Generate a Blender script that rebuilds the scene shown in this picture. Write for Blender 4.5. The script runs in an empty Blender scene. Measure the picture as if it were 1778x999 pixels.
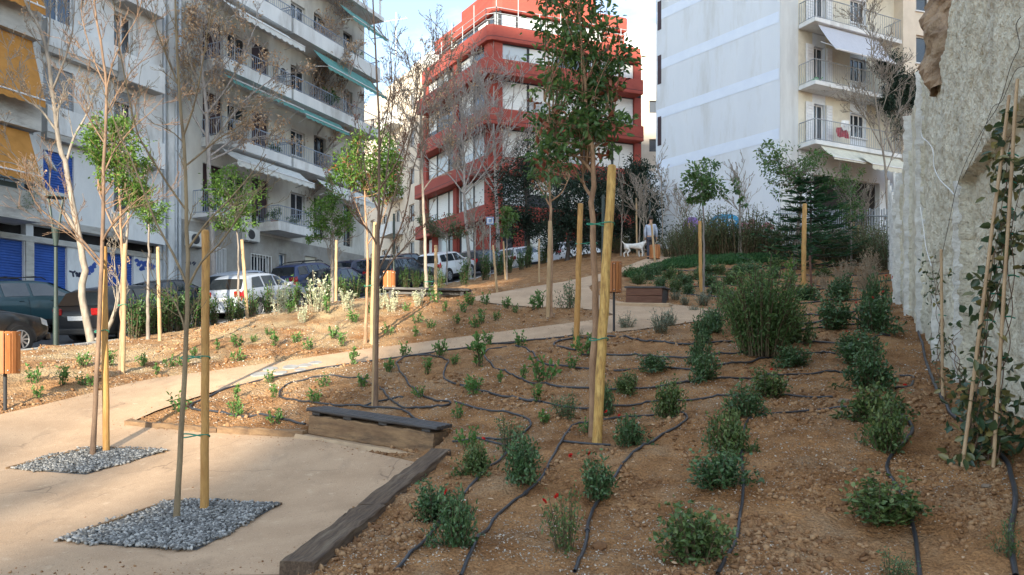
import bpy, bmesh, math, random
import numpy as np
from mathutils import Vector, Matrix, Euler
R = math.radians
SC = bpy.context.scene
COL = SC.collection
random.seed(7)
RNG = np.random.default_rng(7)

# ---------------------------------------------------------------- camera
F, CX, HY, EYE = 1300.0, 889.0, 620.0, 1.5
cam_d = bpy.data.cameras.new("camera")
cam_d.sensor_width = 36.0
cam_d.lens = F / 1778 * 36
cam_d.shift_y = (HY - 499.5) / 1778
cam_d.clip_start, cam_d.clip_end = 0.1, 2000
cam = bpy.data.objects.new("camera", cam_d)
cam.location = (0, 0, EYE)
cam.rotation_euler = (R(90), 0, 0)
COL.objects.link(cam)
SC.camera = cam

# ---------------------------------------------------------------- sky, sun, exposure
SUN_AZ, SUN_EL = 10.0, 16.0          # the sun stands behind the camera, a little to its left side
world = bpy.data.worlds.new("World")
SC.world = world
world.use_nodes = True
wn, wl = world.node_tree.nodes, world.node_tree.links
wn.clear()
wo = wn.new("ShaderNodeOutputWorld")
wb = wn.new("ShaderNodeBackground")
sky = wn.new("ShaderNodeTexSky")
sky.sky_type = 'NISHITA'
sky.sun_disc = False
sky.sun_elevation = R(SUN_EL)
sky.sun_rotation = R(180 + SUN_AZ)
sky.air_density, sky.dust_density, sky.ozone_density = 1.15, .8, 2.0
# thin high cloud over the whole sky
tc = wn.new("ShaderNodeTexCoord")
mp = wn.new("ShaderNodeMapping"); mp.inputs["Scale"].default_value = (1.0, 1.0, 3.0)
nz = wn.new("ShaderNodeTexNoise"); nz.inputs["Scale"].default_value = 2.6; nz.inputs["Detail"].default_value = 9; nz.inputs["Roughness"].default_value = .62
cr = wn.new("ShaderNodeValToRGB"); cr.color_ramp.elements[0].position = .44; cr.color_ramp.elements[1].position = .80
cr.color_ramp.elements[0].color = (.10, .10, .10, 1); cr.color_ramp.elements[1].color = (.62, .62, .62, 1)
mx = wn.new("ShaderNodeMixRGB"); mx.inputs[2].default_value = (8.8, 9.9, 11.0, 1)
wl.new(tc.outputs["Generated"], mp.inputs[0]); wl.new(mp.outputs[0], nz.inputs[0]); wl.new(nz.outputs[0], cr.inputs[0])
wl.new(cr.outputs[0], mx.inputs[0]); wl.new(sky.outputs[0], mx.inputs[1]); wl.new(mx.outputs[0], wb.inputs[0])
wb.inputs[1].default_value = 0.10
wl.new(wb.outputs[0], wo.inputs[0])

sun_d = bpy.data.lights.new("sun", 'SUN')
sun_d.energy, sun_d.angle, sun_d.color = 3.6, R(0.5), (1.0, .89, .70)
sun = bpy.data.objects.new("sun", sun_d)
S2 = Vector((-math.sin(R(SUN_AZ)) * math.cos(R(SUN_EL)), -math.cos(R(SUN_AZ)) * math.cos(R(SUN_EL)), math.sin(R(SUN_EL))))
sun.rotation_euler = S2.to_track_quat('Z', 'Y').to_euler()
COL.objects.link(sun)
SC.view_settings.view_transform = 'Standard'
SC.view_settings.look = 'None'
SC.view_settings.exposure = 1.75
SC.view_settings.gamma = 1.0
SC.cycles.max_bounces = 6
SC.cycles.diffuse_bounces = 3
SC.cycles.transparent_max_bounces = 6

# ---------------------------------------------------------------- materials
def pmat(name, c1, c2=None, scale=3.0, rough=.8, bump=0.0, bscale=30.0, metal=0.0, spec=.4, coord='Object', stain=None, stain_scale=.7, detail=6, stretch=None, bdist=.02, contrast=(.35, .65)):
    m = bpy.data.materials.new(name)
    m.use_nodes = True
    n, l = m.node_tree.nodes, m.node_tree.links
    b = n["Principled BSDF"]
    b.inputs["Roughness"].default_value = rough
    b.inputs["Metallic"].default_value = metal
    b.inputs["Specular IOR Level"].default_value = spec
    if c2 is None:
        c2 = tuple(min(1, x * .82) for x in c1)
    if coord == 'World':
        t = n.new("ShaderNodeNewGeometry").outputs["Position"]
    else:
        t = n.new("ShaderNodeTexCoord").outputs[coord]
    if stretch:
        mm = n.new("ShaderNodeMapping"); mm.inputs["Scale"].default_value = stretch
        l.new(t, mm.inputs[0]); t = mm.outputs[0]
    z = n.new("ShaderNodeTexNoise"); z.inputs["Scale"].default_value = scale; z.inputs["Detail"].default_value = detail; z.inputs["Roughness"].default_value = .6
    r = n.new("ShaderNodeValToRGB")
    r.color_ramp.elements[0].position, r.color_ramp.elements[1].position = contrast
    r.color_ramp.elements[0].color = (*c2, 1); r.color_ramp.elements[1].color = (*c1, 1)
    l.new(t, z.inputs[0]); l.new(z.outputs[0], r.inputs[0])
    out = r.outputs[0]
    if stain:
        z2 = n.new("ShaderNodeTexNoise"); z2.inputs["Scale"].default_value = stain_scale; z2.inputs["Detail"].default_value = 8; z2.inputs["Roughness"].default_value = .7
        r2 = n.new("ShaderNodeValToRGB"); r2.color_ramp.elements[0].position = .5; r2.color_ramp.elements[1].position = .72
        l.new(t, z2.inputs[0]); l.new(z2.outputs[0], r2.inputs[0])
        x = n.new("ShaderNodeMixRGB"); x.inputs[2].default_value = (*stain, 1)
        l.new(r2.outputs[0], x.inputs[0]); l.new(out, x.inputs[1]); out = x.outputs[0]
    l.new(out, b.inputs["Base Color"])
    if bump:
        z3 = n.new("ShaderNodeTexNoise"); z3.inputs["Scale"].default_value = bscale; z3.inputs["Detail"].default_value = 5
        bp = n.new("ShaderNodeBump"); bp.inputs["Strength"].default_value = bump; bp.inputs["Distance"].default_value = bdist
        l.new(t, z3.inputs[0]); l.new(z3.outputs[0], bp.inputs["Height"]); l.new(bp.outputs[0], b.inputs["Normal"])
    return m

def leafmat(name, dark, mid, light, trans=.3, rough=.45, spec=.4):
    m = bpy.data.materials.new(name)
    m.use_nodes = True
    n, l = m.node_tree.nodes, m.node_tree.links
    b = n["Principled BSDF"]; o = n["Material Output"]
    b.inputs["Roughness"].default_value = rough
    b.inputs["Specular IOR Level"].default_value = spec
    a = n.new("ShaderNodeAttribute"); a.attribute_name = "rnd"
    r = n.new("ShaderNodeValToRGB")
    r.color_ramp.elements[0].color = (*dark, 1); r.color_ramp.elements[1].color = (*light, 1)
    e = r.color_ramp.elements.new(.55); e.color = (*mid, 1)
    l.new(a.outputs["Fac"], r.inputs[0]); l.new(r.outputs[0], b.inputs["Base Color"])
    t = n.new("ShaderNodeBsdfTranslucent"); l.new(r.outputs[0], t.inputs[0])
    x = n.new("ShaderNodeMixShader"); x.inputs[0].default_value = trans
    l.new(b.outputs[0], x.inputs[1]); l.new(t.outputs[0], x.inputs[2]); l.new(x.outputs[0], o.inputs["Surface"])
    return m

def glassmat(name, c, rough=.05, spec=.8):
    m = bpy.data.materials.new(name); m.use_nodes = True
    b = m.node_tree.nodes["Principled BSDF"]
    b.inputs["Base Color"].default_value = (*c, 1); b.inputs["Roughness"].default_value = rough
    b.inputs["Specular IOR Level"].default_value = spec; b.inputs["IOR"].default_value = 1.6
    return m

def carpaint(name, c, coat=.6):
    m = bpy.data.materials.new(name); m.use_nodes = True
    n, l = m.node_tree.nodes, m.node_tree.links
    b = n["Principled BSDF"]
    b.inputs["Base Color"].default_value = (*c, 1); b.inputs["Roughness"].default_value = .32
    b.inputs["Coat Weight"].default_value = coat; b.inputs["Coat Roughness"].default_value = .06
    z = n.new("ShaderNodeTexNoise"); z.inputs["Scale"].default_value = 2.5; z.inputs["Detail"].default_value = 8
    t = n.new("ShaderNodeTexCoord"); l.new(t.outputs["Object"], z.inputs[0])
    r = n.new("ShaderNodeMapRange"); r.inputs[3].default_value = .22; r.inputs[4].default_value = .5
    l.new(z.outputs[0], r.inputs[0]); l.new(r.outputs[0], b.inputs["Roughness"])
    return m

M = {}
M['dirt'] = None
M['plaza'] = pmat('sandy_screed', (.52, .355, .225), (.43, .285, .175), 1.3, .93, .6, 70, coord='World', stain=(.37, .245, .15), stain_scale=.8, bdist=.008, detail=9)
def plaza_detail(m):
    """grit specks, scuffs, damp blotches and hairline cracks of the rolled sandy paving"""
    n, l = m.node_tree.nodes, m.node_tree.links; b = n["Principled BSDF"]; src = b.inputs["Base Color"].links[0].from_socket
    g = n.new("ShaderNodeNewGeometry").outputs["Position"]
    def layer(src, fac, col, amt, mode='MIX'):
        f = n.new("ShaderNodeMath"); f.operation = 'MULTIPLY'; f.inputs[1].default_value = amt; l.new(fac, f.inputs[0])
        x = n.new("ShaderNodeMixRGB"); x.blend_type = mode; x.inputs[2].default_value = (*col, 1); l.new(f.outputs[0], x.inputs[0]); l.new(src, x.inputs[1]); return x.outputs[0]
    def noise(sc, lo, hi, det=8, st=None, rough=.6):
        t = g
        if st: mm = n.new("ShaderNodeMapping"); mm.inputs["Scale"].default_value = st; mm.inputs["Rotation"].default_value = (0, 0, .5); l.new(g, mm.inputs[0]); t = mm.outputs[0]
        z = n.new("ShaderNodeTexNoise"); z.inputs["Scale"].default_value = sc; z.inputs["Detail"].default_value = det; z.inputs["Roughness"].default_value = rough; l.new(t, z.inputs[0])
        r = n.new("ShaderNodeMapRange"); r.inputs[1].default_value = lo; r.inputs[2].default_value = hi; l.new(z.outputs[0], r.inputs[0]); return r.outputs[0]
    src = layer(src, noise(.55, .52, .68, 9), (.30, .195, .12), .45)
    src = layer(src, noise(2.3, .56, .70, 9, (1, .28, 1)), (.31, .21, .135), .55)
    src = layer(src, noise(7.0, .60, .72, 6), (.62, .46, .31), .5)
    src = layer(src, noise(46, .63, .70, 3), (.20, .135, .085), .8)
    src = layer(src, noise(95, .64, .70, 2), (.70, .58, .44), .7)
    v = n.new("ShaderNodeTexVoronoi"); v.feature = 'DISTANCE_TO_EDGE'; v.inputs["Scale"].default_value = .42
    w = n.new("ShaderNodeTexNoise"); w.inputs["Scale"].default_value = 1.3; w.inputs["Detail"].default_value = 6; l.new(g, w.inputs[0])
    va = n.new("ShaderNodeVectorMath"); va.operation = 'MULTIPLY_ADD'; va.inputs[1].default_value = (.9, .9, 0); l.new(w.outputs[1], va.inputs[0]); l.new(g, va.inputs[2]); l.new(va.outputs[0], v.inputs[0])
    r = n.new("ShaderNodeMapRange"); r.inputs[1].default_value = .006; r.inputs[2].default_value = .0; l.new(v.outputs["Distance"], r.inputs[0])
    mk = n.new("ShaderNodeMath"); mk.operation = 'MULTIPLY'; l.new(r.outputs[0], mk.inputs[0]); l.new(noise(.8, .50, .60, 4), mk.inputs[1])
    src = layer(src, mk.outputs[0], (.19, .125, .08), .8)
    l.new(src, b.inputs["Base Color"])
plaza_detail(M['plaza'])
M['asphalt'] = pmat('asphalt', (.060, .062, .066), (.042, .043, .047), 8, .85, .4, 120, coord='World', bdist=.008)
M['sidewalk'] = pmat('sidewalk_slabs', (.34, .33, .31), (.26, .25, .24), 5, .85, .3, 60, coord='World')
M['kerb'] = pmat('kerb_stone', (.46, .45, .42), (.34, .33, .31), 6, .85, .3, 60)
M['timber'] = pmat('old_sleeper_wood', (.17, .115, .075), (.075, .050, .036), 3, .85, .9, 18, stretch=(1, 14, 14), stain=(.26, .20, .14), stain_scale=1.2, bdist=.012)
M['benchwood'] = pmat('charred_bench_wood', (.075, .070, .070), (.035, .032, .033), 4, .55, .5, 20, stretch=(1, 16, 16), spec=.5, bdist=.006)
M['benchbase'] = pmat('weathered_plinth_timber', (.34, .22, .12), (.19, .115, .065), 2.5, .9, .8, 26, stretch=(1, 4, 4), stain=(.085, .058, .042), stain_scale=1.9)
M['redwoodbeam'] = pmat('reddish_beam_wood', (.17, .085, .055), (.12, .055, .036), 3, .8, .4, 20, stretch=(1, 9, 9))
M['plinth'] = pmat('bench_plinth_sand', (.50, .36, .23), (.40, .28, .18), 3, .95, .5, 40)
M['stake'] = pmat('stake_pine', (.60, .35, .115), (.40, .205, .062), 3.2, .65, .5, 22, stretch=(5, 5, .7), stain=(.20, .105, .04), stain_scale=3.1, bdist=.006)
M['stake_old'] = pmat('stake_pine_bark', (.68, .46, .16), (.44, .25, .07), 4, .75, .8, 26, stretch=(5, 5, 1.2), stain=(.20, .115, .045), stain_scale=4.5, bdist=.01)
M['stake_pale'] = pmat('stake_pale_wood', (.50, .355, .20), (.34, .23, .125), 3, .75, .4, 20, stretch=(5, 5, .8), bdist=.006)
M['bark_warm'] = pmat('bark_warm_tan', (.44, .28, .17), (.27, .165, .10), 4, .85, .7, 26, stretch=(3, 3, 1.2), stain=(.20, .12, .075), stain_scale=2.4, bdist=.01)
M['bark_grey'] = pmat('bark_grey', (.30, .26, .22), (.17, .145, .125), 4, .85, .6, 22, stretch=(3, 3, .8), bdist=.01)
M['bark_brown'] = pmat('bark_brown', (.24, .155, .10), (.13, .085, .06), 5, .8, .6, 26, stretch=(3, 3, .8), bdist=.008)
M['bark_olive'] = pmat('bark_olive', (.30, .23, .135), (.19, .14, .085), 5, .8, .6, 30, stretch=(3, 3, .8), bdist=.008)
M['bark_pale'] = pmat('bark_pale', (.34, .29, .235), (.20, .17, .14), 5, .8, .5, 26, stretch=(3, 3, .8), bdist=.008)
M['bark_dark'] = pmat('bark_dark', (.085, .07, .06), (.05, .042, .038), 5, .85, .5, 20)
M['bamboo'] = pmat('cane', (.56, .40, .24), (.40, .26, .15), 4, .6, .3, 20, stretch=(4, 4, 1), bdist=.004)
M['hose'] = pmat('hose_rubber', (.045, .047, .055), (.030, .031, .036), 4, .42, .1, 60, spec=.5)
M['tie'] = pmat('green_tie', (.05, .30, .20), (.03, .20, .13), 8, .6)
M['gravel'] = None
M['wallc'] = pmat('shotcrete', (.78, .73, .58), (.58, .535, .415), 1.6, .95, 1.0, 20, coord='World', stain=(.68, .66, .56), stain_scale=.55, bdist=.05)
def wall_detail(m):
    """drip streaks and pits of the sprayed concrete"""
    n, l = m.node_tree.nodes, m.node_tree.links; b = n["Principled BSDF"]; src = b.inputs["Base Color"].links[0].from_socket
    g = n.new("ShaderNodeNewGeometry").outputs["Position"]
    for sc, st, lo, hi, col, amt in ((2.2, (1, 1, .16), .54, .72, (.36, .325, .25), .55), (5.0, (1, 1, .10), .58, .74, (.80, .78, .70), .5), (30, (1, 1, 1), .60, .70, (.30, .275, .21), .6)):
        mm = n.new("ShaderNodeMapping"); mm.inputs["Scale"].default_value = st; l.new(g, mm.inputs[0])
        z = n.new("ShaderNodeTexNoise"); z.inputs["Scale"].default_value = sc; z.inputs["Detail"].default_value = 7; l.new(mm.outputs[0], z.inputs[0])
        r = n.new("ShaderNodeMapRange"); r.inputs[1].default_value = lo; r.inputs[2].default_value = hi; r.inputs[4].default_value = amt; l.new(z.outputs[0], r.inputs[0])
        x = n.new("ShaderNodeMixRGB"); x.inputs[2].default_value = (*col, 1); l.new(r.outputs[0], x.inputs[0]); l.new(src, x.inputs[1]); src = x.outputs[0]
    l.new(src, b.inputs["Base Color"])
wall_detail(M['wallc'])
M['wallrough'] = pmat('rough_concrete_fins', (.76, .75, .71), (.56, .55, .52), 5, .9, .9, 25, coord='World', bdist=.03)
M['brownrock'] = pmat('crumbling_brown_masonry', (.36, .25, .16), (.18, .12, .08), 2.2, .95, 1.0, 12, coord='World', stain=(.48, .38, .26), bdist=.06)
M['metal_dk'] = pmat('dark_green_metal', (.030, .050, .045), (.02, .034, .03), 5, .45, spec=.5)
M['metal_blk'] = pmat('black_metal', (.035, .036, .04), (.022, .023, .026), 5, .5)
M['metal_grey'] = pmat('galvanised', (.42, .44, .46), (.32, .34, .36), 6, .45, metal=.5)
M['binwood'] = pmat('bin_slats', (.46, .18, .055), (.32, .115, .035), 3, .5, .3, 20, stretch=(6, 6, .7), bdist=.004)
M['white'] = pmat('white_paint', (.80, .80, .79), (.70, .70, .70), 4, .6)
M['cable_white'] = pmat('white_cable', (.8, .8, .78), (.7, .7, .68), 8, .5)
M['leaf_bush'] = leafmat('shrub_leaves', (.028, .066, .026), (.072, .150, .056), (.19, .29, .125), .22, .40, .5)
M['leaf_bush_b'] = leafmat('shrub_leaves_yellower', (.036, .070, .022), (.095, .160, .048), (.26, .31, .11), .24, .42, .5)
M['leaf_bush2'] = leafmat('oleander_leaves', (.060, .115, .040), (.12, .21, .070), (.25, .35, .12), .35)
M['leaf_seed'] = leafmat('seedling_leaves', (.05, .13, .035), (.11, .24, .06), (.24, .38, .11), .35)
M['leaf_grey'] = leafmat('silver_leaves', (.13, .17, .12), (.23, .28, .20), (.40, .44, .34), .25, .6)
M['leaf_white'] = leafmat('silver_white_leaves', (.42, .47, .30), (.62, .66, .46), (.80, .82, .66), .35, .6)
M['leaf_tree'] = leafmat('evergreen_leaves', (.045, .105, .032), (.105, .20, .058), (.25, .37, .105), .42, .35, .5)
M['leaf_bright'] = leafmat('bright_tree_leaves', (.06, .135, .025), (.13, .25, .045), (.27, .42, .09), .4, .4)
M['leaf_hedge'] = leafmat('laurel_leaves', (.030, .075, .024), (.060, .135, .040), (.13, .24, .07), .3, .4)
M['leaf_dark'] = leafmat('dark_tree_leaves', (.014, .028, .020), (.026, .050, .034), (.050, .085, .055), .15, .6, .25)
M['leaf_conifer'] = leafmat('conifer_needles', (.016, .065, .028), (.035, .115, .048), (.075, .18, .07), .15, .5)
M['leaf_hedge2'] = leafmat('dull_shrub_leaves', (.055, .088, .038), (.11, .145, .065), (.20, .225, .11), .25, .6)
M['leaf_olive'] = leafmat('climber_leaves', (.030, .075, .040), (.080, .115, .045), (.32, .26, .09), .2, .3, .6)
M['leaf_tan'] = leafmat('dry_seed_clusters', (.40, .25, .14), (.62, .42, .26), (.80, .62, .43), .3, .8)
M['leaf_dry'] = leafmat('dry_grass', (.26, .19, .12), (.40, .30, .20), (.55, .44, .31), .3, .8)
M['leaf_red'] = leafmat('red_leaves', (.16, .045, .03), (.28, .09, .05), (.40, .17, .09), .3)
M['petal'] = leafmat('red_petals', (.45, .010, .012), (.62, .018, .016), (.75, .05, .03), .3)
M['lawn'] = leafmat('lawn_blades', (.024, .078, .024), (.045, .13, .040), (.09, .20, .065), .25)

# ---------------------------------------------------------------- object helpers
def link(o, parent=None):
    COL.objects.link(o)
    if parent is not None:
        o.parent = parent
    return o

def tagp(o, label=None, cat=None, group=None, kind=None):
    if label: o['label'] = label
    if cat: o['category'] = cat
    if group: o['group'] = group
    if kind: o['kind'] = kind
    return o

def thing(name, label, cat, loc=(0, 0, 0), rotz=0.0, group=None, rot=None):
    o = bpy.data.objects.new(name, None)
    o.empty_display_size = .2
    link(o)
    o.location = loc
    o.rotation_euler = rot if rot else (0, 0, rotz)
    return tagp(o, label, cat, group)

def meshobj(name, me, mat=None, parent=None, kind=None):
    if mat and not me.materials:
        me.materials.append(mat)
    o = bpy.data.objects.new(name, me)
    link(o, parent)
    if kind: o['kind'] = kind
    return o

def np_mesh(name, V, Fq=None, Ft=None, rnd=None, smooth=False):
    me = bpy.data.meshes.new(name)
    V = np.asarray(V, dtype=np.float32).reshape(-1, 3)
    nq = 0 if Fq is None else len(Fq)
    nt = 0 if Ft is None else len(Ft)
    me.vertices.add(len(V)); me.vertices.foreach_set('co', V.ravel())
    li, st, c = [], [], 0
    if nq:
        a = np.asarray(Fq, dtype=np.int32).reshape(-1, 4); li.append(a.ravel()); st.append(np.arange(nq, dtype=np.int32) * 4); c = nq * 4
    if nt:
        a = np.asarray(Ft, dtype=np.int32).reshape(-1, 3); li.append(a.ravel()); st.append(c + np.arange(nt, dtype=np.int32) * 3)
    li = np.concatenate(li); st = np.concatenate(st)
    me.loops.add(len(li)); me.loops.foreach_set('vertex_index', li)
    me.polygons.add(len(st)); me.polygons.foreach_set('loop_start', st)
    me.update(calc_edges=True)
    if smooth:
        me.polygons.foreach_set('use_smooth', np.ones(len(st), dtype=bool))
    if rnd is not None:
        at = me.attributes.new('rnd', 'FLOAT', 'POINT'); at.data.foreach_set('value', np.asarray(rnd, dtype=np.float32))
    me.validate()
    return me

class MB:
    """collects boxes, tubes, sheets into one mesh"""
    def __init__(s): s.v, s.f = [], []
    def add(s, V, Fs):
        o = len(s.v)
        s.v += [tuple(p) for p in V]
        s.f += [tuple(i + o for i in f) for f in Fs]
        return s
    def box(s, x0, x1, y0, y1, z0, z1, mtx=None):
        V = [Vector(p) for p in ((x0,y0,z0),(x1,y0,z0),(x1,y1,z0),(x0,y1,z0),(x0,y0,z1),(x1,y0,z1),(x1,y1,z1),(x0,y1,z1))]
        if mtx: V = [mtx @ p for p in V]
        return s.add(V, [(0,3,2,1),(4,5,6,7),(0,1,5,4),(1,2,6,5),(2,3,7,6),(3,0,4,7)])
    def tube(s, pts, rad, n=8, cap=True):
        V, Fs = tube_arrays(pts, rad, n, cap)
        return s.add(V, Fs)
    def quad(s, a, b, c, d): return s.add([a, b, c, d], [(0, 1, 2, 3)])
    def prism(s, poly, y0, y1, mtx=None):
        """poly in x,z extruded along y"""
        n = len(poly)
        V = [Vector((x, y0, z)) for x, z in poly] + [Vector((x, y1, z)) for x, z in poly]
        if mtx: V = [mtx @ p for p in V]
        return s.add(V, [tuple(range(n)), tuple(range(2*n-1, n-1, -1))] + [(i, i+n, (i+1) % n + n, (i+1) % n) for i in range(n)])
    def lathe(s, prof, n=16, mtx=None):
        V, Fs = [], []
        for r, z in prof:
            for k in range(n):
                a = 2*math.pi*k/n; V.append(Vector((r*math.cos(a), r*math.sin(a), z)))
        for i in range(len(prof)-1):
            for k in range(n):
                Fs.append((i*n+k, i*n+(k+1) % n, (i+1)*n+(k+1) % n, (i+1)*n+k))
        Fs.append(tuple(range(n-1, -1, -1))); Fs.append(tuple((len(prof)-1)*n+k for k in range(n)))
        if mtx: V = [mtx @ p for p in V]
        return s.add(V, Fs)
    def mesh(s, name, smooth=False, bevel=0.0, seg=1):
        me = bpy.data.meshes.new(name)
        me.from_pydata([tuple(p) for p in s.v], [], s.f)
        if bevel:
            bm = bmesh.new(); bm.from_mesh(me)
            bmesh.ops.recalc_face_normals(bm, faces=bm.faces)
            es = [e for e in bm.edges if len(e.link_faces) == 2 and e.calc_face_angle(0) > .6]
            bmesh.ops.bevel(bm, geom=es, offset=bevel, segments=seg, affect='EDGES', profile=.5)
            bm.to_mesh(me); bm.free()
        else:
            bm = bmesh.new(); bm.from_mesh(me)
            bmesh.ops.recalc_face_normals(bm, faces=bm.faces)
            bm.to_mesh(me); bm.free()
        if smooth:
            me.polygons.foreach_set('use_smooth', [True]*len(me.polygons))
        me.update()
        return me
    def build(s, name, mat, parent=None, smooth=False, bevel=0.0, seg=1, kind=None):
        return meshobj(name, s.mesh(name, smooth, bevel, seg), mat, parent, kind)

def tube_arrays(pts, rad, n=6, cap=True):
    P = np.array([tuple(p) for p in pts], dtype=float)
    m = len(P)
    rad = np.full(m, rad, dtype=float) if np.isscalar(rad) else np.asarray(rad, dtype=float)
    T = np.gradient(P, axis=0)
    T /= np.linalg.norm(T, axis=1, keepdims=True) + 1e-9
    ref = np.array([1.0, 0, 0]) if abs(T[0][0]) < .8 else np.array([0, 1.0, 0])
    U = np.zeros_like(P)
    u = ref - T[0]*ref.dot(T[0]); u /= np.linalg.norm(u)
    for i in range(m):
        u = u - T[i]*u.dot(T[i]); u /= np.linalg.norm(u) + 1e-9; U[i] = u
    W = np.cross(T, U)
    a = np.arange(n)*2*np.pi/n
    V = P[:, None, :] + rad[:, None, None]*(np.cos(a)[None, :, None]*U[:, None, :] + np.sin(a)[None, :, None]*W[:, None, :])
    V = V.reshape(-1, 3)
    Fs = []
    for i in range(m-1):
        for k in range(n):
            Fs.append((i*n+k, i*n+(k+1) % n, (i+1)*n+(k+1) % n, (i+1)*n+k))
    if cap:
        Fs.append(tuple(range(n-1, -1, -1))); Fs.append(tuple((m-1)*n+k for k in range(n)))
    return V, Fs

class Tubes:
    """many tubes into one big mesh, quick"""
    def __init__(s): s.V, s.Q, s.n = [], [], 0
    def add(s, pts, rad, n=5):
        P = np.asarray(pts, dtype=float); m = len(P)
        rad = np.full(m, rad, dtype=float) if np.isscalar(rad) else np.asarray(rad, dtype=float)
        T = np.gradient(P, axis=0); T /= np.linalg.norm(T, axis=1, keepdims=True) + 1e-9
        ref = np.array([1.0, .13, .05]) if abs(T[:, 0]).max() < .9 else np.array([.05, 1.0, .3])
        U = ref - T*(T@ref)[:, None]; U /= np.linalg.norm(U, axis=1, keepdims=True) + 1e-9
        W = np.cross(T, U)
        a = np.arange(n)*2*np.pi/n
        V = P[:, None, :] + rad[:, None, None]*(np.cos(a)[None, :, None]*U[:, None, :] + np.sin(a)[None, :, None]*W[:, None, :])
        s.V.append(V.reshape(-1, 3))
        i = np.arange(m-1)[:, None]*n; k = np.arange(n)[None, :]; k2 = (k+1) % n
        q = np.stack([i+k, i+k2, i+n+k2, i+n+k], axis=-1).reshape(-1, 4) + s.n
        s.Q.append(q); s.n += m*n
    def mesh(s, name):
        return np_mesh(name, np.concatenate(s.V), np.concatenate(s.Q), smooth=True)

def unit(a):
    return a/(np.linalg.norm(a, axis=-1, keepdims=True)+1e-9)

def leaf_arrays(pos, dirs, L, W, rnd, fold=.25, nrm=None, rng=RNG):
    """pos (n,3), dirs (n,3): each leaf a folded blade of two quads"""
    n = len(pos)
    L = np.broadcast_to(np.asarray(L, float), (n,)); W = np.broadcast_to(np.asarray(W, float), (n,))
    d = unit(dirs)
    if nrm is None:
        nrm = rng.normal(size=(n, 3))*.6 + np.array([0, 0, 1.0])
    s = unit(np.cross(d, nrm)); u = np.cross(s, d)
    tip = pos + d*L[:, None] - u*(L*.08)[:, None]
    m1 = pos + d*(L*.32)[:, None] + u*(W*fold)[:, None]; m2 = pos + d*(L*.7)[:, None] + u*(W*fold)[:, None]
    w = (W*.5)[:, None]
    V = np.stack([pos, m1+s*w, m2+s*w*.8, tip, m2-s*w*.8, m1-s*w], axis=1).reshape(-1, 3)
    b = np.arange(n)[:, None]*6
    Q = np.concatenate([b+np.array([[0, 1, 2, 3]]), b+np.array([[0, 3, 4, 5]])])
    return V, Q, np.repeat(rnd, 6)

class Leaves:
    def __init__(s): s.V, s.Q, s.R, s.n = [], [], [], 0
    def add(s, pos, dirs, L, W, rnd=None, fold=.25, nrm=None, rng=RNG):
        pos = np.asarray(pos, float)
        if len(pos) == 0: return
        if rnd is None: rnd = rng.random(len(pos))
        V, Q, r = leaf_arrays(pos, np.asarray(dirs, float), L, W, rnd, fold, nrm, rng)
        s.V.append(V); s.Q.append(Q+s.n); s.R.append(r); s.n += len(V)
    def mesh(s, name):
        return np_mesh(name, np.concatenate(s.V), np.concatenate(s.Q), rnd=np.clip(np.concatenate(s.R), 0, 1))

# ---------------------------------------------------------------- terrain
def P(px, py, d):
    return Vector(((px-CX)/F*d, d, EYE-(py-HY)/F*d))
CTRL = [
 (200,999,5.15),(490,999,5.12),(0,999,5.15),(355,890,7.2),(305,908,6.8),(165,795,9.7),(20,820,9.3),(0,710,11.0),(230,740,10.2),
 (740,808,8.6),(535,760,9.5),(630,893,7.1),(420,650,13.0),(700,605,15.2),(1000,570,16.2),(1150,540,17.0),(870,515,20.5),(1000,490,22.5),(1120,455,29),(1180,447,31.5),
 (650,705,10.4),(1000,605,13.3),(1398,520,20),(1217,508,21.5),(952,550,17.5),(635,600,15.5),(210,650,13.6),(275,596,17.5),
 (540,530,19.2),(700,520,20.5),(450,560,17.6),(330,610,15.5),(150,640,13.6),(80,650,13.0),(600,640,13.6),(800,560,17.2),
 (1200,440,33),(1350,440,33),(1540,452,30),(1545,480,24),(1560,510,20.5),(1300,460,28),(1430,475,26),(1250,480,25),
 (1772,747,6.6),(1629,653,11.2),(1580,538,15.6),(1330,628,11.6),(1525,870,6.2),(1725,815,6.3),(1250,835,6.7),(1035,768,7.8),(1160,725,8.9),(1530,700,8.9),(1440,580,13.5),
 (1205,990,5.0),(1500,990,5.1),(1700,990,5.1),(800,990,5.1),(900,850,6.9),(850,700,10.0),(750,660,12.0),(1100,650,11.5),(1290,600,13.6),(1000,700,9.7),(1400,660,10.6),
 (90,605,16.5),(350,577,21),(530,533,27),(700,503,35.5),(825,487,40),(890,470,48),(1000,450,57),(215,590,19.5),(425,550,25),(565,527,30),(765,490,40),
 (950,500,24),(900,485,32),(1000,465,36),(1080,452,38),(1000,575,15.8),
]
pts = [tuple(P(*c)) for c in CTRL]
pts += [(-6,2,-.15),(-2,2,-.1),(0,2,-.1),(2.5,2.5,-.1),(5,2.5,.1),(8,3,.4),(0,-8,-1),(-10,-6,-1.0),(-12,8,.6),(-18,12,1.3),(-20,20,2.0),(-17,24,2.45),(-14,29,3.2),(-11.5,34,4.2),(-9.5,39,5.2),(-7,45,6.4),
        (-25,25,2.4),(-20,45,6),(0,60,9.3),(-10,68,10.5),(12,62,9.5),(20,45,7.5),(20,30,6),(14,22,4.2),(10,12,2.0),(9,6,1.0),(8,36,6.7),(13,35.5,6.6),(17,38,7.0),(4,42,7.3),(-24,8,.3)]
CT = np.array(pts, float)
def _tps_k(r2): return r2*np.log(r2+1e-9)*.5
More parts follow.
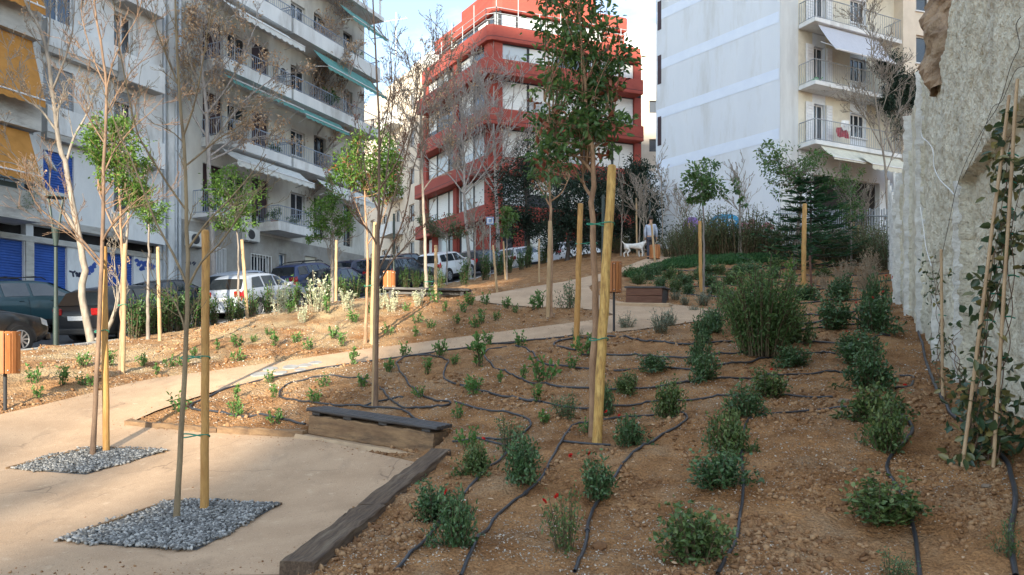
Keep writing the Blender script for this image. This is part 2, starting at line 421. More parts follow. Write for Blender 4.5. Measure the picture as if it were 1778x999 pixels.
def _fit():
    X = CT[:, :2]/10.0; n = len(X)
    K = _tps_k(((X[:, None]-X[None])**2).sum(-1)) + np.eye(n)*.06
    A = np.zeros((n+3, n+3)); A[:n, :n] = K; A[:n, n] = 1; A[:n, n+1:] = X; A[n, :n] = 1; A[n+1:, :n] = X.T
    b = np.zeros(n+3); b[:n] = CT[:, 2]
    return X, np.linalg.solve(A, b)
_TX, _TW = _fit()
def H(x, y):
    x = np.clip(np.asarray(x, float), -26, 22); y = np.clip(np.asarray(y, float), -8, 70)
    q = np.stack([x.ravel(), y.ravel()], -1)/10.0
    out = np.zeros(len(q)); n = len(_TX)
    for i in range(0, len(q), 20000):
        s = q[i:i+20000]
        out[i:i+20000] = _tps_k(((s[:, None]-_TX[None])**2).sum(-1))@_TW[:n] + _TW[n] + s@_TW[n+1:]
    return out.reshape(x.shape)
def h1(x, y): return float(H(np.array([x]), np.array([y]))[0])
def G(px, py, dmin=3.5, dmax=70):
    """the point of the terrain seen along a line of sight"""
    d = np.geomspace(dmin, dmax, 500)
    k = (px-CX)/F; m = (py-HY)/F
    z = EYE-m*d; g = H(k*d, d)
    w = np.where(z-g <= 0)[0]
    if len(w) == 0: i = len(d)-1; return Vector((k*d[i], d[i], g[i]))
    i = max(w[0], 1)
    a, b = z[i-1]-g[i-1], z[i]-g[i]
    t = a/(a-b+1e-12); dd = d[i-1]+(d[i]-d[i-1])*t
    return Vector((k*dd, dd, h1(k*dd, dd)))
def Gmany(L): return [G(px, py) for px, py in L]

def vnoise(x, y, seed=0):
    """smooth value noise, vectorised"""
    r = np.random.default_rng(seed); T = r.random((256, 256))
    xi = np.floor(x).astype(int); yi = np.floor(y).astype(int); fx = x-xi; fy = y-yi
    fx = fx*fx*(3-2*fx); fy = fy*fy*(3-2*fy)
    g = lambda a, b: T[a & 255, b & 255]
    return (g(xi, yi)*(1-fx)+g(xi+1, yi)*fx)*(1-fy) + (g(xi, yi+1)*(1-fx)+g(xi+1, yi+1)*fx)*fy - .5

def inpoly(x, y, poly):
    x = np.asarray(x); y = np.asarray(y); c = np.zeros(x.shape, bool); n = len(poly)
    for i in range(n):
        x1, y1 = poly[i][0], poly[i][1]; x2, y2 = poly[(i+1) % n][0], poly[(i+1) % n][1]
        if y1 == y2: continue
        k = ((y1 > y) != (y2 > y)) & (x < (x2-x1)*(y-y1)/(y2-y1)+x1)
        c ^= k
    return c
# ---------------------------------------------------------------- the setting: ground, road, path, gravel
def flat(L): return [(p.x, p.y) for p in L]
PATH = flat(Gmany([(-420,1010),(486,1003),(560,945),(630,893),(690,838),(731,808),(650,790),(524,760),(499,762),(430,758),(350,752),(280,745),(222,738),(270,716),(327,696),(399,674),(450,662),(500,652),(561,639),(620,631),(687,622),(770,610),(850,598),(960,588),(1030,582),(1100,575),(1180,564),(1250,553),(1267,546),(1235,539),(1180,531),(1130,528),(1085,527),(1050,519),(1028,508),(1022,499),(1040,490),(1079,475),(1108,467),(1140,460),(1162,457),(1184,449),(1182,446),(1148,445),(1122,450),(1079,466),(1040,477),(980,490),(900,503),(825,516),(822,523),(870,530),(930,535),(1000,537),(1050,541),(1065,548),(1040,556),(1000,561),(920,571),(850,580),(760,592),(700,600),(631,608),(560,619),(496,629),(440,636),(351,648),(290,656),(240,664),(160,684),(80,704),(0,722),(-250,772),(-420,800)]))
KERB = [(-12.0,8.0),(-11.3,12.0),(-10.25,16.5),(-9.05,21.0),(-7.7,27.0),(-5.2,33.5),(-2.3,40.0),(1.6,46.0),(5.6,51.0),(12.0,55.5)]
ROAD = KERB + [(12.5,57.2),(-1.0,52.2),(-13,69),(-17,69),(-7.2,46.5),(-15.3,26.8),(-22.4,11.5),(-24,8)]
BEDS = [flat(Gmany([(102,945),(200,907),(295,875),(390,877),(489,881),(420,921),(343,963),(220,957)])),
        flat(Gmany([(10,818),(85,798),(160,780),(230,782),(291,787),(220,808),(148,829),(80,824)]))]

def dirt_noise(x, y):
    n = vnoise(x*1.1, y*1.1, 1)*.09 + vnoise(x*3.1+5, y*3.1, 2)*.05 + vnoise(x*8.3, y*8.3+3, 3)*.040 + vnoise(x*17, y*17, 4)*.034 + vnoise(x*37, y*37, 5)*.020
    f = np.clip(1.2-np.abs(y-9)*.012, .5, 1)
    return n*f
def seg_dist(x, y, line):
    d = np.full(np.shape(x), 9e9)
    for (x1, y1), (x2, y2) in zip(line[:-1], line[1:]):
        vx, vy = x2-x1, y2-y1; L2 = vx*vx+vy*vy+1e-12
        t = np.clip(((x-x1)*vx+(y-y1)*vy)/L2, 0, 1)
        d = np.minimum(d, np.hypot(x-x1-t*vx, y-y1-t*vy))
    return d
_pa, _pb = P(534, 753, 9.55), P(747, 788, 8.85)
_pu = Vector((_pb.x-_pa.x, _pb.y-_pa.y)).normalized(); _pv = Vector((-_pu.y, _pu.x)); _p0 = Vector((_pa.x, _pa.y)); _pl = math.hypot(_pb.x-_pa.x, _pb.y-_pa.y)
PAD = [tuple(_p0+_pu*s+_pv*t) for s, t in ((-.12, -.34), (_pl+.10, -.34), (_pl+.10, .40), (-.12, .40))]     # where the plank bench stands
PATHC = PATH+[PATH[0]]
def GZ(x, y):
    """height of the loose ground"""
    x = np.asarray(x, float); y = np.asarray(y, float)
    h = H(x, y)
    d = seg_dist(x, y, PATHC); k = np.clip(d/.25, 0, 1)
    ip = inpoly(x, y, PATH) | inpoly(x, y, PAD)
    ir = inpoly(x, y, ROAD)
    z = h + dirt_noise(x, y)*k + .045*k
    z = np.where(ip, h-.06*np.clip(d/.06, 0, 1), z)
    z = np.where(ir, h-.25, z)
    return z
def gz1(x, y): return float(GZ(np.array([x]), np.array([y]))[0])

def axis(segs):
    a = []
    for lo, hi, n in segs: a += list(np.linspace(lo, hi, n, endpoint=False))
    return np.array(a+[segs[-1][1]])
gx = axis([(-400,-60,8),(-60,-14,46),(-14,-7,90),(-7,7.5,330),(7.5,14,60),(14,60,46),(60,400,8)])
gy = axis([(-300,-20,10),(-20,3.6,40),(3.6,8,115),(8,13,100),(13,22,110),(22,40,90),(40,75,50),(75,500,14)])
XX, YY = np.meshgrid(gx, gy)
ZZ = GZ(XX.ravel(), YY.ravel()).reshape(XX.shape)
nx, ny = len(gx), len(gy)
idx = np.arange(nx*ny).reshape(ny, nx)
Q = np.stack([idx[:-1,:-1], idx[:-1,1:], idx[1:,1:], idx[1:,:-1]], -1).reshape(-1, 4)
def dirt_material():
    m = pmat('dirt', (.47, .262, .122), (.24, .118, .050), 2.6, .97, 1.0, 30, coord='World', spec=.15, bdist=.06, detail=10, stain=(.42, .285, .17), stain_scale=1.4)
    n, l = m.node_tree.nodes, m.node_tree.links
    # small pale chips and dark crumbs
    b = n["Principled BSDF"]; src = b.inputs["Base Color"].links[0].from_socket
    g = n.new("ShaderNodeNewGeometry")
    v = n.new("ShaderNodeTexVoronoi"); v.inputs["Scale"].default_value = 34; l.new(g.outputs["Position"], v.inputs[0])
    lt = n.new("ShaderNodeMath"); lt.operation = 'LESS_THAN'; lt.inputs[1].default_value = .22; l.new(v.outputs["Distance"], lt.inputs[0])
    sp = n.new("ShaderNodeSeparateColor"); l.new(v.outputs["Color"], sp.inputs[0])
    gt = n.new("ShaderNodeMath"); gt.operation = 'GREATER_THAN'; gt.inputs[1].default_value = .78; l.new(sp.outputs[0], gt.inputs[0])
    mu = n.new("ShaderNodeMath"); mu.operation = 'MULTIPLY'; l.new(lt.outputs[0], mu.inputs[0]); l.new(gt.outputs[0], mu.inputs[1])
    x = n.new("ShaderNodeMixRGB"); x.inputs[2].default_value = (.50, .42, .33, 1); l.new(mu.outputs[0], x.inputs[0]); l.new(src, x.inputs[1])
    z = n.new("ShaderNodeTexNoise"); z.inputs["Scale"].default_value = 60; z.inputs["Detail"].default_value = 4; l.new(g.outputs["Position"], z.inputs[0])
    r = n.new("ShaderNodeValToRGB"); r.color_ramp.elements[0].position = .35; r.color_ramp.elements[1].position = .7
    r.color_ramp.elements[0].color = (.62, .58, .55, 1); r.color_ramp.elements[1].color = (1.12, 1.1, 1.08, 1); l.new(z.outputs[0], r.inputs[0])
    y = n.new("ShaderNodeMixRGB"); y.blend_type = 'MULTIPLY'; y.inputs[0].default_value = .9; l.new(x.outputs[0], y.inputs[1]); l.new(r.outputs[0], y.inputs[2])
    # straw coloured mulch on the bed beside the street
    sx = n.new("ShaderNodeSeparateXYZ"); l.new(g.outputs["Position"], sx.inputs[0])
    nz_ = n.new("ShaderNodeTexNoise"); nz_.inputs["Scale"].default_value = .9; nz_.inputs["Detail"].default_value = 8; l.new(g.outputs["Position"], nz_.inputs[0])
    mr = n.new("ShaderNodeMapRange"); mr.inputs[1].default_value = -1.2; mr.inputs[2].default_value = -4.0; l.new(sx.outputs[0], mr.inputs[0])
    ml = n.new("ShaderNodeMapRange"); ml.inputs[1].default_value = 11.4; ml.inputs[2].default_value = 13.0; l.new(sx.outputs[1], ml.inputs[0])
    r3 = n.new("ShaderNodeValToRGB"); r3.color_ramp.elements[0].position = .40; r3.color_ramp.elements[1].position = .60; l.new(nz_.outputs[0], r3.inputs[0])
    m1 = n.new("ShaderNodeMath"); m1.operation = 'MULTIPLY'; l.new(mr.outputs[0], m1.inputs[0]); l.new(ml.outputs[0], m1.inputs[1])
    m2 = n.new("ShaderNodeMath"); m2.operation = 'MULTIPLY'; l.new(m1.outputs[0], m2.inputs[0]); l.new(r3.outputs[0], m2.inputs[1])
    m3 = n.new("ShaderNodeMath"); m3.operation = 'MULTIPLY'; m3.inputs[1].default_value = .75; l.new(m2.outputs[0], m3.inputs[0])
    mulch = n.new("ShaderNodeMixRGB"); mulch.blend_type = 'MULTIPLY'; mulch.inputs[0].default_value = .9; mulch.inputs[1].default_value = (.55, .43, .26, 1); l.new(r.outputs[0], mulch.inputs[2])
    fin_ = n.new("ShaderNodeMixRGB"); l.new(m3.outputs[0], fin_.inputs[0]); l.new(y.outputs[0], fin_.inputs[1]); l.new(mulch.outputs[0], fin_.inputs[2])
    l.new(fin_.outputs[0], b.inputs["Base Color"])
    return m
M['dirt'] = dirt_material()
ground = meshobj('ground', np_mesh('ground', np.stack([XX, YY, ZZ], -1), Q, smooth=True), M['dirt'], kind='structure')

def sheet(name, poly, mat, dz, step, kind='structure', zf=H, ymax=None):
    from mathutils.geometry import delaunay_2d_cdt
    n = len(poly); V = [Vector(p) for p in poly]; E = [(i, (i+1) % n) for i in range(n)]
    A = np.array(poly); gx_ = np.arange(A[:, 0].min(), A[:, 0].max(), step); gy_ = np.arange(A[:, 1].min(), A[:, 1].max(), step)
    px, py = np.meshgrid(gx_, gy_); px, py = px.ravel(), py.ravel()
    k = inpoly(px, py, poly) & (seg_dist(px, py, list(poly)+[poly[0]]) > step*.3)
    V += [Vector((a, b)) for a, b in zip(px[k], py[k])]
    ov, oe, of, *_ = delaunay_2d_cdt(V, E, [], 1, 1e-4)
    co = np.array([(v.x, v.y) for v in ov]); z = zf(co[:, 0], co[:, 1])+dz
    T = np.array([f for f in of if len(f) == 3])
    c = co[T].mean(1); T = T[inpoly(c[:, 0], c[:, 1], poly)]
    a, b, d = co[T[:, 0]], co[T[:, 1]], co[T[:, 2]]
    fl = ((b-a)[:, 0]*(d-a)[:, 1]-(b-a)[:, 1]*(d-a)[:, 0]) < 0
    T[fl] = T[fl][:, ::-1]
    return meshobj(name, np_mesh(name, np.column_stack([co, z]), None, T, smooth=True), mat, kind=kind)
path = sheet('path', PATH, M['plaza'], .02, .5)
road = sheet('road', ROAD, M['asphalt'], -.08, 2.5)
# pavement along the buildings
def fac(u, n): return (-16.4+.4226*u+.9063*n, 26+.9063*u-.4226*n)
SW = [fac(-18, 1.5), fac(19.5, 1.5), fac(19.5, -.5), fac(-18, -.5)]
sheet('pavement', SW, M['sidewalk'], .05, 2.5)
# kerb stones on the garden edge
def kerb_line(line, w, zlo, zhi, name):
    k = MB(); pp = []
    for (x1, y1), (x2, y2) in zip(line[:-1], line[1:]):
        n = max(2, int(math.hypot(x2-x1, y2-y1)/.9))
        for i in range(n): pp.append((x1+(x2-x1)*i/n, y1+(y2-y1)*i/n))
    root = thing(name, None, None); root['kind'] = 'structure'
    for (a, b) in zip(pp[:-1], pp[1:]):
        d = Vector((b[0]-a[0], b[1]-a[1], 0)); L = d.length; d /= L; nr = Vector((d.y, -d.x, 0))
        za, zb = h1(*a), h1(*b)
        q = MB()
        A = Vector((a[0], a[1], 0))+d*.008; B = Vector((b[0], b[1], 0))-d*.008
        V = []
        for (p, z) in ((A, za), (B, zb)):
            for (o, zz) in ((0, zlo), (w, zlo), (w, zhi), (0, zhi)): V.append(p+nr*o+Vector((0, 0, z+zz)))
        q.add(V, [(0,1,2,3),(7,6,5,4),(0,4,5,1),(1,5,6,2),(2,6,7,3),(3,7,4,0)])
        q.build('kerb_stone', M['kerb'], root, bevel=.012)
kerb_line(KERB[1:9], .16, -.3, .07, 'kerb')

# ---------------------------------------------------------------- loose stones
ICO_V = None
def _ico():
    bm = bmesh.new(); bmesh.ops.create_icosphere(bm, subdivisions=1, radius=1)
    V = np.array([v.co[:] for v in bm.verts]); T = np.array([[v.index for v in f.verts] for f in bm.faces]); bm.free()
    return V, T
ICO_V, ICO_T = _ico()
def stones(name, x, y, z, size, mat, flatn=.55, kind='stuff', rnd=None):
    n = len(x)
    V = np.repeat(ICO_V[None], n, 0)*(1+RNG.normal(size=(n, 12, 1))*.16)
    V *= (np.stack([1+RNG.random(n)*.7, 1+RNG.random(n)*.2, flatn+RNG.random(n)*.3], -1)*size[:, None])[:, None, :]
    q = RNG.normal(size=(n, 4)); q[:, 1:3] *= .35; q = unit(q)
    w, a, b, c = q.T
    Rm = np.stack([1-2*(b*b+c*c), 2*(a*b-c*w), 2*(a*c+b*w), 2*(a*b+c*w), 1-2*(a*a+c*c), 2*(b*c-a*w), 2*(a*c-b*w), 2*(b*c+a*w), 1-2*(a*a+b*b)], -1).reshape(n, 3, 3)
    V = np.einsum('nij,nkj->nki', Rm, V)+np.stack([x, y, z], -1)[:, None, :]
    T = (ICO_T[None]+np.arange(n)[:, None, None]*12).reshape(-1, 3)
    me = np_mesh(name, V, None, T, rnd=np.repeat(RNG.random(n), 12), smooth=False)
    return meshobj(name, me, mat, kind=kind)
def rampmat(name, cols, rough=.9, bump=.4, bscale=60):
    m = leafmat(name, cols[0], cols[1], cols[2], 0.0, rough, .3)
    n, l = m.node_tree.nodes, m.node_tree.links
    z = n.new("ShaderNodeTexNoise"); z.inputs["Scale"].default_value = bscale
    t = n.new("ShaderNodeTexCoord"); l.new(t.outputs["Object"], z.inputs[0])
    bp = n.new("ShaderNodeBump"); bp.inputs["Strength"].default_value = bump; bp.inputs["Distance"].default_value = .01
    l.new(z.outputs[0], bp.inputs["Height"]); l.new(bp.outputs[0], n["Principled BSDF"].inputs["Normal"])
    return m
M['gravel'] = rampmat('grey_gravel', [(.085, .083, .080), (.20, .197, .19), (.44, .43, .41)])
M['clod'] = rampmat('earth_clods', [(.18, .092, .044), (.30, .165, .080), (.40, .25, .135)], .97, .8, 40)
M['pebble'] = rampmat('pale_pebbles', [(.22, .165, .12), (.40, .33, .26), (.62, .57, .50)], .85)
M['gravelbase'] = pmat('gravel_base', (.20, .20, .20), (.10, .10, .10), 30, .95, 1, 60, coord='World')

def scatter(n, ylo, yhi, pw=1.5):
    """random spots in the planted ground, thinning with distance"""
    X, Y = [], []
    tot = 0
    while tot < n:
        y = ylo*((yhi/ylo)**RNG.random(n*2)); x = (RNG.random(n*2)-.5)*y*1.5
        wallx = 4.5+.42*(y-6.6)-.1
        ok = ~inpoly(x, y, PATH) & ~inpoly(x, y, ROAD) & (x < wallx) & (x > -12)
        X.append(x[ok]); Y.append(y[ok]); tot += ok.sum()
    return np.concatenate(X)[:n], np.concatenate(Y)[:n]
x, y = scatter(60000, 4.3, 22)
k = vnoise(x*1.1, y*1.1, 31)*1.2+vnoise(x*4, y*4, 32)*.9 > .16+.12*RNG.random(len(x)); x, y = x[k], y[k]
sz = .003+.026*RNG.random(len(x))**5*np.clip(y/8, .8, 1.3)+.006*RNG.random(len(x))
stones('earth_clods', x, y, GZ(x, y)+sz*.25, sz, M['clod'])
x, y = scatter(60000, 4.3, 26)
dens = vnoise(x*.9, y*.9, 11)+vnoise(x*2.6, y*2.6, 12)*.6
lit = np.where(x < -1.5, .12, 0)+np.where((y > 9) & (y < 22), .10, 0)+np.where((x > 1.6) & (y < 6.5), .1, 0)+np.where(np.abs(x+.4-.02*y) < .5, .1, 0)
ok = dens+lit > .10*RNG.random(len(x))+.02
x, y = x[ok], y[ok]
sz = (.0035+.0075*RNG.random(len(x))**2.6)*np.clip(y/9, .8, 1.5)
stones('pale_pebbles', x, y, GZ(x, y)+sz*.15, sz, M['pebble'], .35)
for bed in BEDS:
    cb = np.array(bed).mean(0); g = sheet('gravel_bed', [tuple(cb+(np.array(q_)-cb)*.955) for q_ in bed], M['gravelbase'], .024, .4); g['kind'] = 'structure'
    xs = np.array([p[0] for p in bed]); ys = np.array([p[1] for p in bed])
    area = (xs.max()-xs.min())*(ys.max()-ys.min())
    n = int(area*2600)
    x = xs.min()+RNG.random(n)*(xs.max()-xs.min()); y = ys.min()+RNG.random(n)*(ys.max()-ys.min())
    jx, jy = vnoise(x*5, y*5, 61)*.10+RNG.normal(size=n)*.018, vnoise(x*5, y*5, 62)*.10+RNG.normal(size=n)*.018
    k = inpoly(x+jx, y+jy, bed); x, y = x[k], y[k]
    sz = .009+.010*RNG.random(len(x))
    stones('gravel', x, y, H(x, y)+.027+.012*RNG.random(len(x))+.020*(vnoise(x*3, y*3, 9)+.5), sz, M['gravel'], .45)
    # thin timber edging of the bed
    e = MB(); pr = [Vector((a, b, h1(a, b))) for a, b in bed]
    for p, q in ((pr[0], pr[2]), (pr[2], pr[4])):
        d = (q-p); d.z = 0; d.normalize(); nn = Vector((-d.y, d.x, 0))*.012
        e.add([p-nn, p+nn, q+nn, q-nn]+[v+Vector((0, 0, .045)) for v in (p-nn, p+nn, q+nn, q-nn)], [(0,1,5,4),(1,2,6,5),(2,3,7,6),(3,0,4,7),(4,5,6,7)])
    e.build('bed_edging', M['benchbase'], g)

# unseen slope and notched wall added behind the viewer to block and shape sunlight
M['blocker'] = pmat('unseen_blocker_grey', (.60, .60, .59), (.50, .50, .50), .05, .9)
hb = MB()
hb.add([(-260,-60,-3),(260,-60,-3),(260,-150,14),(-260,-150,14),(-260,-320,30),(260,-320,30)], [(0,1,2,3),(3,2,5,4)])
hb.build('added_slope', M['blocker'], kind='structure')
tb = MB()
OX0, OX1, OZ0, OZ1 = -40.8, -31.5, 43.0, 57.2
for x0, x1, z0, z1 in ((-68, OX0, 5, 84), (OX1, -5, 5, 84), (OX0, OX1, 5, OZ0), (OX0, OX1, OZ1, 84), (-33.6, -32.5, OZ0, 47.2), (-36.6, -34.3, OZ0, 46.9), (-40.5, -37.4, OZ0, 47.3), (-35.2, -34.9, 46.9, 57.2)):
    tb.box(x0, x1, -150.5, -150, z0, z1)
tb.build('wall', M['blocker'], kind='structure')  # added sun blocker; its notch, posts and slits shape the beam

# ---------------------------------------------------------------- timbers, benches, bins, hoses
def frame_mtx(p0, p1, up=Vector((0, 0, 1))):
    x = (p1-p0).normalized(); y = up.cross(x).normalized(); z = x.cross(y)
    m = Matrix((x, y, z)).transposed().to_4x4(); m.translation = p0
    return m
def rough_beam(L, w, h, seed, jit=.006, n=14):
    r = np.random.default_rng(seed); mb = MB(); V = []; c = .012
    prof = [(-w/2+c, 0), (w/2-c, 0), (w/2, c), (w/2, h-c), (w/2-c, h), (-w/2+c, h), (-w/2, h-c), (-w/2, c)]
    for i in range(n+1):
        for (y, z) in prof: V.append((L*i/n, y+r.normal()*jit, z+r.normal()*jit))
    k = len(prof); Fs = [tuple(range(k-1, -1, -1)), tuple(n*k+j for j in range(k))]
    for i in range(n):
        for j in range(k): Fs.append((i*k+j, i*k+(j+1) % k, (i+1)*k+(j+1) % k, (i+1)*k+j))
    mb.add(V, Fs); return mb
def sleeper(a, b, w, h, label, seed, sink=.06, mat='timber'):
    p0 = Vector((a[0], a[1], h1(*a)-sink)); p1 = Vector((b[0], b[1], h1(*b)-sink))
    o = rough_beam((p1-p0).length, w, h+sink, seed).build('timber_sleeper', M[mat], None)
    o.matrix_world = frame_mtx(p0, p1)
    tagp(o, label, 'timber', 'old railway sleepers edging the plaza')
def mid(a, b): return ((a[0]+b[0])/2, (a[1]+b[1])/2)
g2 = lambda px, py: (lambda p: (p.x, p.y))(G(px, py))
sleeper(mid(g2(470,1012), g2(560,1005)), mid(g2(634,892), g2(657,910)), .24, .13, 'weathered sleeper beam along the plaza edge, the lower one towards the camera', 1)
sleeper(mid(g2(632,888), g2(656,906)), mid(g2(745,800), g2(789,795)), .22, .12, 'weathered sleeper beam between the lower sleeper and the plank bench', 2)
sleeper(g2(222,738), g2(380,752), .12, .07, 'thin half buried sleeper at the tip of the planted wedge', 3, mat='benchbase')
sleeper(g2(383,752), g2(530,760), .13, .09, 'half buried sleeper running up to the end of the plank bench', 4, mat='benchbase')

def plank_bench():
    a, b = P(534, 753, 9.55), P(747, 788, 8.85)
    t = thing('bench', 'low charred plank bench on a heavy weathered timber plinth at the plaza corner', 'bench')
    t.matrix_world = frame_mtx(a, b)
    L = (b-a).length
    q = rough_beam(L+.02, .36, .25, 11, .005, 24); q.v = [(x, y+.19, z-.01) for x, y, z in q.v]
    q.build('plinth', M['benchbase'], t)
    q = MB(); n = 24
    for i in range(n+1):
        x = -.12+(L+.2)*i/n
        for yy, zz in ((-.36, -.55), (-.30+.02*math.sin(i*2.1), -.115+.008*math.sin(i*1.3)), (-.13+.012*math.sin(i*1.7), -.085), (-.09+.01*math.sin(i*2.9), -.012), (.3, -.012), (.45, -.4)): q.v.append((x, yy, zz))
    for i in range(n):
        for j in range(5): q.f.append((i*6+j, i*6+j+1, i*6+7+j, i*6+6+j))
    q.f += [tuple(range(6)), tuple(n*6+5-j for j in range(6))]
    q.build('footing', M['plinth'], t)
    for k, x in enumerate((.02, .50, 1.02, L-.16)):
        MB().box(x, x+.12, .03, .36, .243, .283).build('spacer', M['benchwood'], t, bevel=.005)
    for k in range(4):
        w = .092
        q = rough_beam(L+.10, w, .042, 20+k, .0015, 10); q.v = [(x-.04, y-.01+w/2+k*(w+.012), z+.285+.001*k) for x, y, z in q.v]
        q.build('plank', M['benchwood'], t)
plank_bench()

def beam_bench():
    a, b = P(1087, 526, 18.4), P(1149, 527, 18.0)
    t = thing('bench', 'reddish two beam bench with dark top beside the second paved landing', 'bench')
    t.matrix_world = frame_mtx(a, b)
    L = (b-a).length
    for k in range(2):
        rough_beam(L, .06, .18, 31+k, .002, 6)
        q = rough_beam(L, .07, .175, 31+k, .003, 8); q.v = [(x, y, z+k*.182) for x, y, z in q.v]
        q.build('beam', M['redwoodbeam'], t)
        q = rough_beam(L, .07, .175, 41+k, .003, 8); q.v = [(x, y+.55, z+k*.182) for x, y, z in q.v]
        q.build('beam', M['redwoodbeam'], t)
    for s in (.04, L-.04):
        MB().box(s-.035, s+.035, .036, .514, .0, .36).build('side_panel', M['benchwood'], t, bevel=.006)
    for k in range(4):
        MB().box(-.05, L+.05, -.05+k*.165, .095+k*.165, .363, .405).build('plank', M['benchwood'], t, bevel=.006)
    MB().box(-.2, L+.25, -.22, .7, -.5, -.005).build('footing', M['plinth'], t, bevel=.02)
beam_bench()

def dark_bench():
    a, b = P(668, 524, 20.6), P(815, 527, 20.4)
    t = thing('bench', 'long dark bench of thick boards on posts at the top of the sunlit mound', 'bench')
    t.matrix_world = frame_mtx(a, b)
    L = (b-a).length
    for k in range(3):
        q = rough_beam(L, .14, .07, 51+k, .004, 14); q.v = [(x, y+k*.15, z+.33) for x, y, z in q.v]
        q.build('board', M['benchwood'], t)
    for x in (.12, L*.42, L-.26):
        for yy in (.0, .26):
            MB().box(x, x+.10, yy, yy+.1, -.3, .327).build('leg', M['benchwood'], t, bevel=.008)
    MB().box(.10, L-.2, .1, .26, .22, .325).build('rail', M['benchwood'], t, bevel=.01)
dark_bench()

def bin_(px, py, d, hb, label, r=.15, post=.42):
    p = P(px, py, d)
    t = thing('litter_bin', label, 'litter bin', p, 0, 'slatted litter bins')
    H0, H1 = post, post+hb
    n = 14
    for k in range(n):
        a = 2*math.pi*k/n+.1
        m = Matrix.Rotation(a, 4, 'Z')
        w = math.pi*r/n*.86
        MB().box(r-.009, r+.009, -w, w, H0, H1, m).build('slat', M['binwood'], t, bevel=.004)
        for z in (H0+.05, H1-.05):
            c = m @ Vector((r+.012, 0, z))
            if k % 2 == 0: MB().box(c.x-.007, c.x+.007, c.y-.007, c.y+.007, c.z-.007, c.z+.007).build('bolt', M['metal_grey'], t)
    MB().lathe([(r-.022, H0+.02), (r-.022, H1-.03), (r-.034, H1-.03), (r-.034, H0+.06), (.005, H0+.05)], 20).build('liner', M['metal_blk'], t, smooth=True)
    for z in (H0+.05, H1-.05):
        MB().lathe([(r-.019, z-.015), (r-.011, z-.015), (r-.011, z+.015), (r-.019, z+.015)], 24).build('hoop', M['metal_blk'], t)
    MB().tube([(0, 0, -.3), (0, 0, H0+.06)], .025, 10).build('post', M['metal_blk'], t)
bin_(9, 708, 11.0, .62, 'slatted wooden bin on a dark post by the sandy plaza and black car bonnet', .18, .50)
bin_(1066, 551, 15.2, .62, 'slatted wooden bin behind the thick yellow stake', .145, .50)
bin_(676, 522, 22.0, .50, 'slatted wooden bin behind the long dark bench', .17, .36)
bin_(1137, 463, 30.0, .56, 'small slatted bin at the top of the path below the walker', .20, .30)

# irrigation hoses -------------------------------------------------------
def spline(pp, step=.06):
    p = np.array(pp, float); p = np.vstack([2*p[0]-p[1], p, 2*p[-1]-p[-2]]); out = []
    for i in range(1, len(p)-2):
        L = np.linalg.norm(p[i+1]-p[i]); n = max(2, int(L/step))
        t = (np.arange(n)/n)[:, None]; a, b, c, d = p[i-1], p[i], p[i+1], p[i+2]
        out.append(.5*((2*b)+(-a+c)*t+(2*a-5*b+4*c-d)*t*t+(-a+3*b-3*c+d)*t**3))
    out.append(p[-2][None]); return np.concatenate(out)
HOSE_D = 1
def hose(label, *pls, r=.0135):
    root = thing('irrigation_hose', label, 'hose', tuple(G(*pls[0][0])), 0, 'black irrigation hoses on the planted slope')
    for pl in pls:
        w = np.array([tuple(G(a, b)) for a, b in pl])[:, :2]
        s = spline(w)
        z = GZ(s[:, 0], s[:, 1]); k = np.ones(5)/5
        if len(z) > 8: z = np.maximum(np.convolve(np.pad(z, 2, 'edge'), k, 'valid'), z-.004)
        rr = r*max(1.0, min(1.4, s[:, 1].mean()/10))
        pts3 = np.stack([s[:, 0], s[:, 1], z+rr*.95], -1)-np.array(root.location)
        T = Tubes(); T.add(pts3, rr, 8)
        o = meshobj('hose_run', T.mesh('hose_run'), M['hose'], root)
        if len(pts3) > 60 and s[:, 1].mean() < 9:
            for q in range(30, len(pts3)-5, 55):
                d = pts3[q+1]-pts3[q-1]; d = d/np.linalg.norm(d)
                MB().tube([pts3[q]-d*.022, pts3[q]+d*.022], rr*1.45, 8).build('coupling', M['hose'], root)
hose('black hose skirting the lower edge of the path from the wedge tip', [(530,742),(470,734),(400,727),(340,722),(330,714),(345,700),(400,674),(480,656),(560,641),(640,629),(700,621),(780,610),(850,601),(935,592),(1000,586)])
hose('black hose looping behind the plank bench around the thin staked sapling', [(750,752),(720,735),(690,718),(632,712),(580,712),(532,709),(496,700),(485,687),(496,672),(532,662),(580,656),(616,661),(640,668),(656,674),(676,696),(700,714),(740,722),(767,720),(782,712),(760,703),(731,690),(707,666),(692,648),(690,634),(719,622),(751,622),(778,632),(770,656),(783,668),(815,676),(855,690),(899,701),(940,708)], [(632,712),(660,700),(690,693),(700,694)])
hose('black hose with a broad bend beside the path under the seedlings', [(880,606),(850,610),(841,620),(854,640),(890,660),(948,678),(1025,686),(1088,684),(1182,676),(1232,671),(1288,665),(1365,658),(1464,656),(1540,658),(1580,661),(1586,670),(1577,681),(1555,688)])
hose('black hose starting at the round stone patch and crossing to the tall shrub', [(895,606),(912,608),(928,622),(940,636),(980,642),(1047,650),(1115,647),(1160,643),(1205,647),(1250,642),(1299,638),(1340,632)])
hose('short black hose looping around the slim stake by the path', [(1000,614),(973,608),(962,601),(985,595),(1030,591),(1074,590),(1124,600),(1196,606),(1272,597)])
hose('thin black hose crossing behind the thick stake between two shrub rows', [(1010,620),(1047,624),(1110,624),(1160,624),(1250,625),(1300,622)])
hose('black hose running straight across the middle of the planted slope', [(800,674),(863,692),(917,703),(966,710),(1011,716),(1070,710),(1115,705),(1187,700),(1272,697),(1360,692),(1448,693)])
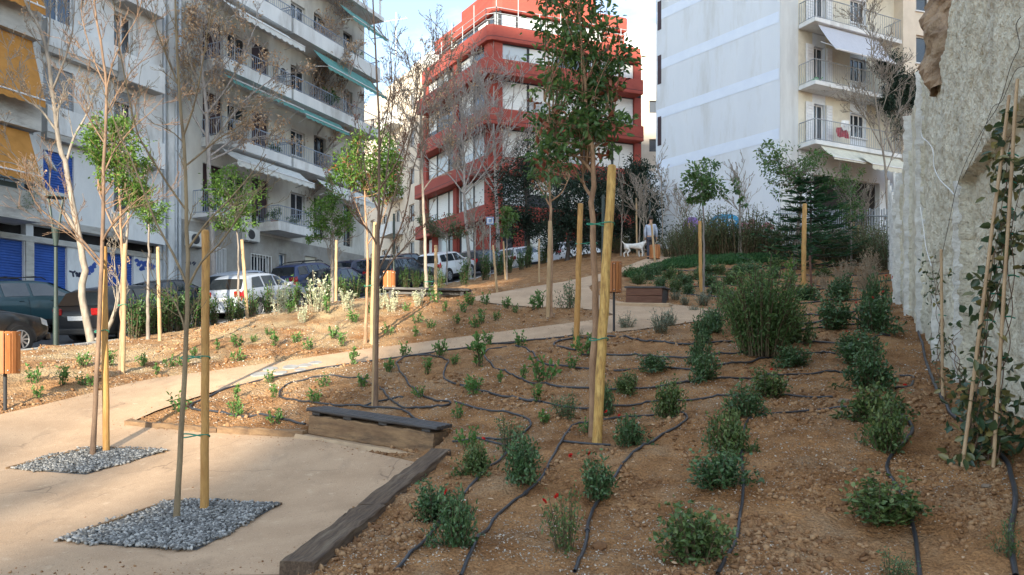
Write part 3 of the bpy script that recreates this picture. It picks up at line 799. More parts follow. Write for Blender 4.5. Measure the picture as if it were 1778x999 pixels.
hose('black hose bending back to its start next to the plank bench', [(790,712),(836,721),(890,727),(915,734),(921,748),(905,760),(885,768),(840,771),(795,772)])
hose('long black hose from the bottom up around the thick stake and back down', [(800,1010),(834,950),(876,896),(939,842),(957,806),(976,772),(993,745),(1025,736),(1079,728),(1137,721),(1180,726),(1193,738),(1182,750),(1124,784),(1092,809),(1065,842),(1038,874),(1022,910),(1018,955),(998,1010)], [(976,772),(1010,774),(1060,772)])
hose('black hose slanting up from the sleepers to the shrubs beside the plank bench', [(685,1010),(747,943),(799,880),(839,836),(865,808),(885,785),(900,765)])
hose('black hose coming down through the two round shrubs in the middle row', [(1246,1010),(1277,946),(1288,887),(1291,842),(1287,790),(1295,752),(1316,736),(1382,722),(1440,718),(1486,718)])
hose('black hose along the foot of the shotcrete wall', [(1571,532),(1588,549),(1594,580),(1602,604),(1610,642),(1629,690),(1650,727),(1673,750),(1739,796),(1756,840),(1763,889),(1755,944),(1764,1010)], r=.018)
hose('black hose below the wall side shrub row', [(1566,730),(1582,752),(1583,769),(1569,785),(1545,805),(1541,829),(1560,860),(1577,895),(1590,939),(1598,1010)], r=.016)
hose('black hose from the plank bench corner into the loose shrubs', [(786,772),(830,772),(885,778)])
rows = [(1336,1552,470,464,'first'),(1330,1556,484,478,'second'),(1300,1550,500,492,'third'),(1290,1545,512,507,'fourth'),(1390,1545,532,520,'fifth'),(1385,1500,553,549,'sixth'),(1385,1500,566,560,'seventh'),(1380,1556,577,569,'eighth'),(1395,1545,600,592,'ninth'),(1390,1450,622,618,'tenth')]
for i, (xa, xb, ya, yb, o) in enumerate(rows):
    hose(o+' hose line down the slope behind the tall shrub, counted from the far hedge', [(xa+(xb-xa)*k/6, ya+(yb-ya)*k/6+2.2*math.sin(i*2+k*1.3)) for k in range(7)])
for i, (xa, xb, ya, yb) in enumerate([(1150,1330,474,469),(1160,1350,486,484),(1175,1290,498,502),(1190,1290,517,520)]):
    hose(('topmost','second','third','lowest')[i]+' hose line in the upper bed above the two beam bench', [(xa+(xb-xa)*k/5, ya+(yb-ya)*k/5+1.5*math.sin(i*2+k*1.7)) for k in range(6)])

# grit washed over the edges of the paving, flagstones across the path, leaf litter
gb = np.array(PATH); n = 60000
x = -7+RNG.random(n)*12; y = 4.6+RNG.random(n)*14
d_ = seg_dist(x, y, PATHC); k = inpoly(x, y, PATH) & (d_ < .02+.34*RNG.random(n)**2.4+.5*np.maximum(0, vnoise(x*1.2, y*1.2, 71))*RNG.random(n)); k |= inpoly(x, y, PATH) & (RNG.random(n) < .012); x, y = x[k], y[k]
sz = .003+.008*RNG.random(len(x))**3
stones('grit', x, y, H(x, y)+.021, sz, M['clod'], .5)
for k, (cx, cy, w, hh) in enumerate([(452,652,34,9),(486,650,26,8),(470,643,30,7),(505,640,34,8),(528,637,26,7),(520,645,22,6),(548,632,24,6)]):
    c = G(cx, cy); r_ = np.random.default_rng(k); ww = w*c.y/F/2; q = MB(); m = 7; top = []
    for i in range(m):
        a_ = 2*math.pi*i/m; rr = .8+.35*r_.random(); X_, Y_ = c.x+math.cos(a_)*ww*rr, c.y+math.sin(a_)*ww*rr*1.0; top.append((X_, Y_, h1(X_, Y_)+.034))
    q.add(top+[(X_, Y_, z-.06) for X_, Y_, z in top], [tuple(range(m))]+[(i, i+m, (i+1) % m+m, (i+1) % m) for i in range(m)])
    q.build('flagstone', M['sidewalk'], path, bevel=.008)
lv_n = 420
x, y = scatter(lv_n, 4.5, 20)
V_, Q_, r_ = leaf_arrays(np.stack([x, y, GZ(x, y)+.015], -1), np.stack([RNG.normal(size=lv_n), RNG.normal(size=lv_n), .2*RNG.normal(size=lv_n)], -1), .035+.03*RNG.random(lv_n), .018, RNG.random(lv_n), .15)
meshobj('leaf_litter', np_mesh('leaf_litter', V_, Q_, rnd=r_), M['leaf_tan'], None, 'stuff')
# ---------------------------------------------------------------- buildings
M['conc_grey'] = pmat('board_marked_concrete', (.52, .51, .48), (.41, .40, .375), 1.4, .9, .4, 30, stain=(.24, .22, .20), stain_scale=.9, stretch=(1, 1, 3))
M['pl_white'] = pmat('dull_white_plaster', (.72, .73, .73), (.62, .635, .64), 1.1, .9, .3, 40, stain=(.40, .39, .37), stain_scale=.5, stretch=(1.6, 1.6, .5))
M['pl_cream'] = pmat('aged_cream_plaster', (.68, .67, .62), (.57, .555, .51), 1.1, .9, .3, 40, stain=(.37, .35, .31), stain_scale=.5, stretch=(1.6, 1.6, .5))
M['pl_grey'] = pmat('grey_ground_floor_render', (.36, .34, .31), (.27, .255, .235), 1.3, .9, .4, 40, stain=(.46, .45, .43), stain_scale=.8)
M['pl_blue'] = pmat('pale_grey_render', (.70, .75, .81), (.64, .69, .755), .7, .92, .5, 60, stain=(.52, .54, .55), stain_scale=.35, stretch=(2.2, 2.2, .4), contrast=(.25, .75))
M['stripe'] = pmat('white_blue_stripe', (.71, .79, .91), (.67, .75, .88), 2, .9, .3, 60)
M['pl_strip'] = pmat('pale_strip_render', (.64, .66, .66), (.56, .58, .585), 1, .92, .3, 50, stain=(.48, .49, .49), stain_scale=.4, stretch=(2, 2, .4))
M['pl_sand'] = pmat('sand_render', (.70, .66, .55), (.61, .575, .475), 1.2, .92, .3, 40, stain=(.44, .40, .33), stain_scale=.5)
M['pl_peach'] = pmat('beige_render', (.68, .60, .50), (.58, .51, .42), 1, .92, .3, 40)
M['red'] = pmat('red_painted_concrete', (.37, .077, .055), (.29, .060, .044), 1.6, .75, .3, 30, stain=(.26, .045, .034), stain_scale=.8, stretch=(1, 1, 2))
M['blue_shut'] = pmat('blue_shutter_paint', (.035, .11, .42), (.026, .085, .33), 3, .5, .1)
M['grey_shut'] = pmat('grey_shutter', (.34, .36, .39), (.25, .27, .30), 3, .6)
M['maroon'] = pmat('dark_maroon_shutter', (.060, .028, .034), (.035, .018, .022), 3, .5)
M['white_shut'] = pmat('white_shutter', (.74, .76, .78), (.64, .66, .69), 4, .6)
M['awn_y'] = pmat('ochre_awning_cloth', (.46, .215, .050), (.36, .165, .034), 3, .85, .2, 60)
M['awn_w'] = pmat('white_awning_cloth', (.66, .67, .65), (.52, .54, .53), 3, .9, .2, 60)
M['awn_g'] = pmat('green_awning_cloth', (.12, .30, .28), (.08, .215, .20), 3, .9, .2, 60)
M['awn_l'] = pmat('grey_striped_awning', (.52, .53, .58), (.42, .43, .48), 3, .9, .2, 60, stretch=(30, 1, 1))
M['awn_c'] = pmat('cream_awning_cloth', (.62, .60, .50), (.50, .48, .40), 3, .9, .2, 60)
M['rail_blue'] = pmat('blue_grey_railing', (.34, .40, .50), (.25, .30, .39), 5, .5)
M['rail_grey'] = pmat('grey_railing', (.36, .39, .42), (.26, .29, .32), 5, .5)
M['glass'] = glassmat('window_glass', (.030, .036, .045))
M['glass_blue'] = glassmat('window_glass_blue', (.035, .065, .12))
M['glass_reflect'] = glassmat('painted_reflection_glass', (.42, .47, .49), .12, .9)  # pale base colour paints a bright sky reflection into the panes
M['blind'] = pmat('pale_blinds', (.78, .81, .79), (.66, .70, .69), 3, .5, .1, 20, stretch=(1, 1, 8), spec=.8)
M['dark_in'] = pmat('dark_interior', (.028, .026, .026), (.018, .017, .017), 3, .9)
M['frame_w'] = pmat('white_frame', (.72, .73, .74), (.62, .63, .64), 4, .5)
M['frame_d'] = pmat('dark_frame', (.06, .06, .065), (.04, .04, .045), 4, .5)
M['roof'] = pmat('roof_concrete', (.40, .39, .37), (.32, .31, .30), 1, .9)
M['pipe'] = pmat('pale_drain_pipe', (.60, .64, .68), (.48, .52, .56), 4, .6)
M['ac'] = pmat('air_conditioner_case', (.66, .66, .63), (.56, .56, .54), 4, .5)

def wall_open(mb, u0, u1, z0, z1, ops, y=0.0, dep=.3):
    """front sheet of a wall at depth y with openings that have reveals"""
    us = sorted({u0, u1} | {min(max(v, u0), u1) for o in ops for v in o[:2]})
    zs = sorted({z0, z1} | {min(max(v, z0), z1) for o in ops for v in o[2:4]})
    for a, b in zip(us[:-1], us[1:]):
        for c, d in zip(zs[:-1], zs[1:]):
            mu, mz = (a+b)/2, (c+d)/2
            if any(o[0] < mu < o[1] and o[2] < mz < o[3] for o in ops): continue
            mb.add([(a, y, c), (b, y, c), (b, y, d), (a, y, d)], [(0, 1, 2, 3)])
    for a, b, c, d in [o[:4] for o in ops]:
        a, b = max(a, u0), min(b, u1); c, d = max(c, z0), min(d, z1)
        for q in ([(a,y,c),(b,y,c),(b,y+dep,c),(a,y+dep,c)], [(a,y,d),(a,y+dep,d),(b,y+dep,d),(b,y,d)], [(a,y,c),(a,y+dep,c),(a,y+dep,d),(a,y,d)], [(b,y,c),(b,y,d),(b,y+dep,d),(b,y+dep,c)]):
            mb.add(q, [(0, 1, 2, 3)])
def window(root, u0, u1, z0, z1, y, fm='frame_w', gm='glass', n=2, fw=.06, sill=True, name='window'):
    """frame with its panes as sub-parts"""
    mb = MB(); f = fw
    mb.box(u0, u1, y, y+.06, z0, z0+f); mb.box(u0, u1, y, y+.06, z1-f, z1)
    w = (u1-u0)/n
    for k in range(n+1):
        c = u0+w*k; a = max(u0, c-f/2); b = min(u1, c+f/2)
        if k == 0: a, b = u0, u0+f
        if k == n: a, b = u1-f, u1
        mb.box(a, b, y, y+.06, z0+f, z1-f)
    o = mb.build(name, M[fm], root)
    for k in range(n):
        a = u0+w*k+f/2; b = u0+w*(k+1)-f/2
        MB().quad((a, y+.03, z0+f/2), (b, y+.03, z0+f/2), (b, y+.03, z1-f/2), (a, y+.03, z1-f/2)).build('pane', M[gm], o)
    if sill:
        MB().box(u0-.06, u1+.06, y-.22, y+.0, z0-.06, z0-.002).build('sill', M[fm], o)
    return o
def shutter(root, u0, u1, z0, z1, y, mat, n=None, name='shutter'):
    """roller shutter of ribbed slats"""
    n = n or max(6, int((z1-z0)/.09)); mb = MB(); h = (z1-z0)/n; P_ = []
    for i in range(n):
        z = z0+h*i
        P_ += [(y, z), (y-.022, z+h*.25), (y-.022, z+h*.72), (y, z+h*.95)]
    P_.append((y, z1))
    for (ya, za), (yb, zb) in zip(P_[:-1], P_[1:]): mb.add([(u0, ya, za), (u1, ya, za), (u1, yb, zb), (u0, yb, zb)], [(0, 1, 2, 3)])
    return mb.build(name, M[mat], root)
def railing(root, pts, h, mat, gap=.12, name='railing', r=.011, z0=.06):
    """rails with uprights along local points; uprights are sub-parts where they show"""
    mb = MB()
    for (p, q) in zip(pts[:-1], pts[1:]):
        p, q = Vector(p), Vector(q); L = (q-p).length
        for zz, rr in ((h, .024), (z0, .016)): mb.tube([p+Vector((0, 0, zz)), q+Vector((0, 0, zz))], rr, 6)
    o = mb.build(name, M[mat], root)
    bars = Tubes()
    for (p, q) in zip(pts[:-1], pts[1:]):
        p, q = Vector(p), Vector(q); n = max(1, int((q-p).length/gap))
        for k in range(n+1):
            c = p.lerp(q, k/n); bars.add([c+Vector((0, 0, z0)), c+Vector((0, 0, (z0+h)/2)), c+Vector((0, 0, h))], r, 4)
    meshobj('railing_bars', bars.mesh('railing_bars'), M[mat], o, 'stuff')
    return o
def awning(root, u0, u1, zt, yt, zb, yb, mat, scallop=.12, val=.22, arms=True, name='awning'):
    n = max(8, int((u1-u0)/.12)); mb = MB(); m = 6
    for i in range(n+1):
        u = u0+(u1-u0)*i/n; sag = .02*math.sin(i*.9)
        for j in range(m+1):
            t = j/m; mb.v.append((u, yt+(yb-yt)*t, zt+(zb-zt)*t-.06*math.sin(math.pi*t)+sag*.3*t))
        mb.v.append((u, yb-.01, zb-val-scallop*.5*abs(math.sin(i*math.pi/3))))
    k = m+2
    for i in range(n):
        for j in range(k-1): mb.f.append((i*k+j, (i+1)*k+j, (i+1)*k+j+1, i*k+j+1))
    o = mb.build(name, M[mat], root)
    MB().tube([(u0, yb, zb), (u1, yb, zb)], .03, 6).build('front_bar', M['frame_w'], o)
    if arms:
        for u in (u0+.25, u1-.25):
            MB().tube([(u, yt+.05, zt-.75), ((u), (yt+yb)/2, (zt-.75+zb)/2+.02), (u, yb, zb)], .022, 6).build('arm', M['frame_w'], o)
    return o
def box_part(root, name, mat, *b, bevel=0.0):
    return MB().box(*b).build(name, M[mat], root, bevel=bevel)

# facade of the street: u along it, local y into the houses, z up
ROT = R(65)
A = thing('apartment_building', 'grey concrete apartment building with ochre awnings above three blue roller shutters', 'building', (-16.4, 26, 0), ROT)
FU = lambda px: (16.4+26*(px-CX)/F)/(.4226-.9063*(px-CX)/F)
def FZ(px, py): return EYE+(HY-py)/F*(26+.9063*FU(px))
u = FU
ops = []
sh = [(u(-75), u(42), 2.2, 5.45), (u(58), u(117), 2.3, 5.45), (u(185), u(232), 2.4, 5.45)]
tr = [(u(-75), u(45), 5.66, 6.05), (u(58), u(275), 5.66, 6.05)]
wide = [(u(75), u(128), z+1.25, z+2.65) for z in (6.1, 9.1, 12.1, 15.1)]
nar = [(u(198), u(231), z+.95, z+2.65) for z in (6.1, 9.1, 12.1, 15.1)]
bal_door = [(-9.5, -4.5, z+.05, z+2.35) for z in (6.1, 9.1, 12.1, 15.1)]+[(-3.6, u(58), z+.05, z+2.35) for z in (6.1, 9.1, 12.1, 15.1)]
mb = MB(); wall_open(mb, -14, 5.72, 0, 18.6, sh+tr+wide+nar+bal_door)
mb.add([(5.72,0,0),(5.72,9,0),(5.72,9,18.6),(5.72,0,18.6)], [(0,1,2,3)]); mb.add([(-14,0,18.6),(5.72,0,18.6),(5.72,9,18.6),(-14,9,18.6)], [(0,1,2,3)])
mb.add([(-14,9,0),(-14,9,18.6),(5.72,9,18.6),(5.72,9,0)], [(0,1,2,3)]); mb.add([(-14,0,0),(-14,0,18.6),(-14,9,18.6),(-14,9,0)], [(0,1,2,3)])
mb.build('wall', M['pl_white'], A)
for o in sh: shutter(A, o[0], o[1], o[2], o[3], .14, 'blue_shut')
for o in tr: box_part(A, 'transom', 'dark_in', o[0], o[1], .28, .3, o[2], o[3])
for i, o in enumerate(wide):
    if i in (1,): shutter(A, o[0], o[1], o[2], o[3], .10, 'grey_shut')
    elif i == 0: shutter(A, o[0], o[1], o[2], o[3], .10, 'blue_shut')
    else: window(A, *o, .12, 'frame_w', 'glass_blue', 2)
for i, o in enumerate(nar):
    window(A, *o, .16, 'frame_w', 'glass', 2)
    if i in (1, 3): shutter(A, o[0], o[1], o[3]-.45, o[3], .07, 'grey_shut')
for o in bal_door: window(A, *o, .22, 'frame_d', 'glass', 3, sill=False, name='balcony_door')
# lintel, floor bands and piers
box_part(A, 'lintel', 'conc_grey', -14, 5.6, -.06, -.002, 5.46, 5.64)
box_part(A, 'pier', 'conc_grey', u(43), u(57), -.08, -.003, 1.5, 5.45)
box_part(A, 'ground_floor_band', 'conc_grey', -14, 5.6, -.10, -.004, 6.07, 6.32)
for z in (9.1, 12.1, 15.1):
    box_part(A, 'spandrel_panel', 'pl_white', u(71), u(194), -.36, -.003, z+.22, z+1.15)
    box_part(A, 'floor_band', 'conc_grey', u(71), u(194), -.33, -.004, z+.0, z+.216)
    box_part(A, 'wall_panel', 'pl_white', u(236), u(276), -.20, -.003, z-2.4, z+.35)
for z in (6.1, 9.1, 12.1, 15.1):
    b = box_part(A, 'balcony', 'conc_grey', u(195), u(262), -.75, -.004, z-.15, z+.02)
    box_part(b, 'parapet', 'pl_white', u(195), u(262), -.80, -.70, z-.16, z+.85)
    box_part(b, 'parapet', 'conc_grey', u(195), u(195)+.08, -.697, -.004, z+.02, z+.85)
    box_part(b, 'parapet', 'conc_grey', u(262)-.08, u(262), -.697, -.004, z+.02, z+.85)
    b = box_part(A, 'balcony', 'conc_grey', -13, -.85, -1.3, -.004, z-.17, z+.0)
    box_part(b, 'parapet', 'conc_grey', -13.02, -.83, -1.38, -1.28, z-.18, z+.78)
    box_part(b, 'parapet', 'conc_grey', -.93, -.83, -1.275, -.004, z+.003, z+.78)
    railing(b, [(-13, -1.33, z+.78), (-.88, -1.33, z+.78)], .28, 'rail_blue', 1.1, r=.018, z0=.02)
for z in (9.1, 12.1): awning(A, -12.5, -1.0, z+2.78, -1.15, z+.72, -1.85, 'awn_y', .10, .20)
awning(A, -12.5, -1.1, 8.85, -1.15, 7.35, -1.8, 'awn_y', .10, .20)
MB().box(-6.5, -1.6, -1.36, -1.24, 6.9, 7.06).build('planter', M['metal_dk'], A)
for ux in (5.05, 5.62):
    MB().tube([(ux, -.09, 1), (ux, -.09, 10), (ux, -.09, 18.4)], .065, 8).build('drain_pipe', M['pipe'], A, smooth=True)
box_part(A, 'pilaster', 'pl_white', 5.2, 5.5, -.16, -.004, 1, 18.5)
# painted scribbles on the shop wall
M['ink'] = pmat('spray_paint_dark', (.035, .04, .075), (.025, .03, .055), 5, .7)
M['ink_blue'] = pmat('spray_paint_blue', (.05, .11, .42), (.04, .08, .30), 5, .7)
M['ink_sky'] = pmat('spray_paint_sky', (.06, .32, .62), (.10, .45, .72), 3, .7)
M['ink_purple'] = pmat('spray_paint_purple', (.26, .16, .48), (.36, .24, .58), 3, .7)
M['ink_pink'] = pmat('spray_paint_pink', (.55, .16, .20), (.46, .22, .34), 3, .7)
M['ink_white'] = pmat('spray_paint_white', (.75, .8, .85), (.6, .66, .74), 3, .7)
def ribbon(mb, pts, w, y):
    """flat paint stroke on a wall; pts in (u, z)"""
    p = np.array(pts, float); p = np.vstack([2*p[0]-p[1], p, 2*p[-1]-p[-2]]); o = []
    for i in range(1, len(p)-2):
        for t in np.linspace(0, 1, 6, endpoint=False):
            a, b, c, d = p[i-1:i+3]; o.append(.5*((2*b)+(-a+c)*t+(2*a-5*b+4*c-d)*t*t+(-a+3*b-3*c+d)*t**3))
    o.append(p[-2]); o = np.array(o); T = unit(np.gradient(o, axis=0)); N = np.stack([-T[:, 1], T[:, 0]], -1)*w/2
    V = []
    for q, n in zip(o, N): V += [(q[0]-n[0], y, q[1]-n[1]), (q[0]+n[0], y, q[1]+n[1])]
    mb.add(V, [(2*i, 2*i+1, 2*i+3, 2*i+2) for i in range(len(o)-1)])
def scribble(root, mat, strokes, w, y, name='graffiti'):
    for k, s in enumerate(strokes):
        mb = MB(); ribbon(mb, s, w, y-.0012*k); mb.build(name, M[mat], root)
a0 = u(121); z0 = FZ(121, 478)
def gl(px, py): return (u(px), FZ(px, py))
scribble(A, 'ink', [[gl(120,471),gl(127,473),gl(131,471)],[gl(126,472),gl(127,479),gl(128,481)],[gl(131,477),gl(133,474),gl(135,478),gl(132,480)],[gl(136,475),gl(139,475),gl(136,480),gl(140,479)],[gl(162,452),gl(166,449),gl(164,453)]], .07, -.006)
scribble(A, 'ink_blue', [[gl(145,474),gl(148,468),gl(150,474),gl(153,466),gl(156,473)],[gl(154,470),gl(158,464),gl(161,470),gl(157,472)],[gl(160,467),gl(163,460),gl(165,466)],[gl(144,479),gl(150,476),gl(157,474)],[gl(161,462),gl(166,457)],
    [gl(234,454),gl(238,452),gl(241,458),gl(237,461)],[gl(240,462),gl(245,455),gl(249,462),gl(243,468),gl(251,466)],[gl(249,457),gl(254,456),gl(252,463)],[gl(259,463),gl(262,459),gl(264,466),gl(268,461)]], .12, -.006)

B = thing('apartment_building', 'white apartment building with long balconies and green and white awnings behind the bare trees', 'building', (-16.4, 26, 0), ROT)
FL = [7.58, 10.74, 13.95, 17.15]
u0, u1 = 5.74, 18.75
ops, doors = [], []
for k, z in enumerate(FL):
    for pa, pb in ((352, 386), (437, 466), (545, 566), (596, 612)):
        doors.append((u(pa), u(pb), z+.06, z+2.35))
    ops += [(u(395), u(428), z+.95, z+2.25), (u(505), u(530), z+.9, z+2.2)]
gr = [(u(372), u(391), 4.1, 6.3), (u(435), u(470), 4.4, 6.3)]
gdoor = (u(484), u(497), 3.9, 6.6); gwin = (u(577), u(590), 5.4, 6.7); gpan = (u(530), u(550), 4.4, 6.7)
mb = MB(); wall_open(mb, u0, u1, 7.3, 20.5, doors+ops)
mb.add([(u1,0,0),(u1,10,0),(u1,10,20.5),(u1,0,20.5)], [(0,1,2,3)]); mb.add([(u0,0,20.5),(u1,0,20.5),(u1,10,20.5),(u0,10,20.5)], [(0,1,2,3)])
mb.add([(u0,10,0),(u1,10,0),(u1,10,20.5),(u0,10,20.5)], [(0,1,2,3)]); mb.add([(u0,0,18.6),(u0,10,18.6),(u0,10,20.5),(u0,0,20.5)], [(0,1,2,3)])
mb.build('wall', M['pl_cream'], B)
mb = MB(); wall_open(mb, u0, u1, 0, 7.3, gr+[gdoor, gwin, gpan]); mb.build('ground_floor_wall', M['pl_grey'], B)
for o in gr:
    window(B, *o, .2, 'frame_w', 'glass', 2, sill=True)
    q = MB(); n = 7
    for k in range(n+1):
        c = o[0]+(o[1]-o[0])*k/n; q.box(c-.014, c+.014, -.05, -.02, o[2]-.05, o[3]+.05)
    for z in (o[2]-.04, (o[2]+o[3])/2, o[3]+.04): q.box(o[0], o[1], -.047, -.023, z-.012, z+.012)
    g_ = q.build('window_grille', M['white'], B)
window(B, *gdoor, .15, 'frame_w', 'glass_blue', 1, sill=False, name='entrance_door'); window(B, *gwin, .12, 'frame_w', 'glass_blue', 1)
box_part(B, 'entrance_door', 'pl_sand', gpan[0], gpan[1], .1, .14, gpan[2], gpan[3])
for i, o in enumerate(doors):
    window(B, *o, .18, 'frame_w' if i % 3 else 'frame_d', 'glass', 2, sill=False, name='balcony_door')
    if i % 4 in (0, 1): box_part(B, 'door_blind', 'maroon', o[0]+.03, o[1]-.03, .10, .13, o[2]+.9-(i % 3)*.35, o[3])
for o in ops: window(B, *o, .14, 'frame_w', 'glass', 2)
def balcony(z, a, b, par, rail=True, dep=1.25):
    s = box_part(B, 'balcony', 'pl_white', a, b, -dep, -.004, z-.16, z+.02, bevel=.01)
    if par:
        box_part(s, 'parapet', 'pl_white', a, b, -dep-.04, -dep+.06, z-.165, z+par)
        box_part(s, 'parapet', 'pl_white', a, a+.08, -dep+.063, -.004, z+.023, z+par)
    if rail: railing(s, [(a+.03, -.05, z+par), (a+.03, -dep, z+par), (b-.03, -dep, z+par), (b-.03, -.05, z+par)], 1.0-par, 'rail_blue', .13)
    return s
balcony(FL[0], u(333), u(375), .0); balcony(FL[0], u(447), u(505), .25)
for z, par in ((FL[1], .25), (FL[2], .35), (FL[3], .55)):
    balcony(z, u(349), u(470), par); balcony(z, u(474), u(628), par)
awning(B, u(352), u(470), FL[2]+2.85, -1.1, FL[2]+2.15, -2.1, 'awn_w', .14, .2)
awning(B, u(512), u(618), FL[2]+2.85, -1.15, FL[2]+1.9, -2.1, 'awn_g', .1, .15)
awning(B, u(352), u(478), FL[1]+2.88, -1.15, FL[1]+2.55, -1.75, 'awn_g', .1, .14)
awning(B, u(482), u(560), FL[1]+2.88, -1.15, FL[1]+2.4, -1.75, 'awn_g', .1, .14)
awning(B, u(352), u(490), FL[0]+2.85, -1.1, FL[0]+2.25, -2.0, 'awn_w', .14, .2)
awning(B, u(520), u(600), FL[0]+2.85, -1.1, FL[0]+2.2, -2.0, 'awn_w', .14, .2)
awning(B, u(560), u(622), FL[3]+2.85, -1.1, FL[3]+2.0, -2.0, 'awn_g', .1, .15)
box_part(B, 'roof_slab', 'pl_white', u0, u1+.1, -1.3, 1, 20.52, 20.75)
box_part(B, 'penthouse', 'pl_white', u0+.3, u1-4, 1.6, 9, 20.76, 23.6)
q = MB()
for uu in np.linspace(u1-6, u1-.1, 5):
    q.box(uu-.05, uu+.05, -1.2, -1.1, 20.76, 22.7); q.box(uu-.04, uu+.04, -1.3, 1.5, 22.7, 22.8)
q.box(u1-6, u1, -1.28, -1.18, 22.55, 22.69); q.box(u1-6, u1, -1.25, -1.2, 21.7, 21.76); q.build('pergola', M['frame_w'], B)
for pa, py in ((317, 417), (414, 409)):
    c = thing('air_conditioner', 'white wall air conditioner %s the ochre stake' % ('just beside' if pa == 317 else 'further up the street than'), 'air conditioner', tuple(Vector((-16.4, 26, 0))+Vector((math.cos(ROT)*u(pa+16), math.sin(ROT)*u(pa+16), FZ(pa+16, py)))), ROT)
    MB().box(-.42, .42, -.36, -.03, -.3, .3).build('case', M['ac'], c, bevel=.02)
    MB().lathe([(.20, 0), (.22, .01), (.20, .02), (.05, .02)], 20, Matrix.Translation((-.12, -.36, 0)) @ Matrix.Rotation(R(90), 4, 'X')).build('fan', M['frame_d'], c)
    for s in (-.3, .3): MB().box(s-.02, s+.02, -.36, -.004, -.36, -.305).build('bracket', M['metal_grey'], c)
scribble(B, 'ink', [[gl(322,457),gl(326,454),gl(325,460)],[gl(327,459),gl(330,455),gl(331,460)],[gl(333,458),gl(337,455),gl(336,461),gl(340,456)]], .05, -.006)
MB().tube([(u(309), -.1, 1), (u(309), -.1, 9), (u(309), -.1, 20)], .07, 8).build('drain_pipe', M['pipe'], B, smooth=True)

# satellite dish on the first balcony
d = thing('satellite_dish', 'pale satellite dish on the first floor balcony under the ochre awning', 'satellite dish', P(86, 300, 24.8), R(20))
MB().lathe([(.02, -.10), (.18, -.07), (.32, 0), (.38, .06), (.385, .065), (.31, .012), (.17, -.055), (.02, -.085)], 24, Matrix.Translation((0, -.05, .35)) @ Matrix.Rotation(R(62), 4, 'Y') @ Matrix.Diagonal((1, .9, 1, 1))).build('dish', M['pl_white'], d, smooth=True)
MB().tube([(0, 0, -.6), (0, 0, .1), (-.05, -.05, .33)], .025, 8).build('mast', M['metal_grey'], d)
MB().tube([(0, -.05, .3), (.25, -.12, .22), (.42, -.05, .45)], .012, 6).build('feed_arm', M['metal_grey'], d)

# red office building ---------------------------------------------------
C0 = Vector((-1.4, 53.0)); DL = Vector((-.54, .84)).normalized(); DR = Vector((.934, .358)).normalized()
D = thing('office_building', 'red office building with stacked concrete bands and ribbon windows', 'building', (C0.x, C0.y, 0))
def corner_poly(ll, lr, out, ch=.28, back=9.0):
    """plan of a floor band: left wing, chamfered corner, right wing; in local metres"""
    nl = Vector((-DL.y, DL.x)) if Vector((-DL.y, DL.x)).y < 0 else Vector((DL.y, -DL.x))
    nr = Vector((DR.y, -DR.x)) if Vector((DR.y, -DR.x)).y < 0 else Vector((-DR.y, DR.x))
    # offset corner
    M2 = Matrix(((nl.x, nl.y), (nr.x, nr.y))); c = M2.inverted() @ Vector((out, out))
    return [c+DL*ll, c+DL*ch, c+DR*ch, c+DR*lr, c+DR*lr+DL*back, c+DL*ll+DR*back]
def slab(poly, z0, z1):
    q = MB(); n = len(poly)
    q.add([(p.x, p.y, z0) for p in poly]+[(p.x, p.y, z1) for p in poly], [tuple(range(n)), tuple(range(2*n-1, n-1, -1))]+[(i, (i+1) % n, (i+1) % n+n, i+n) for i in range(n)])
    return q
LL, LR = 11.0, 12.4
bands = [(11.1, 12.15, .9, LL+.5, LR), (14.4, 15.5, 1.0, LL+.5, LR), (17.7, 18.85, 1.0, LL, LR+.15), (21.15, 22.25, 1.15, LL, LR+.15), (23.75, 24.85, .55, LL-.3, LR-.2)]
zf = [(7.0, 11.1), (12.15, 14.4), (15.5, 17.7), (18.85, 21.15), (22.25, 23.75)]
slab(corner_poly(LL-.6, LR-.4, -.45), 3, 24.8).build('core', M['dark_in'], D)
for z0, z1, out, ll, lr in bands:
    slab(corner_poly(ll, lr, out), z0, z1).build('floor_band', M['red'], D, bevel=.05, seg=2)
    slab(corner_poly(ll-.03, lr-.03, out+.012, .28, 8.9), z0+.26, z0+.29).build('band_groove', M['maroon'], D)
def wing(dirv, L, z0, z1, out, n, gm, colm='red'):
    nrm = Vector((dirv.y, -dirv.x)) if Vector((dirv.y, -dirv.x)).y < 0 else Vector((-dirv.y, dirv.x))
    ang = math.atan2(dirv.y, dirv.x)
    base = Vector((nrm.x*out, nrm.y*out, 0))
    mtx = Matrix.Translation(base) @ Matrix.Rotation(ang, 4, 'Z')
    flip = -1 if (Matrix.Rotation(ang, 3, 'Z') @ Vector((0, 1, 0))).dot(Vector((nrm.x, nrm.y, 0))) > 0 else 1
    w = L/n
    for k in range(n):
        a = .42+w*k; b = min(L, .42+w*(k+1))-.04
        fr = MB()
        for q in ((a, b, z0+.003, z0+.09), (a, b, z1-.09, z1-.003)): fr.box(q[0], q[1], -.05, .05, q[2], q[3], mtx)
        for x in (a, b-.07): fr.box(x, x+.07, -.05, .05, z0+.09, z1-.09, mtx)
        f = fr.build('window', M['frame_d'], D)
        g = gm[k % len(gm)]
        MB().box(a+.03, b-.03, -.015, .015, z0+.05, z1-.05, mtx).build('pane', M[g], f)
        if k % 3 == 1:
            h = .3+.5*((k*7) % 5)/5
            MB().box(a+.08, b-.08, -.03*flip-.006, -.03*flip+.006, z1-.09-(z1-z0)*h, z1-.1, mtx).build('blind', M['blind'], f)
    return mtx
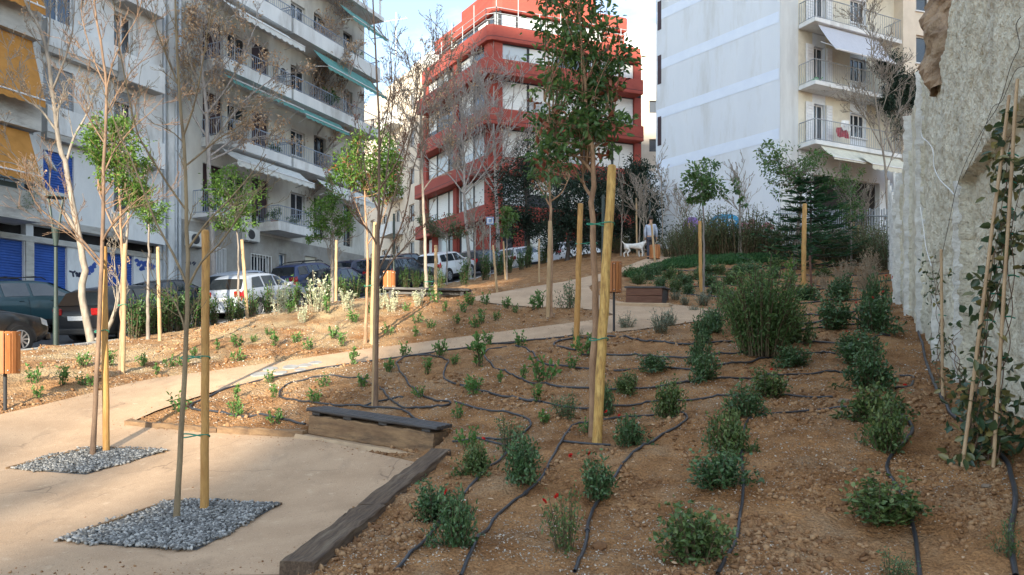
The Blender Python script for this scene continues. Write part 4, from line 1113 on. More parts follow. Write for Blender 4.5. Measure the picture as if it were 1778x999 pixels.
for (z0, z1), gl_, gr_ in zip(zf, (['glass','glass_reflect'], ['blind','glass_reflect','blind'], ['glass_reflect','glass_reflect','glass'], ['glass_blue','glass_reflect','glass_blue','glass'], ['glass','glass_reflect'])[:], (['glass'], ['glass_reflect','glass','blind'], ['blind','blind','glass_reflect'], ['blind','glass_reflect','blind'], ['glass_reflect','blind','glass'])):  # pale and blue panes mixed in as painted reflections
    wing(DL, LL-1.2, z0, z1, .1, 5, gl_); wing(DR, LR-1.0, z0, z1, .1, 5, gr_)
    c = slab(corner_poly(.9, .9, .25, .3, .8), z0+.002, z1-.002).build('corner_column', M['red'], D)
    for dv, L in ((DL, LL-.9), (DR, LR-.8), (DL, LL*.45), ):
        nrm = Vector((dv.y, -dv.x)) if Vector((dv.y, -dv.x)).y < 0 else Vector((-dv.y, dv.x))
        p = dv*L+nrm*.12
        MB().box(-.28, .28, -.22, .22, z0+.003, z1-.003, Matrix.Translation((p.x, p.y, 0)) @ Matrix.Rotation(math.atan2(dv.y, dv.x), 4, 'Z')).build('column', M['red'], D)
# ground floor columns, penthouse, roof rail
for dv, Ls in ((DL, (1.5, 5, 8.5)), (DR, (2, 6, 10))):
    for L in Ls:
        p = dv*L; MB().box(p.x-.4, p.x+.4, p.y-.4, p.y+.4, 3, 11.09).build('column', M['red'], D)
slab(corner_poly(LL-1.6, LR-2.0, -1.0, .4, 7), 24.86, 26.5).build('penthouse', M['red'], D)
wing(DL, LL-3.0, 24.95, 26.4, -.95, 5, ['glass','glass_blue']); wing(DR, LR-3.2, 24.95, 26.4, -.95, 5, ['glass_reflect','glass'])
slab(corner_poly(LL-1.2, LR-1.6, -.6, .4, 7.6), 26.5, 27.6).build('floor_band', M['red'], D, bevel=.1)
slab(corner_poly(LL-4, LR-5, -2.5, .4, 4), 27.6, 30.0).build('roof_house', M['red'], D)
cp = corner_poly(LL-.3, LR-.3, .42, .5)
rp = [cp[0], cp[1], cp[2], cp[3]]
q = MB()
for hh in (.45, .85, 1.25): q.tube([(p.x, p.y, 24.86+hh) for p in rp], .028, 6)
for a, b in zip(rp[:-1], rp[1:]):
    n = max(1, int((b-a).length/1.6))
    for k in range(n+1):
        c = a.lerp(b, k/n); q.tube([(c.x, c.y, 24.84), (c.x, c.y, 25.6), (c.x, c.y, 27.0 if k % 2 else 26.15)], .032, 6)
q.build('roof_railing', M['rail_grey'], D)

# pale building further along the street
Cc = C0+DL*11.6
E_ = thing('apartment_building', 'beige apartment block between the white balconies and the red offices', 'building', (Cc.x, Cc.y, 0), math.atan2(DL.y, DL.x))
ops = []
for z in (9.9, 13.1, 16.3, 19.5, 22.7): ops += [(1.2, 2.3, z, z+1.5), (4.2, 5.2, z-.6, z+1.5), (7.0, 8.2, z, z+1.5), (10, 11, z, z+1.5)]
mb = MB(); wall_open(mb, .2, 13, 0, 26.2, [(a, b, c, d) for a, b, c, d in ops], 0, -.3)
mb.add([(.2,0,0),(.2,0,26.2),(.2,-9,26.2),(.2,-9,0)], [(0,1,2,3)]); mb.add([(13,0,0),(13,-9,0),(13,-9,26.2),(13,0,26.2)], [(0,1,2,3)]); mb.add([(.2,0,26.2),(13,0,26.2),(13,-9,26.2),(.2,-9,26.2)], [(0,1,2,3)])
mb.build('wall', M['pl_peach'], E_)
for o in ops: window(E_, *o, -.2, 'frame_w', 'glass', 2, sill=False)
for z in (9.2, 12.4, 15.6, 18.8, 22.0):
    s = box_part(E_, 'balcony', 'pl_white', 3.4, 6.4, .004, 1.1, z-.15, z); box_part(s, 'parapet', 'pl_white', 3.4, 6.4, 1.0, 1.1, z+.003, z+.9); box_part(s, 'parapet', 'pl_white', 3.4, 3.5, .004, .997, z+.003, z+.9)
box_part(E_, 'roof_house', 'pl_white', 2, 6, -6, -2, 26.21, 28.3); box_part(E_, 'chimney', 'pl_peach', 8, 8.6, -3, -2.4, 26.21, 28)
at_ = thing('aerial', 'tall thin television aerial on the roof of the beige block', 'aerial', tuple(Vector((Cc.x, Cc.y, 26.2))+Vector((DL.x*5.0, DL.y*5.0, 2.1))))
q = MB(); q.tube([(0, 0, -.05), (0, 0, 4.0)], .03, 6).tube([(-1.0, 0, 3.2), (1.0, 0, 3.5)], .02, 5)
for k in range(6): q.tube([(-.9+k*.36, -.35, 3.22+k*.054), (-.9+k*.36, .35, 3.22+k*.054)], .012, 4)
q.build('mast', M['metal_grey'], at_)

# beige block behind the offices
Gb = thing('apartment_building', 'pale beige block showing between the red offices and the striped wall', 'building', (6, 66, 0), 0)
mb = MB(); ops = [(10.3-6+5.5+k*0, 10.3-6+6.1, z, z+1.0) for k in (0,) for z in (16.2, 19.4, 22.8, 26.0)]
mb2 = [(6.1, 6.9, z, z+1.1) for z in (12.8, 16.2, 19.6, 23.0)]
wall_open(mb, -1, 16, 0, 26.5, mb2); mb.add([(-1,0,26.5),(16,0,26.5),(16,10,26.5),(-1,10,26.5)], [(0,1,2,3)]); mb.add([(-1,0,0),(-1,0,26.5),(-1,10,26.5),(-1,10,0)], [(0,1,2,3)])
mb.build('wall', M['pl_peach'], Gb)
for o in mb2: window(Gb, *o, .15, 'frame_d', 'glass', 1, sill=False)
box_part(Gb, 'roof_house', 'pl_blue', 0, 14, 1.5, 9, 26.51, 31.5)
railing(Gb, [(-1, .1, 26.5), (16, .1, 26.5)], 1.6, 'rail_grey', 1.4, r=.03)
box_part(Gb, 'parapet', 'pl_peach', 3.0, 16, -.02, .25, 26.505, 28.2)

# white building with the striped blank wall ------------------------------
W0 = Vector((12.7, 35.5)); WL = Vector((-.605, .796)); WF = Vector((.9, .435)).normalized()
Wb = thing('apartment_building', 'tall white building with pale stripes on its blank wall and balconies on its front', 'building', (W0.x, W0.y, 0), math.atan2(WF.y, WF.x))
def wloc(v):   # world xy offset -> local
    a = math.atan2(WF.y, WF.x); return Vector((v.x*math.cos(a)+v.y*math.sin(a), -v.x*math.sin(a)+v.y*math.cos(a)))
wl_ = wloc(WL)
far = wl_*7.75
RH = 27.0
fops = []
FLW = [11.7, 14.5, 17.45, 20.4]
for z in FLW:
    fops += [(2.15, 2.95, z+.05, z+2.15), (4.75, 5.85, z+.85, z+2.05)]
fops.append((2.2, 6.9, 7.6, 10.4))
mb = MB(); wall_open(mb, 0, 9.4, 0, RH, fops)
mb.add([(0,0,0),(0,0,RH),(far.x,far.y,RH),(far.x,far.y,0)], [(0,1,2,3)])
mb.add([(0,0,RH),(9.4,0,RH),(9.4,9,RH),(far.x,far.y,RH)], [(0,1,2,3)]); mb.add([(9.4,0,0),(9.4,9,0),(9.4,9,RH),(9.4,0,RH)], [(0,1,2,3)]); mb.add([(far.x,far.y,0),(far.x,far.y,RH),(9.4,9,RH),(9.4,9,0)], [(0,1,2,3)])
mb.build('wall', M['pl_blue'], Wb)
nl = Vector((wl_.y, -wl_.x)); nl = nl if nl.x < 0 else -nl
def on_side(a, b, z0, z1, t=.012):
    p, q = wl_*a+nl*.002, wl_*b+nl*.002
    return [(p.x, p.y, z0), (q.x, q.y, z0), (q.x, q.y, z1), (p.x, p.y, z1)]
for z in (12.1, 14.95, 17.65, 20.4, 23.1):
    q = MB(); q.add([tuple(Vector((v[0]+nl.x*.01, v[1]+nl.y*.01, v[2]))) for v in on_side(.05, 7.7, z-.26, z+.26)], [(0, 1, 2, 3)]); q.build('stripe', M['stripe'], Wb)
# sand coloured front return
box_part(Wb, 'front_strip', 'pl_strip', .003, 1.15, -.03, -.003, 0, RH-.05)
for ua, ub in ((1.153, 2.1), (3.0, 4.7), (5.9, 8.1)): box_part(Wb, 'front_render', 'pl_sand', ua, ub, -.016, -.002, 11.55, RH-.05)
for z in FLW:
    o = (2.15, 2.95, z+.05, z+2.15)
    window(Wb, *o, .14, 'frame_w', 'glass', 2, sill=False, name='balcony_door')
    window(Wb, 4.75, 5.85, z+.85, z+2.05, .12, 'frame_w', 'glass', 3)
    for a, b in ((1.62, 2.12), (2.98, 3.38)):
        s = MB(); s.box(a, b, -.10, -.06, z+.04, z+2.15)
        for k in range(14): s.box(a+.05, b-.05, -.125, -.101, z+.14+k*.14, z+.22+k*.14)
        s.build('shutter', M['white_shut'], Wb)
    s = box_part(Wb, 'balcony', 'pl_white', 1.16, 7.2, -1.05, -.034, z-.2, z+.0, bevel=.01)
    railing(s, [(1.2, -.06, z), (1.2, -1.0, z), (7.15, -1.0, z), (7.15, -.06, z)], 1.0, 'rail_grey', .13, r=.012)
for k in range(9): MB()
awning(Wb, 1.5, 5.6, FLW[2]-.25, -.9, FLW[2]-1.75, -1.9, 'awn_l', .0, .05)
awning(Wb, 1.6, 7.1, FLW[0]-.22, -.95, FLW[0]-.95, -1.75, 'awn_c', .0, .1, arms=False)
awning(Wb, 3.6, 8.6, FLW[0]-.55, -1.5, FLW[0]-1.15, -2.2, 'awn_c', .12, .2, arms=False)
box_part(Wb, 'shop_recess', 'dark_in', 2.2, 6.9, .29, .31, 7.6, 10.4)
box_part(Wb, 'ground_floor_wall', 'pl_grey', 1.2, 9.3, -.05, -.035, 5.5, 7.9)
for x in (8.2, 8.75):
    MB().tube([(x, -.1, 6), (x, -.1, 15), (x, -.1, RH)], .09, 8).build('drain_pipe', M['pipe'], Wb, smooth=True)
# narrow windows at the far end of the blank wall
for z in (13.2, 16.6, 19.6):
    q = MB(); q.add([(v[0]+nl.x*.012, v[1]+nl.y*.012, v[2]) for v in on_side(7.35, 7.62, z, z+1.6)], [(0, 1, 2, 3)]); q.build('window', M['maroon'], Wb)
p = wl_*7.4+nl*.6
box_part(Wb, 'balcony', 'pl_blue', p.x-.6, p.x+.25, p.y-.2, p.y+.8, 10.4, 11.6)
# graffiti on the foot of the blank wall
def sg(px, py):
    """point of the blank wall seen at a pixel, in (along, height)"""
    k = (px-CX)/F; t = (12.7-k*35.5)/(k*.796+.605); Y = 35.5+.796*t; return t, EYE+(HY-py)/F*Y
def side_scribble(mat, strokes, w, off):
    for k, s in enumerate(strokes):
        mb = MB(); ribbon(mb, [sg(*q) for q in s], w, 0)
        V = []
        for a, _, z in mb.v:
            v = wl_*a+nl*(off+.0012*k); V.append((v.x, v.y, z))
        mb.v = V; mb.build('graffiti', M[mat], Wb)
side_scribble('ink_purple', [[(1187,398),(1192,386),(1200,382),(1208,384),(1214,392)],[(1190,402),(1200,390),(1212,394)],[(1188,408),(1200,398),(1212,402)]], .30, .014)
side_scribble('ink_sky', [[(1233,398),(1237,384),(1247,377),(1262,376),(1276,378),(1282,386)],[(1240,402),(1246,388),(1258,384),(1268,392)],[(1252,402),(1262,390),(1276,392),(1280,400)],[(1284,398),(1278,386)]], .22, .016)
side_scribble('ink_white', [[(1240,396),(1248,386),(1260,390)],[(1262,400),(1272,388)]], .10, .019)
side_scribble('ink_pink', [[(1284,402),(1290,388),(1298,394),(1306,384),(1310,394)],[(1286,408),(1298,398),(1308,404)],[(1322,398),(1332,390),(1344,396)]], .20, .014)
# beige building at the far end, above the retaining wall
Fb = thing('apartment_building', 'beige building with dark windows above the top of the shotcrete wall', 'building', (20.35, 38.5, 0), R(18))
fo = [(.55, 1.5, z, z+1.45) for z in (11.2, 13.9, 16.7, 19.4)]
mb = MB(); wall_open(mb, -.3, 12, 0, 27, fo); mb.add([(-.3,0,0),(-.3,0,27),(-.3,8,27),(-.3,8,0)], [(0,1,2,3)]); mb.add([(-.3,0,27),(12,0,27),(12,8,27),(-.3,8,27)], [(0,1,2,3)])
mb.build('wall', M['pl_peach'], Fb)
for o in fo: window(Fb, *o, .15, 'frame_w', 'glass', 1)

# ---------------------------------------------------------------- retaining wall, fence
def wl2(Y): return 4.5+.42*(Y-6.6)
WD = Vector((.42, 1.0)).normalized(); WN = Vector((-WD.y, WD.x))     # towards the garden
def wall_panel(Y0, Y1, off, top, hole=None, step=.05, seed=0):
    """rough sprayed panel between two stations, its face pushed off towards the garden"""
    n = max(4, int((Y1-Y0)*1.085/step)); t0 = min(h1(wl2(Y0), Y0), h1(wl2(Y1), Y1))-.5
    zt = np.interp(np.linspace(Y0, Y1, n+1), *zip(*top)); m = max(6, int((zt.max()-t0)/step))
    Y = np.linspace(Y0, Y1, n+1)[:, None]+np.zeros((1, m+1)); Z = t0+(zt[:, None]-t0)*np.linspace(0, 1, m+1)[None]
    s = Y*1.085
    d = vnoise(s*.9, Z*.6, 21+seed)*.03+vnoise(s*3.4, Z*3.0, 22)*.022+np.minimum(vnoise(s*9, Z*8, 23), .12)*.055+np.minimum(vnoise(s*19, Z*17, 24), .1)*.06
    o = off+d
    if hole is not None: o = np.where((Y < hole[0]) & (Z < hole[1]), o-.14, o)
    X = wl2(Y)+WN.x*o; YY_ = Y+WN.y*o
    V = np.stack([X, YY_, Z], -1).reshape(-1, 3); i = np.arange((n+1)*(m+1)).reshape(n+1, m+1)
    Qs = np.stack([i[:-1, :-1], i[1:, :-1], i[1:, 1:], i[:-1, 1:]], -1).reshape(-1, 4)
    return V, Qs, i
RW = thing('retaining_wall', 'tall rough shotcrete retaining wall along the planted slope', 'wall', (0, 0, 0))
def panel(Y0, Y1, off, top, hole=None, step=.05, seed=0):
    V, Qs, i = wall_panel(Y0, Y1, off, top, hole, step, seed)
    back = V.copy(); back[:, 0] -= WN.x*1.0; back[:, 1] -= WN.y*1.0
    n = len(V); Q2 = []
    for e in (i[0, :], i[-1, :], i[:, -1]):
        Q2.append(np.stack([e[:-1], e[1:], e[1:]+n, e[:-1]+n], -1))
    me = np_mesh('wall_panel', np.concatenate([V, back]), np.concatenate([Qs]+Q2), smooth=False)
    return meshobj('wall_panel', me, M['wallc'], RW)
panel(4.2, 13.2, 0, [(4, 11), (8.6, 8.6), (9.4, 7.0), (10.2, 6.5), (10.9, 6.0), (11.5, 5.95), (13.3, 6.6)], hole=(9.75, 3.78), step=.045)
panel(13.2, 14.7, .05, [(13, 6.5), (15, 6.3)], seed=3)
panel(14.7, 16.0, .10, [(14, 5.6), (17, 5.4)], seed=5)
panel(16.0, 16.6, .14, [(16, 5.2), (18, 5.0)], seed=7)
def fin(Y, off, z1, w=.07, seed=0, name='edge_fin'):
    """ragged vertical edge strip left where two panels meet"""
    r = np.random.default_rng(seed); x, y = wl2(Y)+WN.x*off, Y+WN.y*off; z0 = h1(x, y)-.3; n = int((z1-z0)/.09); q = MB()
    for k in range(n+1):
        e = w*(.62+.5*r.random()); zz = z0+(z1-z0)*k/n; g_ = .035+.02*r.random(); jx = r.normal()*.006
        for du, dn in ((-g_, -.1), (-g_*.9, e), (g_*.8, e*.93), (g_, -.1)):
            q.v.append((x+jx+WD.x*du+WN.x*dn, y+jx+WD.y*du+WN.y*dn, zz))
    for k in range(n):
        for j in range(4): q.f.append((k*4+j, k*4+(j+1) % 4, k*4+4+(j+1) % 4, k*4+4+j))
    q.f += [(0, 1, 2, 3), (n*4+3, n*4+2, n*4+1, n*4)]
    q.build(name, M['wallrough'], RW)
fin(13.25, .05, 6.55, .10, 1); fin(14.75, .10, 6.25, .10, 2); fin(16.05, .14, 5.45, .09, 3); fin(9.80, -.02, 3.8, .10, 4); fin(16.62, .16, 5.1, .08, 5); fin(11.6, .04, 2.45, .06, 7)
fin(6.05, .0, 3.2, .05, 8)
# crumbling brown masonry at its top
q = MB(); r = np.random.default_rng(5); n, m = 26, 14; V = []
for i in range(n+1):
    t = i/n; Y = 11.6+(.55*t); zt = 5.75+t*0+0
    for j in range(m):
        a = 2*math.pi*j/m; z = 5.6+3.0*t; rad = .17+.05*math.sin(t*9)+.06*math.sin(t*23+a*2)+r.normal()*.025
        V.append((wl2(11.55)+.02+math.cos(a)*rad*1.0+t*-.03, 11.55+math.sin(a)*rad*1.3, z))
q.add(V, [(i*m+j, i*m+(j+1) % m, (i+1)*m+(j+1) % m, (i+1)*m+j) for i in range(n) for j in range(m)])
q.build('broken_masonry', M['brownrock'], RW)

def cable(pts3, r, mat, label, name='cable', cat='cable', sub=8):
    s = spline(pts3, .06); T = Tubes(); o = np.array(pts3[0], float); T.add(s-o, r, 6)
    ob = meshobj(name, T.mesh(name), M[mat]); ob.location = tuple(o); tagp(ob, label, cat); return ob
def wallpt(px, py, off=.1):
    """the spot of the retaining wall seen at a pixel"""
    k = (px-CX)/F; Y = (4.5-.42*6.6+WN.x*off-.42*WN.y*off)/(k-.42); return (k*Y, Y, EYE+(HY-py)/F*Y)
cable([wallpt(1600,205),wallpt(1600,235),wallpt(1612,248),wallpt(1620,262),wallpt(1622,290),wallpt(1632,312),wallpt(1650,330),wallpt(1656,338)], .008, 'cable_white', 'white cable hanging in a loop across the upper shotcrete wall')
cable([wallpt(1598,360,.16),wallpt(1604,400,.16),wallpt(1608,430,.16),wallpt(1617,462,.16)], .008, 'cable_white', 'short white cable hanging beside the far wall edge')
cable([wallpt(1772,30,.06),wallpt(1764,45,.06),wallpt(1770,80,.06),wallpt(1755,115,.06),wallpt(1735,180,.06),wallpt(1710,220,.06),wallpt(1680,275,.06),wallpt(1660,330,.06),wallpt(1645,400,.12),wallpt(1634,450,.14)], .0032, 'bark_dark', 'thin dark wire running diagonally down the shotcrete wall', 'wire', 'wire')
cable([wallpt(1778,115,.06),wallpt(1762,125,.06),wallpt(1740,175,.06),wallpt(1722,190,.06),wallpt(1700,250,.06),wallpt(1672,310,.06)], .003, 'bark_dark', 'second thin wire ending in a curl on the shotcrete wall', 'wire', 'wire')

# fences between the white building and the wall
def px_at(px, py, d): return P(px, py, d)
fe = thing('fence', 'pale metal bar fence in front of the white building', 'fence', (0, 0, 0))
q = MB(); a, b = P(1352, 452, 33), P(1548, 452, 27.5); a.z, b.z = h1(a.x, a.y), h1(b.x, b.y)
n = 54
for k in range(n+1):
    c = a.lerp(b, k/n)
    MB().box(c.x-.018, c.x+.018, c.y-.018, c.y+.018, c.z, c.z+2.0+.04*(k % 2)).build('bar', M['rail_grey'], fe)
for zz in (.3, 1.75): MB().tube([a+Vector((0, 0, zz)), b+Vector((0, 0, zz))], .03, 6).build('rail', M['rail_grey'], fe)
M['sheet'] = pmat('corrugated_pale_sheet', (.70, .72, .73), (.54, .57, .60), 1.5, .7, .3, 20, stain=(.34, .36, .38), stretch=(3, 3, .6))
sf = thing('fence', 'weathered white corrugated sheet fence at the end of the shotcrete wall', 'fence', (0, 0, 0))
a, b = P(1546, 470, 25.0), P(1573, 480, 16.9); a.z, b.z = h1(a.x, a.y)-.2, h1(b.x, b.y)-.2
n = 6
for k in range(n):
    p, r_ = a.lerp(b, k/n+.004), a.lerp(b, (k+1)/n-.004); mb = MB(); m = 10; hgt = 3.1-.25*(k % 3)+.2*k/n
    dd = (r_-p); nn = Vector((-dd.y, dd.x, 0)).normalized()
    for i in range(m+1):
        c = p.lerp(r_, i/m)+nn*(.03*math.sin(i*math.pi*.9)); mb.v += [tuple(c), tuple(c+Vector((0, 0, hgt+.03*math.sin(i*2+k))))]
    mb.f = [(2*i, 2*i+2, 2*i+3, 2*i+1) for i in range(m)]
    o = mb.build('sheet', M['sheet'], sf)
    MB().tube([p-nn*.05, p-nn*.05+Vector((0, 0, hgt+.15))], .035, 6).build('fence_post', M['wallrough'], sf)
# ---------------------------------------------------------------- vegetation
ORD = "first second third fourth fifth sixth seventh eighth ninth tenth eleventh twelfth thirteenth fourteenth fifteenth sixteenth seventeenth eighteenth nineteenth twentieth".split()
ORD += ["twenty-"+w for w in ORD[:9]]+["thirtieth"]+["thirty-"+w for w in ORD[:9]]+["fortieth"]+["forty-"+w for w in ORD[:9]]
def px_size(w, y): return w*y/F

def shrub_meshes(seed, r, h, stems, per, L, W, mat, upright=.5, loose=0.0, droop=.1):
    """unit shrub: stems fan out from the root, leaves along them; low wide shrubs for small values of upright"""
    rg = np.random.default_rng(seed); lv = Leaves(); tb_ = Tubes()
    lob = rg.normal(size=(5, 2))*r*.45
    for k in range(stems):
        a = rg.random()*2*np.pi; rr_ = np.sqrt(rg.random())
        o = np.array([math.cos(a), math.sin(a)])*r*rr_
        if upright < .6: o = o*.62+lob[k % 5]*.62
        f = min(1.25, np.hypot(*o)/r)
        dome = math.sqrt(max(.04, 1-min(.96, f*f*(1-.75*upright))))
        hh = h*dome*(.55+.5*rg.random()) if rg.random() < .9 else h*dome*1.2
        p0 = np.array([o[0]*.5, o[1]*.5, 0]); p2 = np.array([o[0]*1.08, o[1]*1.08, max(.10*h, hh)])
        p1 = np.array([o[0]*(.95-.55*upright), o[1]*(.95-.55*upright), hh*.55])+rg.normal(size=3)*r*.06
        t = np.linspace(0, 1, 7)[:, None]; c = (1-t)**2*p0+2*t*(1-t)*p1+t*t*p2
        tb_.add(c, np.linspace(.005, .002, 7)*max(1, h/.4), 4)
        n = per; tt = .06+.94*rg.random(n)[:, None]**(.8 if upright < .6 else .7)
        q = (1-tt)**2*p0+2*tt*(1-tt)*p1+tt*tt*p2+rg.normal(size=(n, 3))*r*(.09+loose)
        q[:, 2] = np.maximum(q[:, 2], .012)
        tan = unit(2*(1-tt)*(p1-p0)+2*tt*(p2-p1))
        d = tan*(.35+.5*upright)+unit(rg.normal(size=(n, 3))+np.array([0, 0, .2]))*.9
        d[:, 2] -= droop
        leaf_tone = np.clip(.30+.40*rg.random(n)+.25*(q[:, 2]/h-.5)+(rg.random()-.5)*.35, 0, 1)  # leaf colour lighter towards the top of the shrub
        lv.add(q, d, L*(.65+.6*rg.random(n)), W*(.7+.5*rg.random(n)), leaf_tone, .2, None, rg)
    return lv.mesh('foliage'), tb_.mesh('stems')
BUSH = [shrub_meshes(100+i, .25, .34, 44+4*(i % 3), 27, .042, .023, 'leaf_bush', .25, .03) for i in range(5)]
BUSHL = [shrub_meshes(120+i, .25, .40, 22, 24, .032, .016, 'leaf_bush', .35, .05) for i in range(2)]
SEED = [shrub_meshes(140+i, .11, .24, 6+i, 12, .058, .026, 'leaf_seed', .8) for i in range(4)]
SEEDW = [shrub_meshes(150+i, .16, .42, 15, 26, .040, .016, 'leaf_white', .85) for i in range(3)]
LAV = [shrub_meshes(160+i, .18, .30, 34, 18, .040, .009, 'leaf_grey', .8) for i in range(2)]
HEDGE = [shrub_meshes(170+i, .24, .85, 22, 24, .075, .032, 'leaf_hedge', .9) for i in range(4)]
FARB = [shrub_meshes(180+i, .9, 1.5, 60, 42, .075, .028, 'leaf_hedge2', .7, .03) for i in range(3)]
DRYG = [shrub_meshes(190+i, .16, .34, 26, 16, .06, .007, 'leaf_dry', .9) for i in range(2)]
M['bark_mid'] = pmat('bark_mid_grey', (.40, .36, .33), (.24, .215, .20), 4, .85, .6, 22, stretch=(3, 3, .8), bdist=.01)
M['stem'] = pmat('green_brown_stems', (.13, .10, .055), (.08, .06, .035), 8, .8)
M['stem_w'] = pmat('pale_stems', (.42, .36, .26), (.30, .25, .18), 8, .8)
def flower_mesh():
    lv = Leaves(); rg = np.random.default_rng(3)
    for k in range(7):
        a = k*2*np.pi/7; lv.add([[0, 0, 0]], [[math.cos(a), math.sin(a), .7]], .022, .020, None, .1, None, rg)
    for k in range(5):
        a = k*2*np.pi/5+.4; lv.add([[0, 0, .004]], [[math.cos(a)*.5, math.sin(a)*.5, 1]], .016, .014, None, .1, None, rg)
    return lv.mesh('flower')
FLOWER = flower_mesh(); FLOWER.materials.append(M['petal'])
for L_, m_ in ((BUSH,'leaf_bush'),(BUSHL,'leaf_bush'),(SEED,'leaf_seed'),(SEEDW,'leaf_white'),(LAV,'leaf_grey'),(HEDGE,'leaf_hedge'),(FARB,'leaf_hedge2'),(DRYG,'leaf_dry')):
    for f, s in L_:
        f.materials.append(M[m_]); s.materials.append(M['stem_w' if m_ in ('leaf_white','leaf_dry') else 'stem'])
SRC = {}
def shrub(kind, i, name, loc, s, sz, label, cat, group, flowers=(), rotz=None, mats=None):
    root = thing(name, label, cat, loc, RNG.random()*6.28 if rotz is None else rotz, group)
    root.scale = (s, s, sz)
    f, st = kind[i % len(kind)]
    key = (f.name, mats)
    if key not in SRC:
        fm = f
        if mats:
            fm = f.copy(); fm.materials.clear(); fm.materials.append(M[mats])
        a = meshobj('foliage', fm, None, root, 'stuff'); b = meshobj('stems', st, None, root, 'stuff'); SRC[key] = (a, b)
    else:
        for o in SRC[key]:
            c = o.copy(); c.parent = root; COL.objects.link(c)
    for (fx, fy, fz) in flowers:
        o = meshobj('flower', FLOWER, None, root); o.location = (fx, fy, fz); k = 1.15
        o.scale = (k/s, k/s, k/sz); o.rotation_euler = (R(55)*math.sin(fx*40), R(40)*math.cos(fy*31), fx*9)
    return root
def ground_at(px, py):
    p = G(px, py); return Vector((p.x, p.y, gz1(p.x, p.y)-.015))

# shrubs of the near planted slope: (px, foot, width, height, kind, flowers)
def place_row(lst, tmpl, group, name='shrub', cat='shrub'):
    for k, (px, py, w, hpx, kd, fl) in enumerate(lst):
        p = ground_at(px, py-hpx*.06); v_ = 1+.19*math.sin(px*1.7); s = w*p.y/F/.46*v_; sz = hpx*p.y/F/.385*(2-v_)
        lab = tmpl % ORD[k] if '%s' in tmpl else tmpl
        fs = [(RNG.normal()*.12, -.10+RNG.normal()*.1, .30+RNG.random()*.1) for _ in range(fl)]
        shrub(BUSHL if kd == 'l' else BUSH, k, name, p, s, sz, lab, cat, group, fs, None, 'leaf_bush_b' if int(px) % 3 == 0 else None)
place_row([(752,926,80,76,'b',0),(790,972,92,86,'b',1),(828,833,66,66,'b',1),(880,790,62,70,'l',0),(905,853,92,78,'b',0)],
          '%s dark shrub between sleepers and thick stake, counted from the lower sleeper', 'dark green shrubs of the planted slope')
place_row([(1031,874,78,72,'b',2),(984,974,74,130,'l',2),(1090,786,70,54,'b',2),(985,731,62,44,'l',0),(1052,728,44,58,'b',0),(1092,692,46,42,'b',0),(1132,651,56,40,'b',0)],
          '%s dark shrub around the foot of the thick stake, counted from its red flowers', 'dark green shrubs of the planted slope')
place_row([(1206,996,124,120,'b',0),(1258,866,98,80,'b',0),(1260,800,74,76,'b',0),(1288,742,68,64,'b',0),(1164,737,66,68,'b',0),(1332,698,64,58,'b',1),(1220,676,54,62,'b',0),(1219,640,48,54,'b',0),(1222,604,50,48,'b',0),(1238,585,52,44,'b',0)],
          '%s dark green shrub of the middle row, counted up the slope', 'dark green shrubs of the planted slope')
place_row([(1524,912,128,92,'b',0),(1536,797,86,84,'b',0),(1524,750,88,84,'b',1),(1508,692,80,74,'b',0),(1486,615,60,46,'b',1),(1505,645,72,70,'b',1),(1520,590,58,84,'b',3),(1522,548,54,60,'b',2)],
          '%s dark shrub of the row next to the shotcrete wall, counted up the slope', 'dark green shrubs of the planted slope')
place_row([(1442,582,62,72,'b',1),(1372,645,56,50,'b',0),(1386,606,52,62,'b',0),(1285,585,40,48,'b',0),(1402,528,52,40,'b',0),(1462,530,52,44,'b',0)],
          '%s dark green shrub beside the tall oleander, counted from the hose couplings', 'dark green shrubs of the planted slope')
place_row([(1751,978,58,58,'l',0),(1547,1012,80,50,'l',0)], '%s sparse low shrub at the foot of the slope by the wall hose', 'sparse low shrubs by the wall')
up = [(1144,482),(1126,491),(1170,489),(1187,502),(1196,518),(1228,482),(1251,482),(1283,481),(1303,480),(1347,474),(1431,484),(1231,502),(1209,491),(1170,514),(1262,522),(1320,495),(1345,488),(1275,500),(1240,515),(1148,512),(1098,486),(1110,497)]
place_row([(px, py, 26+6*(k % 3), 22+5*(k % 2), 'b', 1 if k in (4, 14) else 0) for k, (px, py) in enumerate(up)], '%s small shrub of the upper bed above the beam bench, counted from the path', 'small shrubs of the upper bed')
def small(kind, lst, tmpl, group, name, cat, hm, wm, mats=None):
    for k, t in enumerate(lst):
        px, py, h = t[:3]; p = ground_at(px, py)
        if kind is HEDGE:      # keep the hedge on the garden side of the kerb
            g_ = 0
            while g_ < 60 and (inpoly(np.array([p.x]), np.array([p.y]), ROAD)[0] or seg_dist(np.array([p.x]), np.array([p.y]), KERB)[0] < .42):
                p.y *= .992; p.x = (px-CX)/F*p.y; g_ += 1
            p.z = gz1(p.x, p.y)-.02
        s = h*p.y/F
        shrub(kind, k, name, p, s/wm*(t[3] if len(t) > 3 else 1), s/hm, tmpl % ORD[k] if '%s' in tmpl else tmpl, cat, group, mats=mats)
